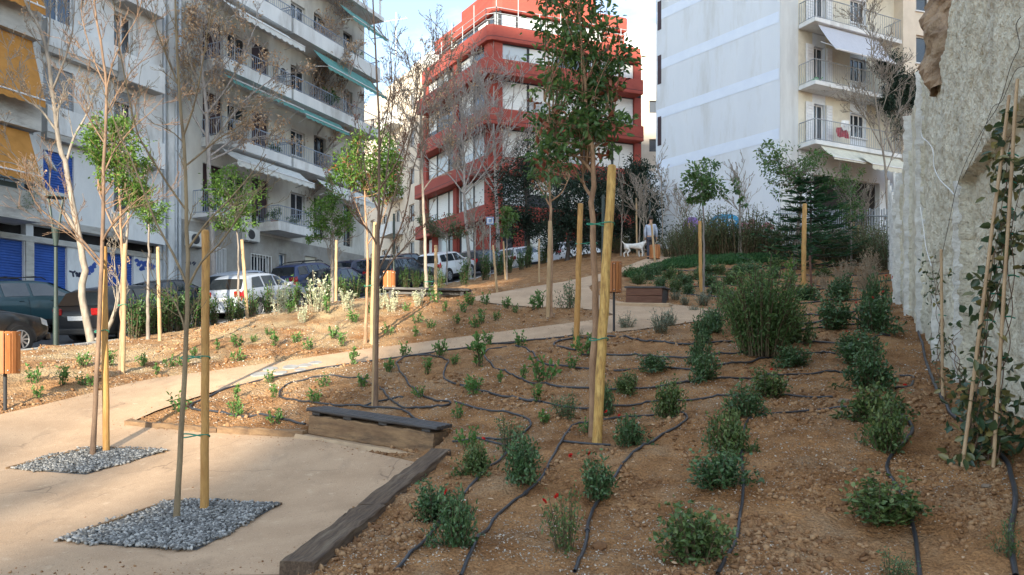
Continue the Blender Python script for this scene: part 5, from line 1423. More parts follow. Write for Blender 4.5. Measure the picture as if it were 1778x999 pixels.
# seedlings
lb = [(18,706,0)]
small(SEED, [(60,668,34),(66,698,24),(108,674,28),(144,643,26),(144,670,22),(158,674,22),(194,640,24),(248,638,24),(293,640,24),(319,642,22),(275,654,18),(337,622,16),(411,630,26),(411,610,24),(479,608,22),(514,602,20),(535,612,22),(578,592,24),(595,606,22),(613,566,22),(675,588,22),(466,590,14),(380,612,16),(440,600,14)],
      '%s bright seedling of the sunlit bed, counted from the bin by the plaza', 'bright green seedlings of the sunlit bed', 'seedling', 'seedling', .24, .24)
small(SEED, [(723,566,22),(748,576,18),(723,590,16),(794,566,18),(805,549,22),(825,574,24),(839,566,22),(815,533,22),(843,534,22),(705,540,16),(770,548,16),(862,560,16),(895,548,16),(930,543,26),(940,541,26),(880,540,20)],
      '%s seedling of the shaded bed between the path and the dark bench', 'seedlings of the shaded bed', 'seedling', 'seedling', .24, .24)
small(SEED, [(313,722,36),(411,728,30),(407,692,20),(410,716,20),(468,666,22),(478,742,30),(476,698,20),(546,710,26),(560,676,24),(630,676,26),(610,636,26),(676,652,24),(703,620,26),(727,696,22),(741,654,24),(765,624,30),(795,734,26),(821,690,34),(837,640,46),(847,602,24),(903,604,28),(944,672,50),(930,706,28),(820,680,26),(993,645,28),(1016,622,40),(906,664,22),(944,742,26),(1016,756,26),(813,780,40),(866,668,18),(790,640,18)],
      '%s green seedling of the bed behind the plank bench, from the wedge tip', 'green seedlings behind the plank bench', 'seedling', 'seedling', .24, .24)
small(SEEDW, [(483,547,52,1.0),(548,545,62,.9),(603,541,36,1.3),(660,541,32,1.1),(680,542,40,1.0),(726,532,28,1.3),(524,560,34,1.0)],
      '%s silvery white plant on the crest of the mound, from the white hatchback', 'silvery white plants on the crest', 'plant', 'plant', .42, .42)
small(SEED, [(755,532,30),(640,548,24),(570,548,26),(505,548,24)], '%s green plant among the silvery plants on the crest of the mound', 'green plants on the crest', 'plant', 'plant', .24, .30)
small(LAV, [(1088,570,34),(1147,585,48),(1166,568,30),(1230,557,26),(1173,527,22),(1221,534,34),(1190,531,22),(1265,528,26),(1205,540,18)],
      '%s grey leaved plant at the edge of the second paved landing', 'grey leaved plants at the landing', 'plant', 'plant', .34, .40)
small(BUSHL, [(988,540,50),(1000,600,30)], '%s loose dark plant beside the slim stakes of the landing', 'dark plants beside the slim stakes', 'plant', 'plant', .42, .5)
small(DRYG, [(1460,497,34),(1512,480,40),(1508,500,44),(1475,480,26),(1498,512,34),(1430,505,24),(1462,508,30),(1440,520,24),(1412,500,22)],
      '%s dry straw coloured grass tuft of the upper bed by the wall', 'dry grass tufts by the wall', 'grass_tuft', 'grass tuft', .34, .34)
# laurel hedge along the kerb
hd = [(232,586,74),(252,584,66),(272,580,70),(292,576,72),(312,573,76),(332,570,70),(352,566,62),(372,562,46),(398,556,48),(415,553,44),(437,549,46),(466,540,48),(492,534,40),(510,529,50),(540,528,40),(566,526,44),(597,524,46),(618,520,42),(640,518,40),(704,512,44),(722,510,40),(742,508,36),(764,506,38),(806,499,46),(843,489,48),(868,480,44),(884,476,36),(917,466,38),(906,470,34),(943,459,36),(966,452,34),(955,456,30)]
small(HEDGE, hd, '%s upright laurel shrub of the young kerbside hedge, counted uphill', 'young laurel hedge along the kerb', 'hedge_shrub', 'hedge shrub', .85, .92)
# big dull shrubs in front of the striped wall
fb = [(1190,448,58),(1208,446,76),(1230,444,72),(1256,444,74),(1282,445,70),(1308,445,74),(1334,446,66),(1360,447,60),(1420,452,64),(1445,455,62),(1470,457,64),(1497,458,66),(1522,462,70),(1545,470,80),(1170,446,50),(1098,440,34),(1075,441,30)]
for k, (px, py, h) in enumerate(fb):
    p = ground_at(px, py); s = h*p.y/F
    shrub(FARB, k, 'hedge_shrub', p, s/1.5*1.05, s/1.5, '%s tall dull shrub of the hedge below the striped wall, from the path end' % ORD[k], 'hedge shrub', 'tall shrubs below the striped wall')
# lawn strip
lv = Leaves(); n = 15000
gp = np.array([tuple(ground_at(a, b)) for a, b in [(1085,484),(1110,474),(1140,466),(1170,458),(1200,453),(1250,450),(1300,450),(1350,451),(1365,457),(1300,462),(1250,461),(1215,463),(1175,470),(1135,479),(1100,490)]])
x = gp[:, 0].min()+RNG.random(n*3)*np.ptp(gp[:, 0]); y = gp[:, 1].min()+RNG.random(n*3)*np.ptp(gp[:, 1]); k = inpoly(x, y, [(a, b) for a, b, _ in gp]); x, y = x[k][:n], y[k][:n]
lv.add(np.stack([x, y, GZ(x, y)], -1), np.stack([RNG.normal(size=len(x))*.5, RNG.normal(size=len(x))*.5, np.ones(len(x))], -1), .16+.1*RNG.random(len(x)), .035)
meshobj('grass', lv.mesh('grass'), M['lawn'], None, 'stuff')

# tall oleander ------------------------------------------------------------
def cloud_plant(name, label, cat, px, py, wpx, hpx, n_st, per, L, W, leaf, seed, upright=.85, bottom=0.0, group=None):
    p = ground_at(px, py); r = wpx*p.y/F/2; h = hpx*p.y/F
    f, s = shrub_meshes(seed, r, h, n_st, per, L, W, leaf, upright, .03); f.materials.append(M[leaf]); s.materials.append(M['stem'])
    t = thing(name, label, cat, p, 0, group); meshobj('foliage', f, None, t, 'stuff'); meshobj('stems', s, None, t, 'stuff'); return t
t = cloud_plant('oleander_shrub', 'tall bushy oleander standing on the slope between the hose lines', 'shrub', 1325, 628, 128, 150, 120, 72, .075, .022, 'leaf_bush2', 301, .68)
t = cloud_plant('shrub', 'yellowish upright shoot standing behind the tall oleander', 'shrub', 1372, 520, 28, 76, 9, 34, .09, .03, 'leaf_bright', 302)
t = cloud_plant('shrub', 'reddish green shrub behind the tall oleander by the grey leaved plants', 'shrub', 1262, 545, 56, 62, 20, 34, .06, .02, 'leaf_bush2', 303)

# trees ---------------------------------------------------------------------
def poly_interp(P_, n):
    P_ = np.array(P_, float); return spline(P_, np.linalg.norm(np.diff(P_, axis=0), axis=1).sum()/n)
def twig(T, rg, p, d, L, r, lvl, rmin, spread=.55, up=.18, ends=None, kids=(6, 4, 3)):
    n = 6; pts_ = [p]; d = d/np.linalg.norm(d)
    for i in range(n):
        d = d+rg.normal(size=3)*.10+np.array([0, 0, up*.35]); d /= np.linalg.norm(d); pts_.append(pts_[-1]+d*L/n)
    pts_ = np.array(pts_); rad = np.maximum(np.linspace(r, r*.35, n+1), rmin); T.add(pts_, rad, 5 if lvl == 0 else 3)
    if ends is not None and lvl >= 1: ends.append((pts_[-1], d))
    if lvl < len(kids):
        k = kids[lvl]
        for j in range(k):
            t = .25+.75*(j+rg.random())/k; i = min(n-1, int(t*n)); q = pts_[i]+(pts_[i+1]-pts_[i])*(t*n-i); dd = pts_[i+1]-pts_[i]; dd /= np.linalg.norm(dd)
            o = rg.normal(size=3); o -= dd*o.dot(dd); o /= np.linalg.norm(o)
            twig(T, rg, q, dd+o*spread*(.7+.6*rg.random()), L*(.32+.28*rg.random()), max(r*.5, rmin), lvl+1, rmin, spread, up, ends, kids)
def at_depth(L_, d, dy=0.0):
    out = []
    n = len(L_)
    for i, (a, b) in enumerate(L_): out.append(tuple(P(a, b, d+dy*i/max(1, n-1))))
    return out
def tree_root(name, label, base, group=None):
    p = G(*base); p.z = gz1(p.x, p.y)-.05
    return thing(name, label, 'tree', p, 0, group), p
def put(root, p, me, name, mat, kind=None):
    n = len(me.vertices); c = np.empty(n*3, np.float32); me.vertices.foreach_get('co', c); c = c.reshape(-1, 3)-np.array(p, np.float32); me.vertices.foreach_set('co', c.ravel()); me.update()
    return meshobj(name, me, M[mat], root, kind)
def bare_tree(name, label, base, trunk, limbs, wpx, bark, seed, kids=(6, 4, 3), tl=.45, auto=0, autoL=1.6, clusters=0, csize=.05, twigs_per=7, auto_from=.5, rscale=1.0, group=None, spread=.55, leafm='leaf_tan', up=.18):
    rg = np.random.default_rng(seed); root, p = tree_root(name, label, base, group); d = p.y; r0 = wpx*d/F/2; rmin = .00030*d
    T = Tubes(); Bt = Tubes(); ends = []
    tp = at_depth([base]+trunk, d); tp[0] = tuple(p)
    s = poly_interp(tp, 26); rad = np.linspace(r0, max(r0*.28, rmin), len(s)); rad[0] *= 1.35; rad[1] *= 1.12
    s[3:] += rg.normal(size=s[3:].shape)*r0*.12
    T.add(s, rad, 9)
    lines = [(s[int(len(s)*.45):], rad[int(len(s)*.45):])]
    for l in limbs:
        q = poly_interp(at_depth(l, d, rg.normal()*.12*np.hypot(l[-1][0]-l[0][0], l[-1][1]-l[0][1])*d/F*2), 14)
        i = np.argmin(np.linalg.norm(s-q[0], axis=1)); rr = np.linspace(rad[i]*.62, max(rad[i]*.18, rmin), len(q)); Bt.add(q, rr, 6); lines.append((q, rr))
    for k in range(auto):
        t = auto_from+(1-auto_from)*k/max(1, auto-1)*.95; i = min(len(s)-2, int(t*(len(s)-1)))
        a = k*2.4+rg.random(); dd = unit(s[i+1]-s[i])*.75+np.array([math.cos(a), math.sin(a), .15])*.75
        L = autoL*(1.15-.6*(t-auto_from)/(1-auto_from))*(.8+.4*rg.random()); n = 9; q = [s[i]]; dd = dd/np.linalg.norm(dd)
        for j in range(n):
            dd = dd+rg.normal(size=3)*.12+np.array([0, 0, up*.5]); dd /= np.linalg.norm(dd); q.append(q[-1]+dd*L/n)
        q = np.array(q); rr = np.maximum(np.linspace(rad[i]*.6, rad[i]*.15, n+1), rmin); Bt.add(q, rr, 6); lines.append((q, rr))
    for q, rr in lines:
        n = max(2, int(twigs_per))
        for k in range(n):
            t = .2+.8*(k+rg.random()*.8)/n; i = min(len(q)-2, int(t*(len(q)-1))); dd = unit(q[i+1]-q[i]); o = rg.normal(size=3); o -= dd*o.dot(dd); o /= np.linalg.norm(o)
            twig(Bt, rg, q[i], dd+o*spread*(.8+.5*rg.random()), tl*(.6+.8*rg.random()), max(rr[i]*.45, rmin), 0, rmin, spread, up, ends, kids)
    put(root, p, T.mesh('trunk'), 'trunk', bark)
    put(root, p, Bt.mesh('branches'), 'branches', bark, 'stuff')
    if clusters and ends:
        lv = Leaves(); sel = rg.choice(len(ends), min(clusters, len(ends)), replace=False)
        for i in sel:
            c, dd = ends[i]; n = 9
            lv.add(c+rg.normal(size=(n, 3))*csize*.8, rg.normal(size=(n, 3))+np.array([0, 0, -.5]), csize*(.7+.6*rg.random(n)), csize*.5, None, .2, None, rg)
        put(root, p, lv.mesh('seed_clusters'), 'seed_clusters', leafm, 'stuff')
    return root
def leaf_tree(name, label, base, trunk, crowns, wpx, bark, leafm, seed, n_cl=36, per=50, L=.07, W=.03, limbs=(), sig=.16, group=None, red=0, from_t=.55, sparse=1.0, flat=1.0):
    """crowns: (px, py, rx, ry) ellipses of the crown as seen; clumps of leaves ride on limbs grown to them"""
    rg = np.random.default_rng(seed); root, p = tree_root(name, label, base, group); d = p.y; r0 = wpx*d/F/2; rmin = .00025*d
    T = Tubes(); Bt = Tubes(); lv = Leaves(); tp = at_depth([base]+trunk, d); tp[0] = tuple(p)
    s = poly_interp(tp, 24); rad = np.linspace(r0, max(r0*.35, rmin), len(s)); rad[0] *= 1.3
    s[3:] += rg.normal(size=s[3:].shape)*r0*.15
    T.add(s, rad, 9)
    main = [(s, rad)]
    for l in limbs:
        q = poly_interp(at_depth(l, d, rg.normal()*.2), 12); i = np.argmin(np.linalg.norm(s-q[0], axis=1)); rr = np.linspace(rad[i]*.7, max(rad[i]*.25, rmin), len(q)); Bt.add(q, rr, 7); main.append((q, rr))
    tot = sum(c[2]*c[3] for c in crowns)
    for (cx, cy, rx, ry) in crowns:
        c = np.array(P(cx, cy, d)); R_ = np.array([rx*d/F, rx*d/F*.95*flat, ry*d/F]); n = max(3, int(n_cl*rx*ry/tot))
        for k in range(n):
            v = unit(rg.normal(size=3))*(.35+.65*rg.random()**.5); q = c+v*R_
            ms, mr = main[rg.integers(len(main))]; lo = int(len(ms)*from_t) if ms is s else 2
            cand = ms[lo:]; below = cand[:, 2] < q[2]+.1*R_[2]; cc = cand[below] if below.any() else cand[:1]
            j = np.argmin(np.linalg.norm(cc-q, axis=1)+rg.random(len(cc))*R_[2]*.5); st = cc[j]
            m_ = (st+q)/2+np.array([0, 0, -.08*R_[2]])+rg.normal(size=3)*.05*R_[2]
            tt = np.linspace(0, 1, 7)[:, None]; br = (1-tt)**2*st+2*tt*(1-tt)*m_+tt*tt*q
            Bt.add(br, np.maximum(np.linspace(r0*.22, r0*.06, 7), rmin), 4)
            nn = int(per*(.6+.8*rg.random())); sg_ = sig*R_.mean()*(.8+.6*rg.random())
            o = rg.normal(size=(nn, 3))*sg_*np.array([1, 1, .8]); lp = q+o
            k2 = int(nn*.35); tb2 = (.45+.55*rg.random(k2))[:, None]; lp[:k2] = (1-tb2)**2*st+2*tb2*(1-tb2)*m_+tb2*tb2*q+rg.normal(size=(k2, 3))*sg_*.45
            dd = unit(lp-(q-v*R_*.3))*.7+rg.normal(size=(nn, 3))*.55+np.array([0, 0, -.12])
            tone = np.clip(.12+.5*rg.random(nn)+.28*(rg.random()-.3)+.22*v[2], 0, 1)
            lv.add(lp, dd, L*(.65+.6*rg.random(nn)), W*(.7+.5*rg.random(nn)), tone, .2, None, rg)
    put(root, p, T.mesh('trunk'), 'trunk', bark); put(root, p, Bt.mesh('branches'), 'branches', bark, 'stuff'); put(root, p, lv.mesh('crown'), 'crown', leafm, 'stuff')
    if red:
        lv2 = Leaves(); c = crowns[0]
        for k in range(red):
            cx, cy, rx, ry = crowns[k % len(crowns)]; q = np.array(P(cx, cy, d))+unit(rg.normal(size=3))*np.array([rx, rx, ry])*d/F*.85
            lv2.add(q+rg.normal(size=(7, 3))*L*.5, rg.normal(size=(7, 3)), L, W, None, .2, None, rg)
        put(root, p, lv2.mesh('young_leaves'), 'young_leaves', 'leaf_red', 'stuff')
    return root

# bare saplings and street trees
bare_tree('bare_tree', 'bare sapling leaning in the front gravel bed beside the ochre stake', (305,908), [(312,800),(318,700),(323,600),(326,490),(326,400),(321,300),(315,200),(308,100),(304,0),(298,-90)],
    [[(325,495),(300,440),(270,385),(245,320),(225,270),(209,240),(190,185),(172,140)],[(323,365),(290,318),(262,272),(240,235),(226,180),(214,120),(204,60),(196,-10)],[(327,497),(350,455),(380,425),(402,395),(425,360),(445,330)],[(328,430),(360,386),(399,346),(430,310),(462,268)],[(320,290),(345,270),(378,242),(420,215),(450,170)],[(317,240),(335,190),(350,120),(362,40),(372,-40)],[(311,150),(290,100),(272,50),(260,-10)],[(325,600),(318,560),(300,520),(282,500)]],
    10.5, 'bark_olive', 1, kids=(4, 2), tl=.30, twigs_per=7, spread=.7)
bare_tree('bare_tree', 'bare sapling in the back gravel bed beside its ochre stake', (160,795), [(166,700),(171,600),(175,500),(178,420),(180,330),(182,250),(185,156),(180,104),(169,39),(162,-20),(158,-80)],
    [[(185,156),(196,110),(214,70),(238,30),(250,-20)],[(184,150),(166,112),(150,62),(141,15),(146,-40)],[(176,455),(150,425),(120,390),(96,341),(75,310),(48,302)],[(174,462),(125,405),(72,365),(48,320),(45,290)],[(178,420),(192,395),(225,360),(262,330)],[(181,300),(200,260),(228,225),(262,195),(285,170)],[(182,250),(160,215),(140,180),(118,160)],[(183,200),(205,160),(232,120),(262,95)]],
    9.0, 'bark_brown', 2, kids=(4, 3), tl=.42, twigs_per=7, spread=.7)
bare_tree('bare_tree', 'old bare street tree with a bent trunk at the kerb behind the black hatchback', (165,597), [(151,560),(143,515),(146,470),(141,430),(132,390),(122,330),(113,280),(104,250),(92,170),(86,110),(78,70),(62,35),(42,0),(25,-50)],
    [[(82,90),(86,50),(88,0),(92,-60)],[(166,592),(185,575),(200,540),(209,500),(215,465),(221,400),(224,330),(212,260),(215,190)],[(113,290),(128,240),(150,200),(170,150),(200,110)],[(100,230),(70,190),(40,170),(10,120)],[(140,420),(120,380),(80,330),(40,290),(0,280)],[(90,160),(110,110),(125,60),(130,0)]],
    13, 'bark_pale', 3, kids=(5, 3, 2), tl=.8, twigs_per=7, clusters=90, csize=.05)
bare_tree('bare_tree', 'tall bare street tree with tan seed clusters beside the white hatchback', (374,533), [(371,470),(368,400),(364,320),(361,250),(357,180),(351,110),(345,50),(338,-20)],
    [[(363,262),(385,225),(420,180),(455,150),(500,120)],[(360,240),(335,200),(310,150),(290,90)],[(358,200),(395,150),(425,90),(450,30)],[(356,160),(330,110),(320,50)],[(362,280),(400,262),(440,240),(480,235)]],
    11, 'bark_mid', 4, kids=(5, 3, 2), tl=1.1, auto=5, autoL=2.6, clusters=420, csize=.12, twigs_per=8)
bare_tree('bare_tree', 'bare twin street tree, its straight grey stem with a cut stub', (507,500), [(500,450),(499,400),(497,340),(500,280),(505,220),(500,150),(492,80),(488,10)],
    [[(500,398),(525,362),(547,331),(566,318)],[(497,375),(467,318),(425,271),(405,238),(380,190)],[(499,300),(470,250),(440,200),(420,130)],[(504,230),(530,180),(555,130),(575,70)],[(503,200),(470,150),(450,90)]],
    9, 'bark_mid', 5, kids=(5, 3, 2), tl=1.15, auto=6, autoL=2.8, clusters=400, csize=.12, twigs_per=8)
bare_tree('bare_tree', 'bare twin street tree, the leaning grey stem towards the dark saloon', (513,497), [(515,450),(517,400),(521,350),(528,290),(533,240),(546,180),(560,110),(570,40)],
    [[(524,330),(560,270),(590,230),(612,180)],[(530,260),(560,220),(600,150),(620,90)],[(545,185),(525,130),(520,60)],[(520,370),(545,330),(580,290),(615,270)]],
    9, 'bark_mid', 6, kids=(5, 3, 2), tl=1.15, auto=6, autoL=2.8, clusters=330, csize=.12, twigs_per=8)
bare_tree('bare_tree', 'slender many branched bare sapling tied to the stake behind the plank bench', (652,709), [(654,600),(656,500),(657,440),(658,350),(659,250),(656,160),(652,80),(648,10),(644,-50)],
    [[(657,492),(680,455),(702,430),(728,400),(748,376)],[(658,440),(672,385),(690,320),(708,255),(722,195),(738,140)],[(657,470),(672,440),(694,400),(708,350),(716,300),(730,250)],[(658,400),(668,330),(676,250),(682,170),(690,80)],[(658,370),(640,320),(628,260),(620,200)],[(658,330),(690,280),(715,210),(725,150),(726,90)],[(657,430),(640,400),(618,380),(600,350)],[(659,260),(672,200),(680,120),(670,40)]],
    7.5, 'bark_brown', 7, kids=(4, 2), tl=.34, twigs_per=7, spread=.55, up=.35, clusters=50, csize=.03, leafm='leaf_red')
bare_tree('bare_tree', 'thin pale trunked bare tree beside the long dark bench', (741,512), [(739,450),(736,380),(733,300),(730,230),(735,170),(741,110)], [[(732,260),(760,200),(790,160)],[(731,240),(700,190),(680,150)]],
    6.5, 'bark_pale', 8, kids=(5, 4, 2), tl=.9, auto=6, autoL=1.6, clusters=150, csize=.07, twigs_per=6)
bare_tree('bare_tree', 'bare pollarded street tree in front of the red bands, the lower one of two', (816,482), [(813,430),(809,385),(806,335),(806,290),(803,240),(800,180)], [[(806,338),(780,305),(752,285),(728,262),(705,250)],[(806,340),(835,308),(868,268),(895,240)],[(806,330),(822,280),(836,225),(842,170)],[(806,320),(782,270),(770,215),(762,170)]],
    7.5, 'bark_mid', 9, kids=(5, 3), tl=1.8, auto=6, autoL=3.4, twigs_per=7, clusters=60, csize=.09)
bare_tree('bare_tree', 'bare pollarded street tree in front of the red bands, the upper one of two', (866,464), [(864,400),(862,345),(860,315),(858,260),(856,200),(858,150)], [[(861,330),(890,285),(915,240),(930,190)],[(860,325),(835,280),(815,230),(800,180)],[(860,318),(880,250),(890,180),(895,120)],[(861,340),(838,308),(800,300)]],
    8, 'bark_mid', 10, kids=(5, 3), tl=1.8, auto=6, autoL=3.2, twigs_per=7, clusters=60, csize=.09)
bare_tree('bare_tree', 'slim pale bare tree in front of the balconies of the striped building', (1541,458), [(1541,400),(1540,340),(1536,280),(1529,235),(1520,170),(1514,110),(1512,60)], [[(1538,300),(1560,250),(1580,220)],[(1533,260),(1500,200),(1480,170)],[(1525,210),(1545,150),(1556,90)]],
    5, 'bark_pale', 11, kids=(5, 3, 2), tl=.8, auto=5, autoL=1.6, twigs_per=6)
for k, (bx, by, tx, ty, w, lab) in enumerate([(824,489,823,372,3.6,'slim grey leafless pole tree by the kerb beside the white family car'),(838,483,838,400,3.6,'short slim pole tree by the kerb below the blue plate'),
        (1109,446,1111,326,3.2,'slim pale sapling beside the white dog'),(1118,446,1116,340,2.6,'slim pale sapling between dog and walker'),(1150,444,1148,300,2.6,'slim sapling in front of the corner of the striped wall'),(1186,443,1184,360,2.6,'thin sapling against the purple graffiti'),(1283,446,1284,318,4,'thin sapling against the blue graffiti with few leaves'),(575,526,574,400,4.5,'thin grey stem beside the pale stake of the dark saloon'),(1471,458,1474,330,5,'thin trunk among the stakes by the bar fence'),(1497,457,1499,360,4,'second thin trunk among the stakes by the bar fence'),(1078,446,1080,330,3,'slim sapling behind the thick stake by the parked white van')]):
    bare_tree('young_tree', lab, (bx, by), [(bx+(tx-bx)*.5+1, by+(ty-by)*.5), (tx, ty)], [], w, 'bark_pale', 30+k, kids=(3, 2), tl=.7, auto=5, autoL=.8, twigs_per=4)

# evergreen young trees
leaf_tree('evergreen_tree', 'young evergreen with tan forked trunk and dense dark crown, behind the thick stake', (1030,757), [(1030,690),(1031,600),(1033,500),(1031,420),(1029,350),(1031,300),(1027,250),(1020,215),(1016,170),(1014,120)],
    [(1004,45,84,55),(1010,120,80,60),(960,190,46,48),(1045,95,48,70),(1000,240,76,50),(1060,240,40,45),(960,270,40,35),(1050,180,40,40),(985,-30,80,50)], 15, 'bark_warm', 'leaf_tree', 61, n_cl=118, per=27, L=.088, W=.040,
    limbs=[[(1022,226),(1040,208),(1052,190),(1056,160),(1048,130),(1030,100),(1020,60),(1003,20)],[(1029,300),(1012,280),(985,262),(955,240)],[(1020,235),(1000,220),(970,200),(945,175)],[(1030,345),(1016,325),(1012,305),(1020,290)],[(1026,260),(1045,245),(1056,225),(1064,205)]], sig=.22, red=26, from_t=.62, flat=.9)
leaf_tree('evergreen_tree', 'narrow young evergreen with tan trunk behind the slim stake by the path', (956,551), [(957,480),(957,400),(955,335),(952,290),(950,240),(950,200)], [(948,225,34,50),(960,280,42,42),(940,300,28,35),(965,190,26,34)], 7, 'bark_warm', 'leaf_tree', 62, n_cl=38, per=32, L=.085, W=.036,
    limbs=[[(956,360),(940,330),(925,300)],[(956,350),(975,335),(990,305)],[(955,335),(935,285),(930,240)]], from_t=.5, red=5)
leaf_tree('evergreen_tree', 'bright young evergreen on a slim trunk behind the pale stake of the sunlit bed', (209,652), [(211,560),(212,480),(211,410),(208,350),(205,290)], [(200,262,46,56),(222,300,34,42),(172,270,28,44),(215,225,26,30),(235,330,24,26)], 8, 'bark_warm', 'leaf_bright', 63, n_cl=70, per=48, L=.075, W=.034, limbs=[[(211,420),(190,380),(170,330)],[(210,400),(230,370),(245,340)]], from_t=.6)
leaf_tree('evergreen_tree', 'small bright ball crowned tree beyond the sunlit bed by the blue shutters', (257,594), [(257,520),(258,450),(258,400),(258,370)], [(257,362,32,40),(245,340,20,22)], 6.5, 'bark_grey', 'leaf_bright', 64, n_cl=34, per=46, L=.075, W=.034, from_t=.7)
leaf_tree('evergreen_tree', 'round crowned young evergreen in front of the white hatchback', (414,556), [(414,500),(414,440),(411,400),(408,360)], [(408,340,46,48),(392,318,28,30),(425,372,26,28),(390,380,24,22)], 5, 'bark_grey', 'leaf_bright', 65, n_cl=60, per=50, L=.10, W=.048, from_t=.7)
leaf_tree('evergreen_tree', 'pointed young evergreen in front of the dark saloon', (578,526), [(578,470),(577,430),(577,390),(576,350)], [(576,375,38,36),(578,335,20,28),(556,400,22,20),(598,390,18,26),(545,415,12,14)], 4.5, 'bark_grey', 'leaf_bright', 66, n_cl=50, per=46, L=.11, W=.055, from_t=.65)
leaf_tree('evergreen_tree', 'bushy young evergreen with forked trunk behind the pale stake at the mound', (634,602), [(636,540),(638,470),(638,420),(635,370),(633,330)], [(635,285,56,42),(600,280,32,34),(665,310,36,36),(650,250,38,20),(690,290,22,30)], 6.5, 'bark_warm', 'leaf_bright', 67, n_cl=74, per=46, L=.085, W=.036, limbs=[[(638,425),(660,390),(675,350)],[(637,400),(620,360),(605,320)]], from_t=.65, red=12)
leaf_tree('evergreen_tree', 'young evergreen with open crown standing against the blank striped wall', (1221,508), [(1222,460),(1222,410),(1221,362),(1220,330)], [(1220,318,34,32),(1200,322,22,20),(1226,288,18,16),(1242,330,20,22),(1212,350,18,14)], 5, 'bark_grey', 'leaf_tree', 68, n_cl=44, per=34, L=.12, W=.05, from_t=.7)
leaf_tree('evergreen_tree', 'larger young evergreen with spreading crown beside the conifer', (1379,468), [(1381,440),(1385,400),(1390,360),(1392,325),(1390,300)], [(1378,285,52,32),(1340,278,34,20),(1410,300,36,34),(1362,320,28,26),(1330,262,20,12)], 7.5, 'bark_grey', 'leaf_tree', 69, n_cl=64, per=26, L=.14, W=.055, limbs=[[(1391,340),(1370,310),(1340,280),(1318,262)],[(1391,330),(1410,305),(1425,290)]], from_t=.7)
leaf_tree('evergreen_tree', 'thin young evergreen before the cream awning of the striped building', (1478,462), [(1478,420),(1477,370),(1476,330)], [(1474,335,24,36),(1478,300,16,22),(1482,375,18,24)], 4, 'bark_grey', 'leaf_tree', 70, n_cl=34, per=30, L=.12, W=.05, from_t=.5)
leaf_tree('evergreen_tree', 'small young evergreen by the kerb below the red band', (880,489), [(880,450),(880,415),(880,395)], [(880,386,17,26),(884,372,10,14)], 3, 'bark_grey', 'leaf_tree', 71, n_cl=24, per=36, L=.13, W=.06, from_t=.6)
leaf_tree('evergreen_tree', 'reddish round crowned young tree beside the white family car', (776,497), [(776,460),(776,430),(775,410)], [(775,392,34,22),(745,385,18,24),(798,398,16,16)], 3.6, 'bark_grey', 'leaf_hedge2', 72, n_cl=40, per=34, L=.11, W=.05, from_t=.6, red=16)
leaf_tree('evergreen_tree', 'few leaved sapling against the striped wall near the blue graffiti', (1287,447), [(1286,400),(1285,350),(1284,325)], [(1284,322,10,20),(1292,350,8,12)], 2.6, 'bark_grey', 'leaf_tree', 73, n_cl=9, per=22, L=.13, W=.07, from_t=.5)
# dark trees below the red offices
def dark_tree(px, d, zb, crowns, seed, label, w=8):
    p = P(px, 460, d); p.z = h1(p.x, p.y)
    k = (HY-(p.z-EYE)*0)
    rgb = (px, HY-(p.z-EYE)*F/d)
    return leaf_tree('evergreen_tree', label, rgb, [(px+2, rgb[1]-40), (px, rgb[1]-90), (px-3, rgb[1]-140)], crowns, w, 'bark_dark', 'leaf_dark', seed, n_cl=105, per=80, L=.15, W=.07, sig=.20, from_t=.5)
dark_tree(915, 45, 0, [(905,330,56,60),(930,270,42,40),(890,390,40,34),(940,380,40,40)], 81, 'dark evergreen street tree in front of the red building corner', 9)
dark_tree(985, 46, 0, [(985,350,48,50),(1010,400,50,40),(960,410,36,28)], 82, 'dark evergreen street tree behind the narrow young tree')
dark_tree(1050, 44, 0, [(1055,370,50,56),(1030,320,36,36),(1080,420,38,30)], 83, 'dark evergreen street tree behind the thick stake')
dark_tree(1110, 46, 0, [(1112,350,34,56),(1120,410,28,34),(1100,300,26,26)], 84, 'dark evergreen street tree at the corner of the striped wall')

# conifer ---------------------------------------------------------------------
def conifer(px, py, wpx, hpx, label, seed):
    rg = np.random.default_rng(seed); root, p = tree_root('conifer', label, (px, py)); d = p.y; hh = hpx*d/F; rr = wpx*d/F/2
    T = Tubes(); lv = Leaves(); s = np.stack([np.zeros(10), np.zeros(10), np.linspace(0, hh, 10)], -1); T.add(s, np.linspace(.06, .015, 10), 7)
    Bt = Tubes()
    for k in range(10):
        z = hh*(.08+.86*k/9); L = rr*(1.15-.9*(k/9)**1.1); nb = 6 if k < 8 else 4
        for j in range(nb):
            a = 2*math.pi*j/nb+k*1.1+rg.normal()*.15; t = np.linspace(0, 1, 9); dirv = np.array([math.cos(a), math.sin(a), 0]); LL_ = L*(.85+.3*rg.random())
            br = dirv[None]*(t*LL_)[:, None]; br[:, 2] = z-.10*LL_*np.sin(t*2.2)+.22*LL_*t*t; Bt.add(br, np.linspace(.018, .005, 9), 4)
            n = 40; tt = .12+.88*rg.random(n); q = dirv[None]*(tt*LL_)[:, None]; q[:, 2] = z-.10*LL_*np.sin(tt*2.2)+.22*LL_*tt*tt
            side = np.array([-dirv[1], dirv[0], 0])*np.where(rg.random(n) < .5, 1, -1)[:, None]
            lv.add(q, side*.8+dirv[None]*.55+np.array([0, 0, .18])+rg.normal(size=(n, 3))*.12, (.10+.20*(1-tt))*(.8+.5*rg.random(n))*rr/1.2, .042, None, .1, None, rg)
            lv.add(q, dirv[None]*.9+rg.normal(size=(n, 3))*.35+np.array([0, 0, .2]), .10, .026, None, .1, None, rg)
    meshobj('trunk', T.mesh('trunk'), M['bark_dark'], root); meshobj('branches', Bt.mesh('branches'), M['bark_dark'], root, 'stuff'); meshobj('crown', lv.mesh('crown'), M['leaf_conifer'], root, 'stuff')
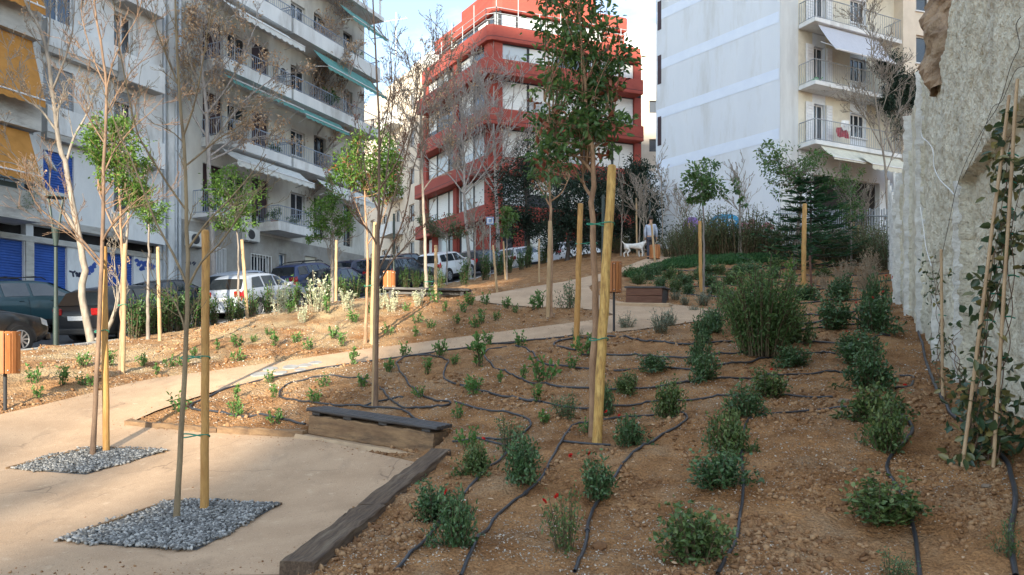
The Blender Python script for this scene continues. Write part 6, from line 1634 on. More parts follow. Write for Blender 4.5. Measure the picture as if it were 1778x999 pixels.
conifer(1408, 470, 200, 165, 'dark green conifer with tiered branches in front of the hedge', 5)
# creeper on the drain pipe
iv = thing('creeper', 'dark creeper hanging beside the drain pipes of the striped building', 'climbing plant', (18.6, 37.0, 6.8))
lv = Leaves(); T = Tubes(); rg = np.random.default_rng(9)
T.add(np.array([[.2*math.sin(t*3), -.1, t] for t in np.linspace(0, 10, 20)]), .05, 6)
for (cx, cy, rx, ry, n) in [(1556,135,30,34,16),(1578,165,24,26,14),(1540,110,26,20,8),(1545,175,22,26,10),(1560,220,18,60,8),(1588,178,14,12,6)]:
    for k in range(n):
        c = np.array(P(cx, cy, 37.0))+unit(rg.normal(size=3))*rg.random()*np.array([rx, 18, ry])*37/F-np.array([18.6, 37.0, 6.8]); m_ = 150 if ry < 50 else 40
        lv.add(c+rg.normal(size=(m_, 3))*.22, rg.normal(size=(m_, 3))+np.array([0, 0, -.7]), .16, .045, None, .2, None, rg)
        T.add(np.array([[.1, -.1, c[2]-.6], c*.5+np.array([.05, -.05, c[2]*.5-.3]), c]), .012, 4)
meshobj('foliage', lv.mesh('foliage'), M['leaf_dark'], iv, 'stuff'); meshobj('stems', T.mesh('stems'), M['bark_grey'], iv, 'stuff')
# plants hanging over the first balcony
pl = thing('balcony_plant', 'trailing green plant hanging over the first concrete balcony', 'plant', P(34, 345, 24.2))
lv = Leaves(); rg = np.random.default_rng(12)
for k in range(26):
    c = rg.normal(size=3)*np.array([.45, .12, .2]); lv.add(c+rg.normal(size=(26, 3))*.08, rg.normal(size=(26, 3))+np.array([0, 0, -.4]), .09, .02, None, .2, None, rg)
meshobj('foliage', lv.mesh('foliage'), M['leaf_hedge'], pl, 'stuff')

# stakes ---------------------------------------------------------------------
def stake(b, t, w, mat, label, ties=(), cat='stake', name='wooden_stake', lean=0.0, d=None, group=None):
    p = G(*b); p.z = gz1(p.x, p.y)-.12
    dd = p.y if d is None else d; q = P(t[0], t[1], dd+lean); root = thing(name, label, cat, p, 0, group)
    r = w*dd/F/2; v = q-p; n = 14; rg = np.random.default_rng(int(b[0]*7+b[1])); T = []
    pts_ = [Vector(v*(i/n))+Vector((rg.normal(), rg.normal(), 0))*r*.06 for i in range(n+1)]
    rad = [r*(1.04-.10*i/n)*(1+rg.normal()*.02) for i in range(n+1)]
    pts_ += [pts_[-1]+v.normalized()*.012]; rad += [rad[-1]*.82]
    MB().tube(pts_, rad, 12).build('post', M[mat], root, smooth=False)
    for (tt, ax, ay) in ties:
        c = v*tt; e = P(ax, ay, dd)-p
        pts_ = []; e_ = Vector((e.x, e.y, c.z))
        m = 18; u_ = (e_-c); Lh = u_.length; u_ = u_/Lh if Lh > 0 else Vector((1, 0, 0)); nrm = Vector((-u_.y, u_.x, 0))
        for k in range(m+1):
            a = 2*math.pi*k/m; pts_.append(c+u_*(Lh/2+(Lh/2+r*1.25)*-math.cos(a))+nrm*(r*1.2*math.sin(a))+Vector((0, 0, .015*math.sin(a*2))))
        MB().tube(pts_, .007, 5).build('tie', M['tie'], root)
    return root
stake((185,788),(180,430),11,'stake','ochre round stake in the back gravel bed beside the bare sapling',[(.62,172,560)])
stake((355,891),(357,402),14,'stake','ochre round stake in the front gravel bed beside the leaning sapling',[(.32,321,730),(.58,323,600)])
stake((213,652),(217,425),7.5,'stake_pale','pale stake beside the bright young evergreen of the sunlit bed',[(.55,210,540)])
stake((278,595),(274,430),6,'stake_pale','pale stake beyond the sunlit bed near the blue shutters')
stake((430,555),(420,417),6,'stake_pale','pale stake leaning in front of the white hatchback')
stake((583,529),(584,418),5,'stake_pale','pale stake in front of the dark saloon')
stake((645,602),(651,387),7.5,'stake_pale','stout pale stake of the bushy evergreen at the mound',[(.5,637,500)])
stake((648,709),(654,392),6.5,'stake_pale','thin stake behind the plank bench beside the slender sapling')
stake((1000,609),(1008,355),10,'stake','ochre stake between the path and the thick yellow stake',[(.74,1031,420)])
stake((1035,770),(1062,289),16.5,'stake_old','thick yellow stake with peeling bark beside the tan trunked tree',[(.40,1034,590),(.80,1029,370)])
stake((951,552),(955,385),7,'stake_pale','stake standing close to the narrow evergreen by the path')
stake((756,524),(757,427),6,'stake_pale','pale stake behind the long dark bench',[(.4,741,480)])
stake((864,509),(856,427),4.2,'stake_pale','leaning pale stake on the shaded bank above the path')
stake((878,489),(874,420),3.2,'stake_pale','thin pale stake at the small evergreen below the red band')
stake((936,492),(936,416),3.4,'stake_pale','thin upright pale stake on the shaded bank near the upper path')
stake((1217,511),(1215,385),6,'stake','ochre stake of the open crowned evergreen before the striped wall')
stake((1395,521),(1397,355),8,'stake','ochre stake behind the tall oleander')
stake((1410,514),(1406,445),4,'redwoodbeam','short reddish stick beside the stake behind the oleander')
stake((1484,457),(1482,386),4,'stake_pale','thin pale stake before the bar fence')
stake((1491,458),(1490,392),4,'stake_pale','thin pale stake before the bar fence, the one uphill')
stake((1139,466),(1131,388),4,'stake_pale','pale stake in front of the walker at the path end')
stake((1106,447),(1105,345),3,'stake_pale','pale stake beside the white dog')
stake((1197,446),(1196,388),3,'stake_pale','thin stake by the purple graffiti')

# climbers on canes along the wall ---------------------------------------------
def cane(b, t, w, label, lean=.15, ties=()):
    return stake(b, t, w, 'bamboo', label, (), 'cane', 'bamboo_cane', lean, group='canes of the wall climbers')
def climber(path_px, base, label, n, L, W, seed, spread=.09, d0=None, lean=.15, tie_n=5):
    rg = np.random.default_rng(seed); p = G(*base); p.z = gz1(p.x, p.y); root = thing('climbing_plant', label, 'climbing plant', p); d = p.y
    s = poly_interp([tuple(P(a, b, d+lean*i/len(path_px))) for i, (a, b) in enumerate(path_px)], 60); s[0] = p
    T = Tubes()
    for k in range(3):
        ph = k*2.1; t = np.linspace(0, 1, len(s)); o = np.stack([np.cos(t*18+ph), np.sin(t*18+ph), t*0], -1)*.022*(1+.5*k); q = (s+o-np.array(p))[:int(len(s)*(1-.15*k))]; T.add(q, np.linspace(.006, .003, len(q)), 5)
    lv = Leaves(); n_c = n//5
    for k in range(n_c):
        i = rg.integers(2, len(s)); c = s[i]-np.array(p)+rg.normal(size=3)*spread*.8; m_ = rg.integers(3, 8)
        e = c+rg.normal(size=(m_, 3))*spread*.55; lv.add(e, rg.normal(size=(m_, 3))+np.array([0, -.2, -.35]), L*(.6+.6*rg.random(m_)), W*(.7+.5*rg.random(m_)), None, .15, rg.normal(size=(m_, 3))+np.array([0, -.8, .6]), rg)
        T.add(np.array([s[i]-np.array(p), (s[i]-np.array(p)+c)/2+rg.normal(size=3)*.01, c]), .0025, 3)
    meshobj('stems', T.mesh('stems'), M['bark_brown'], root, 'stuff'); meshobj('foliage', lv.mesh('foliage'), M['leaf_olive'], root, 'stuff')
    for k in range(tie_n):
        i = int(len(s)*(.25+.7*k/tie_n)); c = s[i]-np.array(p)
        MB().tube([tuple(c+np.array([.022*math.cos(a), .022*math.sin(a), .003*k])) for a in np.linspace(0, 6.28, 10)]+[tuple(c+np.array([.05, -.03, -.01]))], .006, 5).build('tie', M['tie'], root)
cane((1668,820),(1752,168),6,'bamboo cane slanting up the shotcrete wall, front pole of the trellis pair')
cane((1723,820),(1766,140),6,'bamboo cane upright against the shotcrete wall, second pole of the trellis pair')
cane((1678,806),(1724,430),6,'thinner bamboo cane crossing behind the slanting trellis pole')
cane((1637,702),(1634,435),5,'bamboo cane of the small climber in the middle of the wall')
cane((1623,600),(1622,395),4,'bamboo cane at the wall edge above the hose bend')
cane((1583,520),(1583,400),4,'bamboo cane at the far edge of the shotcrete wall')
climber([(1676,812),(1690,740),(1700,660),(1712,570),(1728,500),(1740,420),(1750,330),(1756,250),(1760,190)], (1674,812), 'large climber with bronze leaves on the crossed canes of the wall', 300, .115, .062, 1, .085, tie_n=9)
climber([(1722,815),(1730,720),(1738,640),(1748,560),(1756,480),(1762,400),(1768,320)], (1722,812), 'sparse climber shoot on the upright cane of the wall', 110, .10, .056, 2, .08, tie_n=5)
climber([(1700,800),(1700,760),(1712,730),(1735,760),(1750,770)], (1704,806), 'low leafy growth at the foot of the crossed canes', 200, .11, .062, 3, .11, tie_n=1)
climber([(1636,700),(1632,640),(1634,570),(1630,500),(1634,450)], (1636,700), 'small climber with narrow leaves on the single cane of the wall', 110, .07, .028, 4, .07, tie_n=2)
climber([(1624,640),(1622,580),(1622,500),(1621,440)], (1624,625), 'thin climber on the cane at the wall edge', 70, .07, .028, 5, .07, tie_n=1)
climber([(1690,700),(1665,640),(1655,600),(1668,570)], (1688,716), 'climber tendril spreading across the wall niche', 70, .08, .04, 6, .10, tie_n=1)
# ---------------------------------------------------------------- cars
M['tyre'] = pmat('tyre_rubber', (.022, .022, .023), (.015, .015, .016), 6, .85)
M['rim'] = pmat('alloy_rim', (.55, .56, .58), (.42, .43, .45), 6, .35, metal=.7)
M['carglass'] = glassmat('car_glass', (.018, .024, .030), .04, .9)
M['tail'] = pmat('tail_lamp_red', (.45, .015, .015), (.30, .01, .01), 8, .2, spec=.8)
M['lampglass'] = glassmat('headlamp_glass', (.55, .58, .60), .08, .9)
M['trim'] = pmat('black_plastic_trim', (.028, .028, .030), (.02, .02, .021), 6, .6)
M['plate'] = pmat('number_plate', (.70, .71, .72), (.55, .56, .58), 30, .5)
PAINT = dict(teal=carpaint('teal_paint', (.012, .050, .062)), black=carpaint('black_paint', (.010, .011, .014)), navy=carpaint('navy_paint', (.012, .018, .050)), silver=carpaint('silver_paint', (.36, .40, .47), .6),
             white=carpaint('white_car_paint', (.74, .76, .79), .5), blue=carpaint('blue_paint', (.020, .038, .12)), dark=carpaint('anthracite_paint', (.018, .021, .028)), grey=carpaint('grey_paint', (.10, .11, .12)))
PROF = dict(
 hatch=[(0,.52),(.012,.60),(.03,.66),(.10,.92),(.16,.975),(.32,1.0),(.46,.99),(.54,.95),(.735,.66),(.78,.635),(.93,.54),(.985,.47),(1,.40)],
 sedan=[(0,.50),(.012,.58),(.03,.655),(.155,.685),(.19,.72),(.30,.945),(.36,.985),(.46,1.0),(.54,.975),(.715,.68),(.76,.655),(.93,.55),(.985,.48),(1,.40)],
 suv=[(0,.50),(.010,.60),(.02,.66),(.06,.93),(.10,.975),(.30,1.0),(.50,.985),(.56,.955),(.705,.68),(.745,.655),(.94,.58),(.99,.50),(1,.40)],
 estate=[(0,.50),(.010,.60),(.02,.66),(.075,.93),(.12,.975),(.30,1.0),(.48,.985),(.55,.95),(.72,.67),(.76,.645),(.94,.56),(.985,.48),(1,.40)])
WIN = dict(hatch=[(.15,.30),(.32,.47),(.49,.66)], sedan=[(.285,.43),(.45,.62)], suv=[(.07,.20),(.22,.385),(.405,.63)], estate=[(.09,.225),(.245,.40),(.42,.65)])
GLS = dict(hatch=((.035,.095),(.555,.72)), sedan=((.20,.295),(.555,.70)), suv=((.022,.058),(.565,.695)), estate=((.024,.072),(.56,.71)))
def car(label, kind, paint, loc, head, pitch, L=4.2, W=1.75, HT=1.48, rails=False, dirty=0):
    """x forward, origin on the ground under the middle"""
    pr = PROF[kind]; tx = np.array([p[0] for p in pr]); tz = np.array([p[1] for p in pr])*HT
    belt = .645*HT; w = W/2
    top = lambda t: float(np.interp(t, tx, tz))
    def section(t):
        zt = top(t); zb = min(belt-.02*HT*(t-.3), zt-.015); e = abs(2*t-1); ww = w*(1-.13*e**7-.03*e**2)
        r = max(0.0, min(1.0, (zt-zb)/(HT-belt))); yr = ww*(.965-.23*r); lo = .19+.12*max(0, e-.86)/.14
        return [(0, lo), (ww*.84, lo), (ww*.955, lo+.06), (ww*.995, lo+.22), (ww, zb*.66+.05), (ww*.985, zb-.07), (ww*.962, zb), (yr, zb+.86*(zt-zb)), (yr*.93, zb+.95*(zt-zb)), (yr*.55, zt-.006*HT), (0, zt)]
    ts = np.unique(np.concatenate([tx, np.linspace(0, 1, 27)]))
    root = thing('parked_car', label, 'car', loc, 0, 'cars parked in the street')
    root.rotation_euler = (0, -pitch, head)
    V, Fs = [], []; k = 11; full = 2*k-2
    for t in ts:
        s = section(t); x = (t-.5)*L
        ring = [(x, y, z) for y, z in s]+[(x, -y, z) for y, z in s[-2:0:-1]]
        V += ring
    for i in range(len(ts)-1):
        for j in range(full): Fs.append((i*full+j, i*full+(j+1) % full, (i+1)*full+(j+1) % full, (i+1)*full+j))
    Fs += [tuple(range(full)), tuple((len(ts)-1)*full+j for j in range(full-1, -1, -1))]
    b = MB().add(V, Fs).build('body', PAINT[paint], root, smooth=True)
    b.modifiers.new('sub', 'SUBSURF').levels = 1; b.modifiers['sub'].render_levels = 1
    def surf(t, row, sgn):
        s = section(t); i = min(int(row), k-2); f = row-i; y = s[i][0]*(1-f)+s[i+1][0]*f; z = s[i][1]*(1-f)+s[i+1][1]*f
        return Vector(((t-.5)*L, y*sgn, z))
    def patch(name, mat, t0, t1, r0, r1, sgn, off=.012, nt=4, nr=3, both=False, t0b=None, t1b=None):
        t0b = t0 if t0b is None else t0b; t1b = t1 if t1b is None else t1b; q = MB(); rows = np.linspace(r0, r1, nr+1); P_ = []
        cols = []
        for rr in rows:
            f = (rr-r0)/(r1-r0); a, c = t0b+(t0-t0b)*f, t1b+(t1-t1b)*f
            row = [surf(a+(c-a)*i/nt, rr, sgn) for i in range(nt+1)]
            if both: row += [surf(a+(c-a)*i/nt, rr, -sgn) for i in range(nt, -1, -1)]
            cols.append(row)
        m = len(cols[0])
        for i in range(len(cols)-1):
            for j in range(m-1): q.add([cols[i][j], cols[i][j+1], cols[i+1][j+1], cols[i+1][j]], [(0, 1, 2, 3)])
        me = q.mesh(name); bm = bmesh.new(); bm.from_mesh(me); bmesh.ops.remove_doubles(bm, verts=bm.verts, dist=1e-4); bm.normal_update()
        c0 = Vector((0, 0, HT*.5))
        for v in bm.verts:
            n = v.normal.copy()
            if n.dot(v.co-c0) < 0: n = -n
            v.co += n*off
        bmesh.ops.recalc_face_normals(bm, faces=bm.faces); bm.to_mesh(me); bm.free(); me.polygons.foreach_set('use_smooth', [True]*len(me.polygons))
        return meshobj(name, me, M[mat] if isinstance(mat, str) else mat, root)
    for sgn in (1, -1):
        n = len(WIN[kind])
        for i, (a, c) in enumerate(WIN[kind]):
            last, first = i == n-1, i == 0
            patch('window', 'carglass', a+(.045 if first and kind in ('hatch', 'sedan') else .012 if first else 0), c-(.115 if last else 0), 6.14, 6.93, sgn, .010, 4, 2, False, a-(.01 if first and kind != 'suv' else 0), c+(.045 if last else 0))
    (a, c), (d, e) = GLS[kind]
    for nm, t0, t1 in (('rear_window', a, c), ('windscreen', d, e)):
        q = MB(); nt, ny = 5, 8
        g = []
        for i in range(nt+1):
            t = t0+(t1-t0)*i/nt; s = section(t); y = s[7][0]*.93; z = [(s[10][1], 0), (s[9][1], s[9][0]), (s[8][1], s[8][0])]
            row = []
            for j in range(-ny//2, ny//2+1):
                yy = y*j/(ny/2); zz = np.interp(abs(yy), [0, s[9][0], s[8][0], s[7][0]], [s[10][1], s[9][1], s[8][1], s[7][1]])
                row.append(Vector(((t-.5)*L, yy, float(zz))))
            g.append(row)
        for i in range(nt):
            for j in range(ny): q.add([g[i][j], g[i][j+1], g[i+1][j+1], g[i+1][j]], [(0, 1, 2, 3)])
        nrm = Vector((-1, 0, .8)) if nm == 'rear_window' else Vector((1, 0, 1.2)); nrm.normalize()
        q.v = [tuple(Vector(v)+nrm*.02) for v in q.v]
        q.build(nm, M['carglass'], root, smooth=True)
    # lamps, trim, plates
    for sgn in (1, -1):
        patch('tail_light', 'tail', .002, .045, 4.35, 6.0 if kind != 'suv' else 6.3, sgn, .018, 3, 3)
        y = w*.70*sgn
        MB().box(-L/2-.018, -L/2+.06, y-.13, y+.13, belt*.80, belt*.99).build('tail_light', M['tail'], root, bevel=.02)
        patch('headlight', 'lampglass', .935, .978, 4.5, 6.3, sgn, .014, 3, 3)
        m = surf(.655, 6.05, sgn); MB().box(m.x-.08, m.x+.09, min(m.y, m.y+sgn*.17), max(m.y, m.y+sgn*.17), m.z+.0, m.z+.13).build('mirror', PAINT[paint], root, bevel=.03, seg=2)
        patch('sill_trim', 'trim', .17, .83, 1.6, 3.0, sgn, .006, 8, 2)
        for t in (.34, .54): 
            m = surf(t, 5.0, sgn); MB().box(m.x-.07, m.x+.07, m.y-.02, m.y+.02+.012*sgn, m.z-.012, m.z+.012).build('door_handle', PAINT[paint], root, bevel=.006)
        for t in (.385, .64):      # door joints
            q = MB()
            for rr in np.linspace(3.1, 6.0, 8):
                a_ = surf(t, rr, sgn); q.v += [(a_.x-.006, a_.y+.0045*sgn, a_.z), (a_.x+.006, a_.y+.0045*sgn, a_.z)]
            q.f = [(2*i, 2*i+1, 2*i+3, 2*i+2) for i in range(7)]; q.build('door_joint', M['trim'], root)
        # wheels
        for t in (.195, .80):
            x = (t-.5)*L; rw = .315 if kind in ('hatch', 'sedan') else .345
            mt = Matrix.Translation((x, sgn*(w-.115), rw)) @ Matrix.Rotation(R(-90)*sgn, 4, 'X')
            wh = MB().lathe([(rw*.64, -.10), (rw*.95, -.10), (rw, -.06), (rw, .09), (rw*.96, .125), (rw*.67, .128), (rw*.64, .10)], 26, mt).build('wheel', M['tyre'], root, smooth=False)
            ri = MB().lathe([(rw*.65, .06), (rw*.66, .125), (rw*.61, .127), (rw*.58, .08), (.02, .07)], 26, mt)
            for q_ in range(10):
                a_ = q_*math.pi/5; mm = mt @ Matrix.Rotation(a_, 4, 'Z'); ri.box(.03, rw*.6, -.017, .017, .085, .118, mm)
            ri.lathe([(.06, .08), (.055, .122), (.01, .124)], 12, mt)
            ri.build('rim', M['rim'], wh)
            arch = MB(); n = 18
            for q_ in range(n+1):
                a_ = math.pi*(-.06+1.12*q_/n)
                for rr in (rw+.005, rw+.075): arch.v.append((x+rr*math.cos(a_), sgn*(w+.003), rw+rr*math.sin(a_)))
            arch.f = [(2*i, 2*i+1, 2*i+3, 2*i+2) for i in range(n)]; arch.build('wheel_arch', M['trim'], root)
            dk = MB(); dk.v = [(x+(rw+.006)*math.cos(a_), sgn*(w+.0015), rw+(rw+.006)*math.sin(a_)) for a_ in np.linspace(-.2, math.pi+.2, 20)]; dk.f = [tuple(range(20))]; dk.build('arch_lining', M['trim'], root)
        if rails:
            pts_ = [(( -.30)*L, sgn*w*.62, HT*.985), (-.27*L, sgn*w*.62, HT+.05), (.02*L, sgn*w*.62, HT+.05), (.05*L, sgn*w*.62, HT*.985)]
            MB().tube(pts_, .018, 6).build('roof_rail', M['trim'], root)
    if rails:
        for x in (-.2*L, -.02*L): MB().box(x-.03, x+.03, -w*.66, w*.66, HT+.055, HT+.085).build('roof_bar', M['trim'], root)
    MB().box(-L/2-.05, -L/2+.10, -w*.86, w*.86, .26, .42).build('rear_bumper', M['trim'] if paint in ('black', 'dark', 'teal') else PAINT[paint], root, bevel=.035, seg=2)
    MB().box(L/2-.10, L/2+.04, -w*.80, w*.80, .24, .42).build('front_bumper', PAINT[paint], root, bevel=.035, seg=2)
    MB().box(-L/2-.030, -L/2-.012, -.26, .26, belt*.66, belt*.66+.115).build('number_plate', M['plate'], root)
    MB().box(L/2-.03, L/2+.03, -w*.5, w*.5, .46, .58).build('grille', M['trim'], root, bevel=.02)
    return root
def road_z(x, y): return h1(x, y)-.08
def park(label, kind, paint, x, y, hdeg, **kw):
    """hdeg: heading to the right of straight ahead"""
    a = R(90-hdeg); d = Vector((math.cos(a), math.sin(a))); e = 1.3
    z0, z1 = road_z(x-d.x*e, y-d.y*e), road_z(x+d.x*e, y+d.y*e)
    return car(label, kind, paint, (x, y, (z0+z1)/2), a, math.atan2(z1-z0, 2*e), **kw)
park('black saloon with its bonnet and spoked front wheel beside the slatted bin', 'sedan', 'black', -11.75, 15.1, 16, L=4.4, W=1.74, HT=1.42)
park('black hatchback seen from behind with red tail lights behind the bent bare tree', 'hatch', 'black', -10.8, 21.6, 15, L=4.15, W=1.75, HT=1.48)
park('white silver hatchback parked rear on beside the kerbside hedge', 'hatch', 'silver', -9.0, 26.9, 18, L=3.95, W=1.70, HT=1.50)
park('dark blue saloon parked in front of the white silver hatchback', 'sedan', 'navy', -7.35, 32.0, 21, L=4.3, W=1.74, HT=1.43)
park('dark sport utility car behind the bin and the dark bench', 'suv', 'dark', -5.45, 37.2, 23, L=4.4, W=1.8, HT=1.60)
park('white family car beside the bare pollarded tree', 'suv', 'white', -3.6, 41.9, 25, L=4.2, W=1.78, HT=1.62)
park('dark car with red tail light beyond the white family car', 'hatch', 'dark', -1.6, 46.0, 33, L=4.1, W=1.74, HT=1.50)
park('white estate car half hidden by the laurel hedge under the dark trees', 'estate', 'white', .9, 48.7, 38, L=4.3, W=1.75, HT=1.48)
park('white car parked highest up the street under the dark trees', 'hatch', 'white', 4.2, 51.2, 48, L=4.2, W=1.75, HT=1.5)
def far_row(label, kind, paint, uu, **kw):
    x, y = fac(uu, 2.75); return park(label, kind, paint, x, y, 25, **kw)
far_row('dark teal estate car with roof bars in front of the blue shutters', 'estate', 'teal', -2.0, L=4.7, W=1.78, HT=1.62, rails=True)
far_row('black saloon in the far row in front of the graffiti wall', 'sedan', 'dark', 3.1, L=4.3, W=1.74, HT=1.42)
far_row('silver hatchback in the far row below the white window grilles', 'hatch', 'silver', 7.2, L=3.9, W=1.7, HT=1.52)
far_row('blue estate car with roof bars in the far row below the small balcony', 'estate', 'blue', 11.1, L=4.2, W=1.76, HT=1.58, rails=True)
far_row('navy hatchback in the far row near the corner of the white building', 'hatch', 'navy', 14.9, L=4.0, W=1.74, HT=1.52)
far_row('dark car at the far street corner in front of the beige block', 'suv', 'dark', 19.0, L=4.2, W=1.76, HT=1.6)
x, y = fac(23.2, 3.2); park('small pale car beyond the dark car at the street corner', 'hatch', 'silver', x, y, 28, L=3.8, W=1.66, HT=1.46)

# ---------------------------------------------------------------- street lamps, sign
def lamp(px, py, toppx, toppy, d, label, head=True, r=.055):
    p = P(px, py, d); p.z = h1(p.x, p.y)-.1; t = thing('street_lamp', label, 'street lamp', p); h = (P(toppx, toppy, d)-p).z
    MB().tube([(0, 0, 0), (0, 0, .9), (0, 0, 1.0), (0, 0, 1.03), (0, 0, h-.5), (0, 0, h-.48)], [r*1.35, r*1.35, r*1.3, r, r*.85, r*.85], 14).build('post', M['metal_dk'], t)
    if head:
        MB().lathe([(r*.9, h-.45), (r*1.3, h-.34), (r*2.1, h-.08), (r*1.9, h-.05), (.02, h-.05)], 14).build('socket', M['metal_dk'], t)
        for s in (-1, 1): MB().tube([(s*r*1.5, 0, h-.08), (s*.13, 0, h+.42), (s*.17, 0, h+.62)], .028, 6).build('arm', M['metal_dk'], t)
        MB().lathe([(.02, h+.665), (.20, h+.64), (.21, h+.615), (.02, h+.61)], 24).build('lamp_disc', M['metal_dk'], t)
        MB().box(-.02, .02, -.02, .02, -.1, .3).build('foot_bolt', M['metal_grey'], t)
    return t
lamp(97, 604, 95, 392, 16.6, 'dark green street lamp with forked head beside the black saloon', True, .042)
lamp(1047, 556, 1047, 300, 15.9, 'slim dark lamp post between the tan trunk and the thick stake', False, .038)
lamp(684, 506, 684, 350, 29, 'thin dark post behind the bin of the dark bench', False, .05)
lamp(1128, 446, 1127, 330, 36, 'thin dark post between the dog and the walker', False, .05)
lamp(600, 560, 600, 559, 30, 'x', False) if False else None
t = thing('street_sign', 'small square blue sign on a thin pole below the red bands', 'sign', P(851, 472, 40))
M['signblue'] = pmat('sign_blue', (.20, .28, .46), (.16, .23, .40), 6, .5)
MB().tube([(0, 0, -.4), (0, 0, 2.9)], .035, 8).build('pole', M['metal_grey'], t)
MB().box(-.20, .20, -.06, -.04, 2.5, 2.92).build('plate', M['signblue'], t, bevel=.008)
MB().box(-.14, .14, -.066, -.062, 2.57, 2.85).build('symbol', M['white'], t)
MB().box(-.09, .09, -.071, -.068, 2.61, 2.80).build('symbol', M['signblue'], t)

# things on the striped building's balconies
def on_front(u_, dy, z):
    a = math.atan2(WF.y, WF.x); return (W0.x+u_*math.cos(a)-dy*math.sin(a), W0.y+u_*math.sin(a)+dy*math.cos(a), z)
M['red_cloth'] = pmat('red_cloth', (.40, .02, .04), (.30, .015, .03), 6, .8)
t = thing('laundry', 'red and white laundry on the rail of the lowest balcony', 'laundry', on_front(3.3, -.75, 11.7), math.atan2(WF.y, WF.x))
q = MB(); rg = np.random.default_rng(4)
for i in range(9):
    for j in range(5): q.v.append((-.4+i*.1, .05*math.sin(i*1.7+j)-.02, .9-j*.12-.02*math.sin(i)))
q.f = [(i*5+j, i*5+j+1, (i+1)*5+j+1, (i+1)*5+j) for i in range(8) for j in range(4)]
q.build('red_sheet', M['red_cloth'], t)
q2 = MB(); q2.v = [(x*.7+.15, y-.06, z+.35) for x, y, z in q.v]; q2.f = q.f; q2.build('white_sheet', M['white'], t)
M['green_pl'] = pmat('green_plastic', (.10, .42, .16), (.08, .33, .12), 4, .5)
t = thing('watering_can', 'green plastic can standing behind the middle balcony rail', 'can', on_front(1.75, -.55, 14.5))
MB().lathe([(.12, 0), (.14, .02), (.13, .28), (.08, .34), (.07, .34)], 14).build('body', M['green_pl'], t)
MB().tube([(.12, 0, .08), (.28, 0, .30), (.33, 0, .36)], .02, 6).build('spout', M['green_pl'], t); MB().tube([(-.1, 0, .3), (-.2, 0, .25), (-.13, 0, .06)], .014, 6).build('handle', M['green_pl'], t)

# ---------------------------------------------------------------- the walker and the dog
def skinned(name, verts, edges, rad, mat, parent, sub=2, root=0, loc=(0, 0, 0)):
    me = bpy.data.meshes.new(name); me.from_pydata(verts, edges, []); o = meshobj(name, me, M[mat], parent); o.location = loc
    o.modifiers.new('skin', 'SKIN'); sv = me.skin_vertices[0].data
    for i, r_ in enumerate(rad): sv[i].radius = r_ if isinstance(r_, tuple) else (r_, r_)
    for i in range(len(verts)): sv[i].use_root = (i == root)
    m = o.modifiers.new('sub', 'SUBSURF'); m.levels = m.render_levels = sub
    o.modifiers['skin'].use_smooth_shade = True
    return o
M['skin'] = pmat('skin', (.50, .30, .21), (.44, .26, .18), 6, .6)
M['shirt'] = pmat('pale_blue_shirt', (.42, .48, .60), (.34, .40, .52), 5, .9, .3, 40)
M['trousers'] = pmat('dark_trousers', (.05, .055, .075), (.035, .04, .055), 5, .9)
M['hair'] = pmat('dark_hair', (.035, .026, .02), (.025, .018, .015), 8, .7)
M['shoe'] = pmat('dark_shoe', (.04, .035, .03), (.03, .025, .02), 6, .6)
M['fur'] = pmat('white_fur', (.74, .72, .68), (.60, .58, .53), 10, .95, .6, 60)
pp = P(1130, 452, 31.6); pp.z = h1(pp.x, pp.y)
pe = thing('person', 'person in a pale blue shirt standing atop the path behind the small bin', 'person', pp, R(-20))
# one continuous body: pelvis, spine, head, arms with hands, legs with feet
V_ = [(0,0,.92),(0,0,1.08),(0,-.01,1.27),(0,0,1.42),(0,.005,1.50),(0,.02,1.60),(0,.02,1.72),
      (.17,0,1.41),(.24,.02,1.15),(.22,.14,.93),(.21,.18,.84),(-.17,0,1.41),(-.24,.0,1.15),(-.23,.08,.92),(-.22,.11,.83),
      (.09,0,.86),(.10,.04,.48),(.10,-.02,.09),(.11,.12,.04),(-.09,0,.86),(-.10,-.03,.48),(-.10,-.10,.10),(-.11,.04,.04)]
E = [(0,1),(1,2),(2,3),(3,4),(4,5),(5,6),(3,7),(7,8),(8,9),(9,10),(3,11),(11,12),(12,13),(13,14),(0,15),(15,16),(16,17),(17,18),(0,19),(19,20),(20,21),(21,22)]
RD = [(.15,.11),(.14,.105),(.165,.11),(.10,.08),.052,(.075,.09),(.07,.085),.062,.046,.036,.034,.062,.046,.036,.034,.088,.062,.042,.04,.088,.062,.042,.04]
skinned('body', V_, E, RD, 'skin', pe)
sh_V = [V_[i] for i in (0,1,2,3,7,8,9,11,12,13)]; sh_E = [(0,1),(1,2),(2,3),(3,4),(4,5),(5,6),(3,7),(7,8),(8,9)]
skinned('shirt', sh_V, sh_E, [(.175,.135),(.165,.13),(.185,.13),(.115,.095),.080,.062,.048,.080,.062,.048], 'shirt', pe)
tr_V = [V_[i] for i in (0,15,16,17,19,20,21)]; skinned('trousers', tr_V, [(0,1),(1,2),(2,3),(0,4),(4,5),(5,6)], [(.165,.125),.105,.078,.060,.105,.078,.060], 'trousers', pe)
for s, o in ((.105, .05), (-.105, -.03)): MB().box(s-.045, s+.045, o-.09, o+.15, .0, .09).build('shoe', M['shoe'], pe, bevel=.03, seg=2)
q = MB().lathe([(.02,.135),(.07,.125),(.105,.07),(.108,.0),(.09,-.03),(.02,-.03)], 16, Matrix.Translation((0, -.005, 1.685)) @ Matrix.Diagonal((.86, 1.02, .92, 1))); q.build('hair', M['hair'], pe, smooth=True)
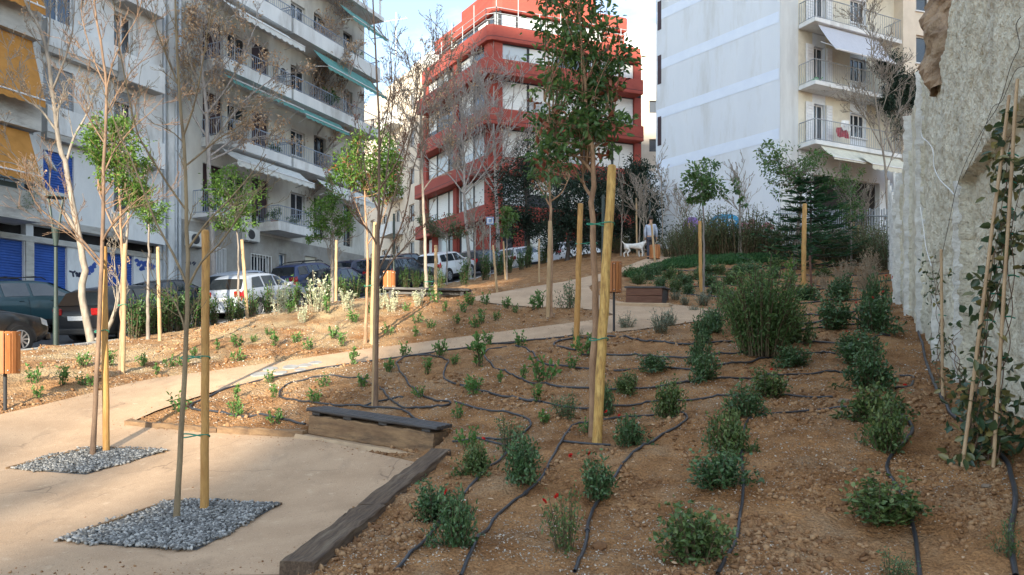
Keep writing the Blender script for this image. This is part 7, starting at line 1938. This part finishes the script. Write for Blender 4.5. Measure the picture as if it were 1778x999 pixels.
for s in (-1, 1):
    MB().lathe([(.001,-.008),(.008,0),(.001,.008)], 8, Matrix.Translation((s*.032, .108, 1.675))).build('eye', M['hair'], pe)
    MB().lathe([(.005,-.03),(.022,-.01),(.022,.02),(.005,.03)], 8, Matrix.Translation((s*.082, .015, 1.66)) @ Matrix.Diagonal((.5, .9, 1, 1))).build('ear', M['skin'], pe, smooth=True)
    for k in range(5):     # fingers
        hx, hy, hz = ((.21, .18, .84) if s > 0 else (-.22, .11, .83)); a = (k-1.5)*.016 if k < 4 else 0
        if k < 4: pts_ = [(hx, hy+a, hz-.03), (hx-.004*s, hy+a+.006, hz-.075+abs(k-1.5)*.006), (hx-.014*s, hy+a+.010, hz-.115+abs(k-1.4)*.012)]
        else: pts_ = [(hx-.006*s, hy+.028, hz-.0), (hx-.018*s, hy+.048, hz-.035), (hx-.026*s, hy+.05, hz-.062)]
        MB().tube(pts_, [.010, .009, .006], 7).build('finger', M['skin'], pe, smooth=True)
MB().lathe([(.001,-.02),(.012,-.012),(.010,.02),(.001,.026)], 8, Matrix.Translation((0, .115, 1.645))).build('nose', M['skin'], pe, smooth=True)

dp = P(1101, 448, 34.5); dp.z = h1(dp.x, dp.y)+.03
dg = thing('dog', 'white dog walking on the bank beside the path end', 'dog', dp, R(8)); dg.scale = (1.15, 1.15, 1.15)
V_ = [(-.30,0,.46),(-.12,0,.47),(.10,0,.45),(.27,0,.48),(.38,0,.58),(.47,0,.66),(.57,0,.63),(.64,0,.605),
      (-.42,0,.55),(-.50,.02,.66),
      (.24,.075,.36),(.22,.08,.20),(.25,.08,.03),(.28,-.075,.36),(.33,-.08,.20),(.31,-.08,.03),
      (-.32,.08,.36),(-.26,.085,.27),(-.40,.085,.17),(-.37,.085,.03),(-.31,-.08,.36),(-.20,-.085,.27),(-.30,-.085,.16),(-.26,-.085,.03)]
E = [(0,1),(1,2),(2,3),(3,4),(4,5),(5,6),(6,7),(0,8),(8,9),(3,10),(10,11),(11,12),(3,13),(13,14),(14,15),(0,16),(16,17),(17,18),(18,19),(0,20),(20,21),(21,22),(22,23)]
RD = [(.095,.105),(.085,.10),(.11,.135),(.10,.12),.072,(.072,.075),.045,.032,.022,.014,.052,.032,.03,.052,.032,.03,.072,.046,.028,.03,.072,.046,.028,.03]
skinned('body', V_, E, RD, 'fur', dg, 2, 1)
for s in (-1, 1): MB().add([(.45, s*.04, .70), (.50, s*.075, .68), (.42, s*.085, .62), (.455, s*.05, .69)], [(0, 1, 2), (0, 2, 3), (1, 3, 2), (0, 3, 1)]).build('ear', M['fur'], dg)
MB().lathe([(.001,-.012),(.014,0),(.001,.012)], 8, Matrix.Translation((.672, 0, .615))).build('nose', M['hair'], dg)

# ---------------------------------------------------------------- loose rocks that can be told apart
def rock(px, py, w, label, mat, seed):
    p = ground_at(px, py); s = w*p.y/F/2; rg = np.random.default_rng(seed); bm = bmesh.new(); bmesh.ops.create_icosphere(bm, subdivisions=2, radius=1)
    k = rg.normal(size=(3, 3)); 
    for v in bm.verts:
        c = v.co.copy(); n = 1+.14*math.sin(c.dot(Vector(k[0]))*2.3)+.10*math.sin(c.dot(Vector(k[1]))*4.1); v.co = Vector((c.x*s*1.1, c.y*s*.9, c.z*s*.62))*n
    me = bpy.data.meshes.new('rock'); bm.to_mesh(me); bm.free(); o = meshobj('rock', me, M[mat]); o.location = p+Vector((0, 0, s*.3)); o.rotation_euler = (0, 0, seed); tagp(o, label, 'rock', 'loose rocks on the slope')
rock(1042,962,28,'orange brown rock beside the long hose at the foot of the slope','clod',1)
rock(1090,942,22,'pale brown rock next to the long hose, above the orange one','clod',2)
rock(654,931,16,'small orange rock at the side of the lower sleeper','clod',3)
rock(688,893,12,'small reddish rock near the sleeper joint','clod',4)
rock(1396,795,14,'rounded brown stone between the middle row and the wall row','clod',5)
rock(1713,855,16,'pale stone beside the hose at the wall','pebble',6)
rock(1601,715,20,'flat brown stone to the wall side of the shrub row','clod',7)
rock(1466,705,22,'pale broken stone above the hose of the wall row','pebble',8)

# pots, units and boxes on the balconies of the white building
def on_B(px, n_, z):
    v = fac(FU(px), n_); return (v[0], v[1], z)
lv = Leaves(); rg = np.random.default_rng(44)
for k in range(22):
    c = rg.normal(size=3)*np.array([.16, .14, .16])+np.array([0, 0, .55]); lv.add(c+rg.normal(size=(14, 3))*.06, rg.normal(size=(14, 3)), .10, .04, None, .2, None, rg)
POT_F = lv.mesh('foliage'); POT_F.materials.append(M['leaf_hedge'])
M['clay'] = pmat('clay_pot', (.42, .19, .11), (.33, .14, .08), 5, .85)
POT = MB().lathe([(.11, 0), (.15, .28), (.17, .29), (.17, .33), (.14, .33), (.13, .28)], 14).mesh('pot'); POT.materials.append(M['clay'])
for k, (px, z, s, lab) in enumerate([(452, FL[0]+.02, 1.0, 'potted plant on the first floor balcony behind the twin bare trees'), (487, FL[0]+.02, .8, 'smaller potted plant on the first floor balcony behind the twin bare trees'), (552, FL[2]+.02, 1.6, 'large potted plant on the balcony below the green awning'), (600, FL[1]+.02, 1.1, 'potted plant at the far end of the second floor balcony'), (455, FL[1]+.02, .9, 'potted plant on the second floor balcony between two dark doors'), (590, FL[3]+.02, 1.2, 'potted plant on the uppermost balcony of the white building')]):
    t = thing('potted_plant', lab, 'potted plant', on_B(px, .85, z), k, 'potted plants on the balconies'); t.scale = (s, s, s)
    meshobj('pot', POT, None, t); meshobj('foliage', POT_F, None, t, 'stuff')
for px, z, lab in ((415, FL[1]+1.2, 'white air conditioner on the second floor wall of the white building'), (485, FL[2]+1.4, 'white air conditioner on the third floor wall of the white building'), (575, FL[1]+1.3, 'white air conditioner near the far end of the second floor')):
    c = thing('air_conditioner', lab, 'air conditioner', on_B(px, 0, z), ROT)
    MB().box(-.40, .40, -.34, -.03, -.28, .28).build('case', M['ac'], c, bevel=.02)
    MB().lathe([(.20, 0), (.22, .01), (.20, .02), (.05, .02)], 18, Matrix.Translation((-.10, -.34, 0)) @ Matrix.Rotation(R(90), 4, 'X')).build('fan', M['frame_d'], c)
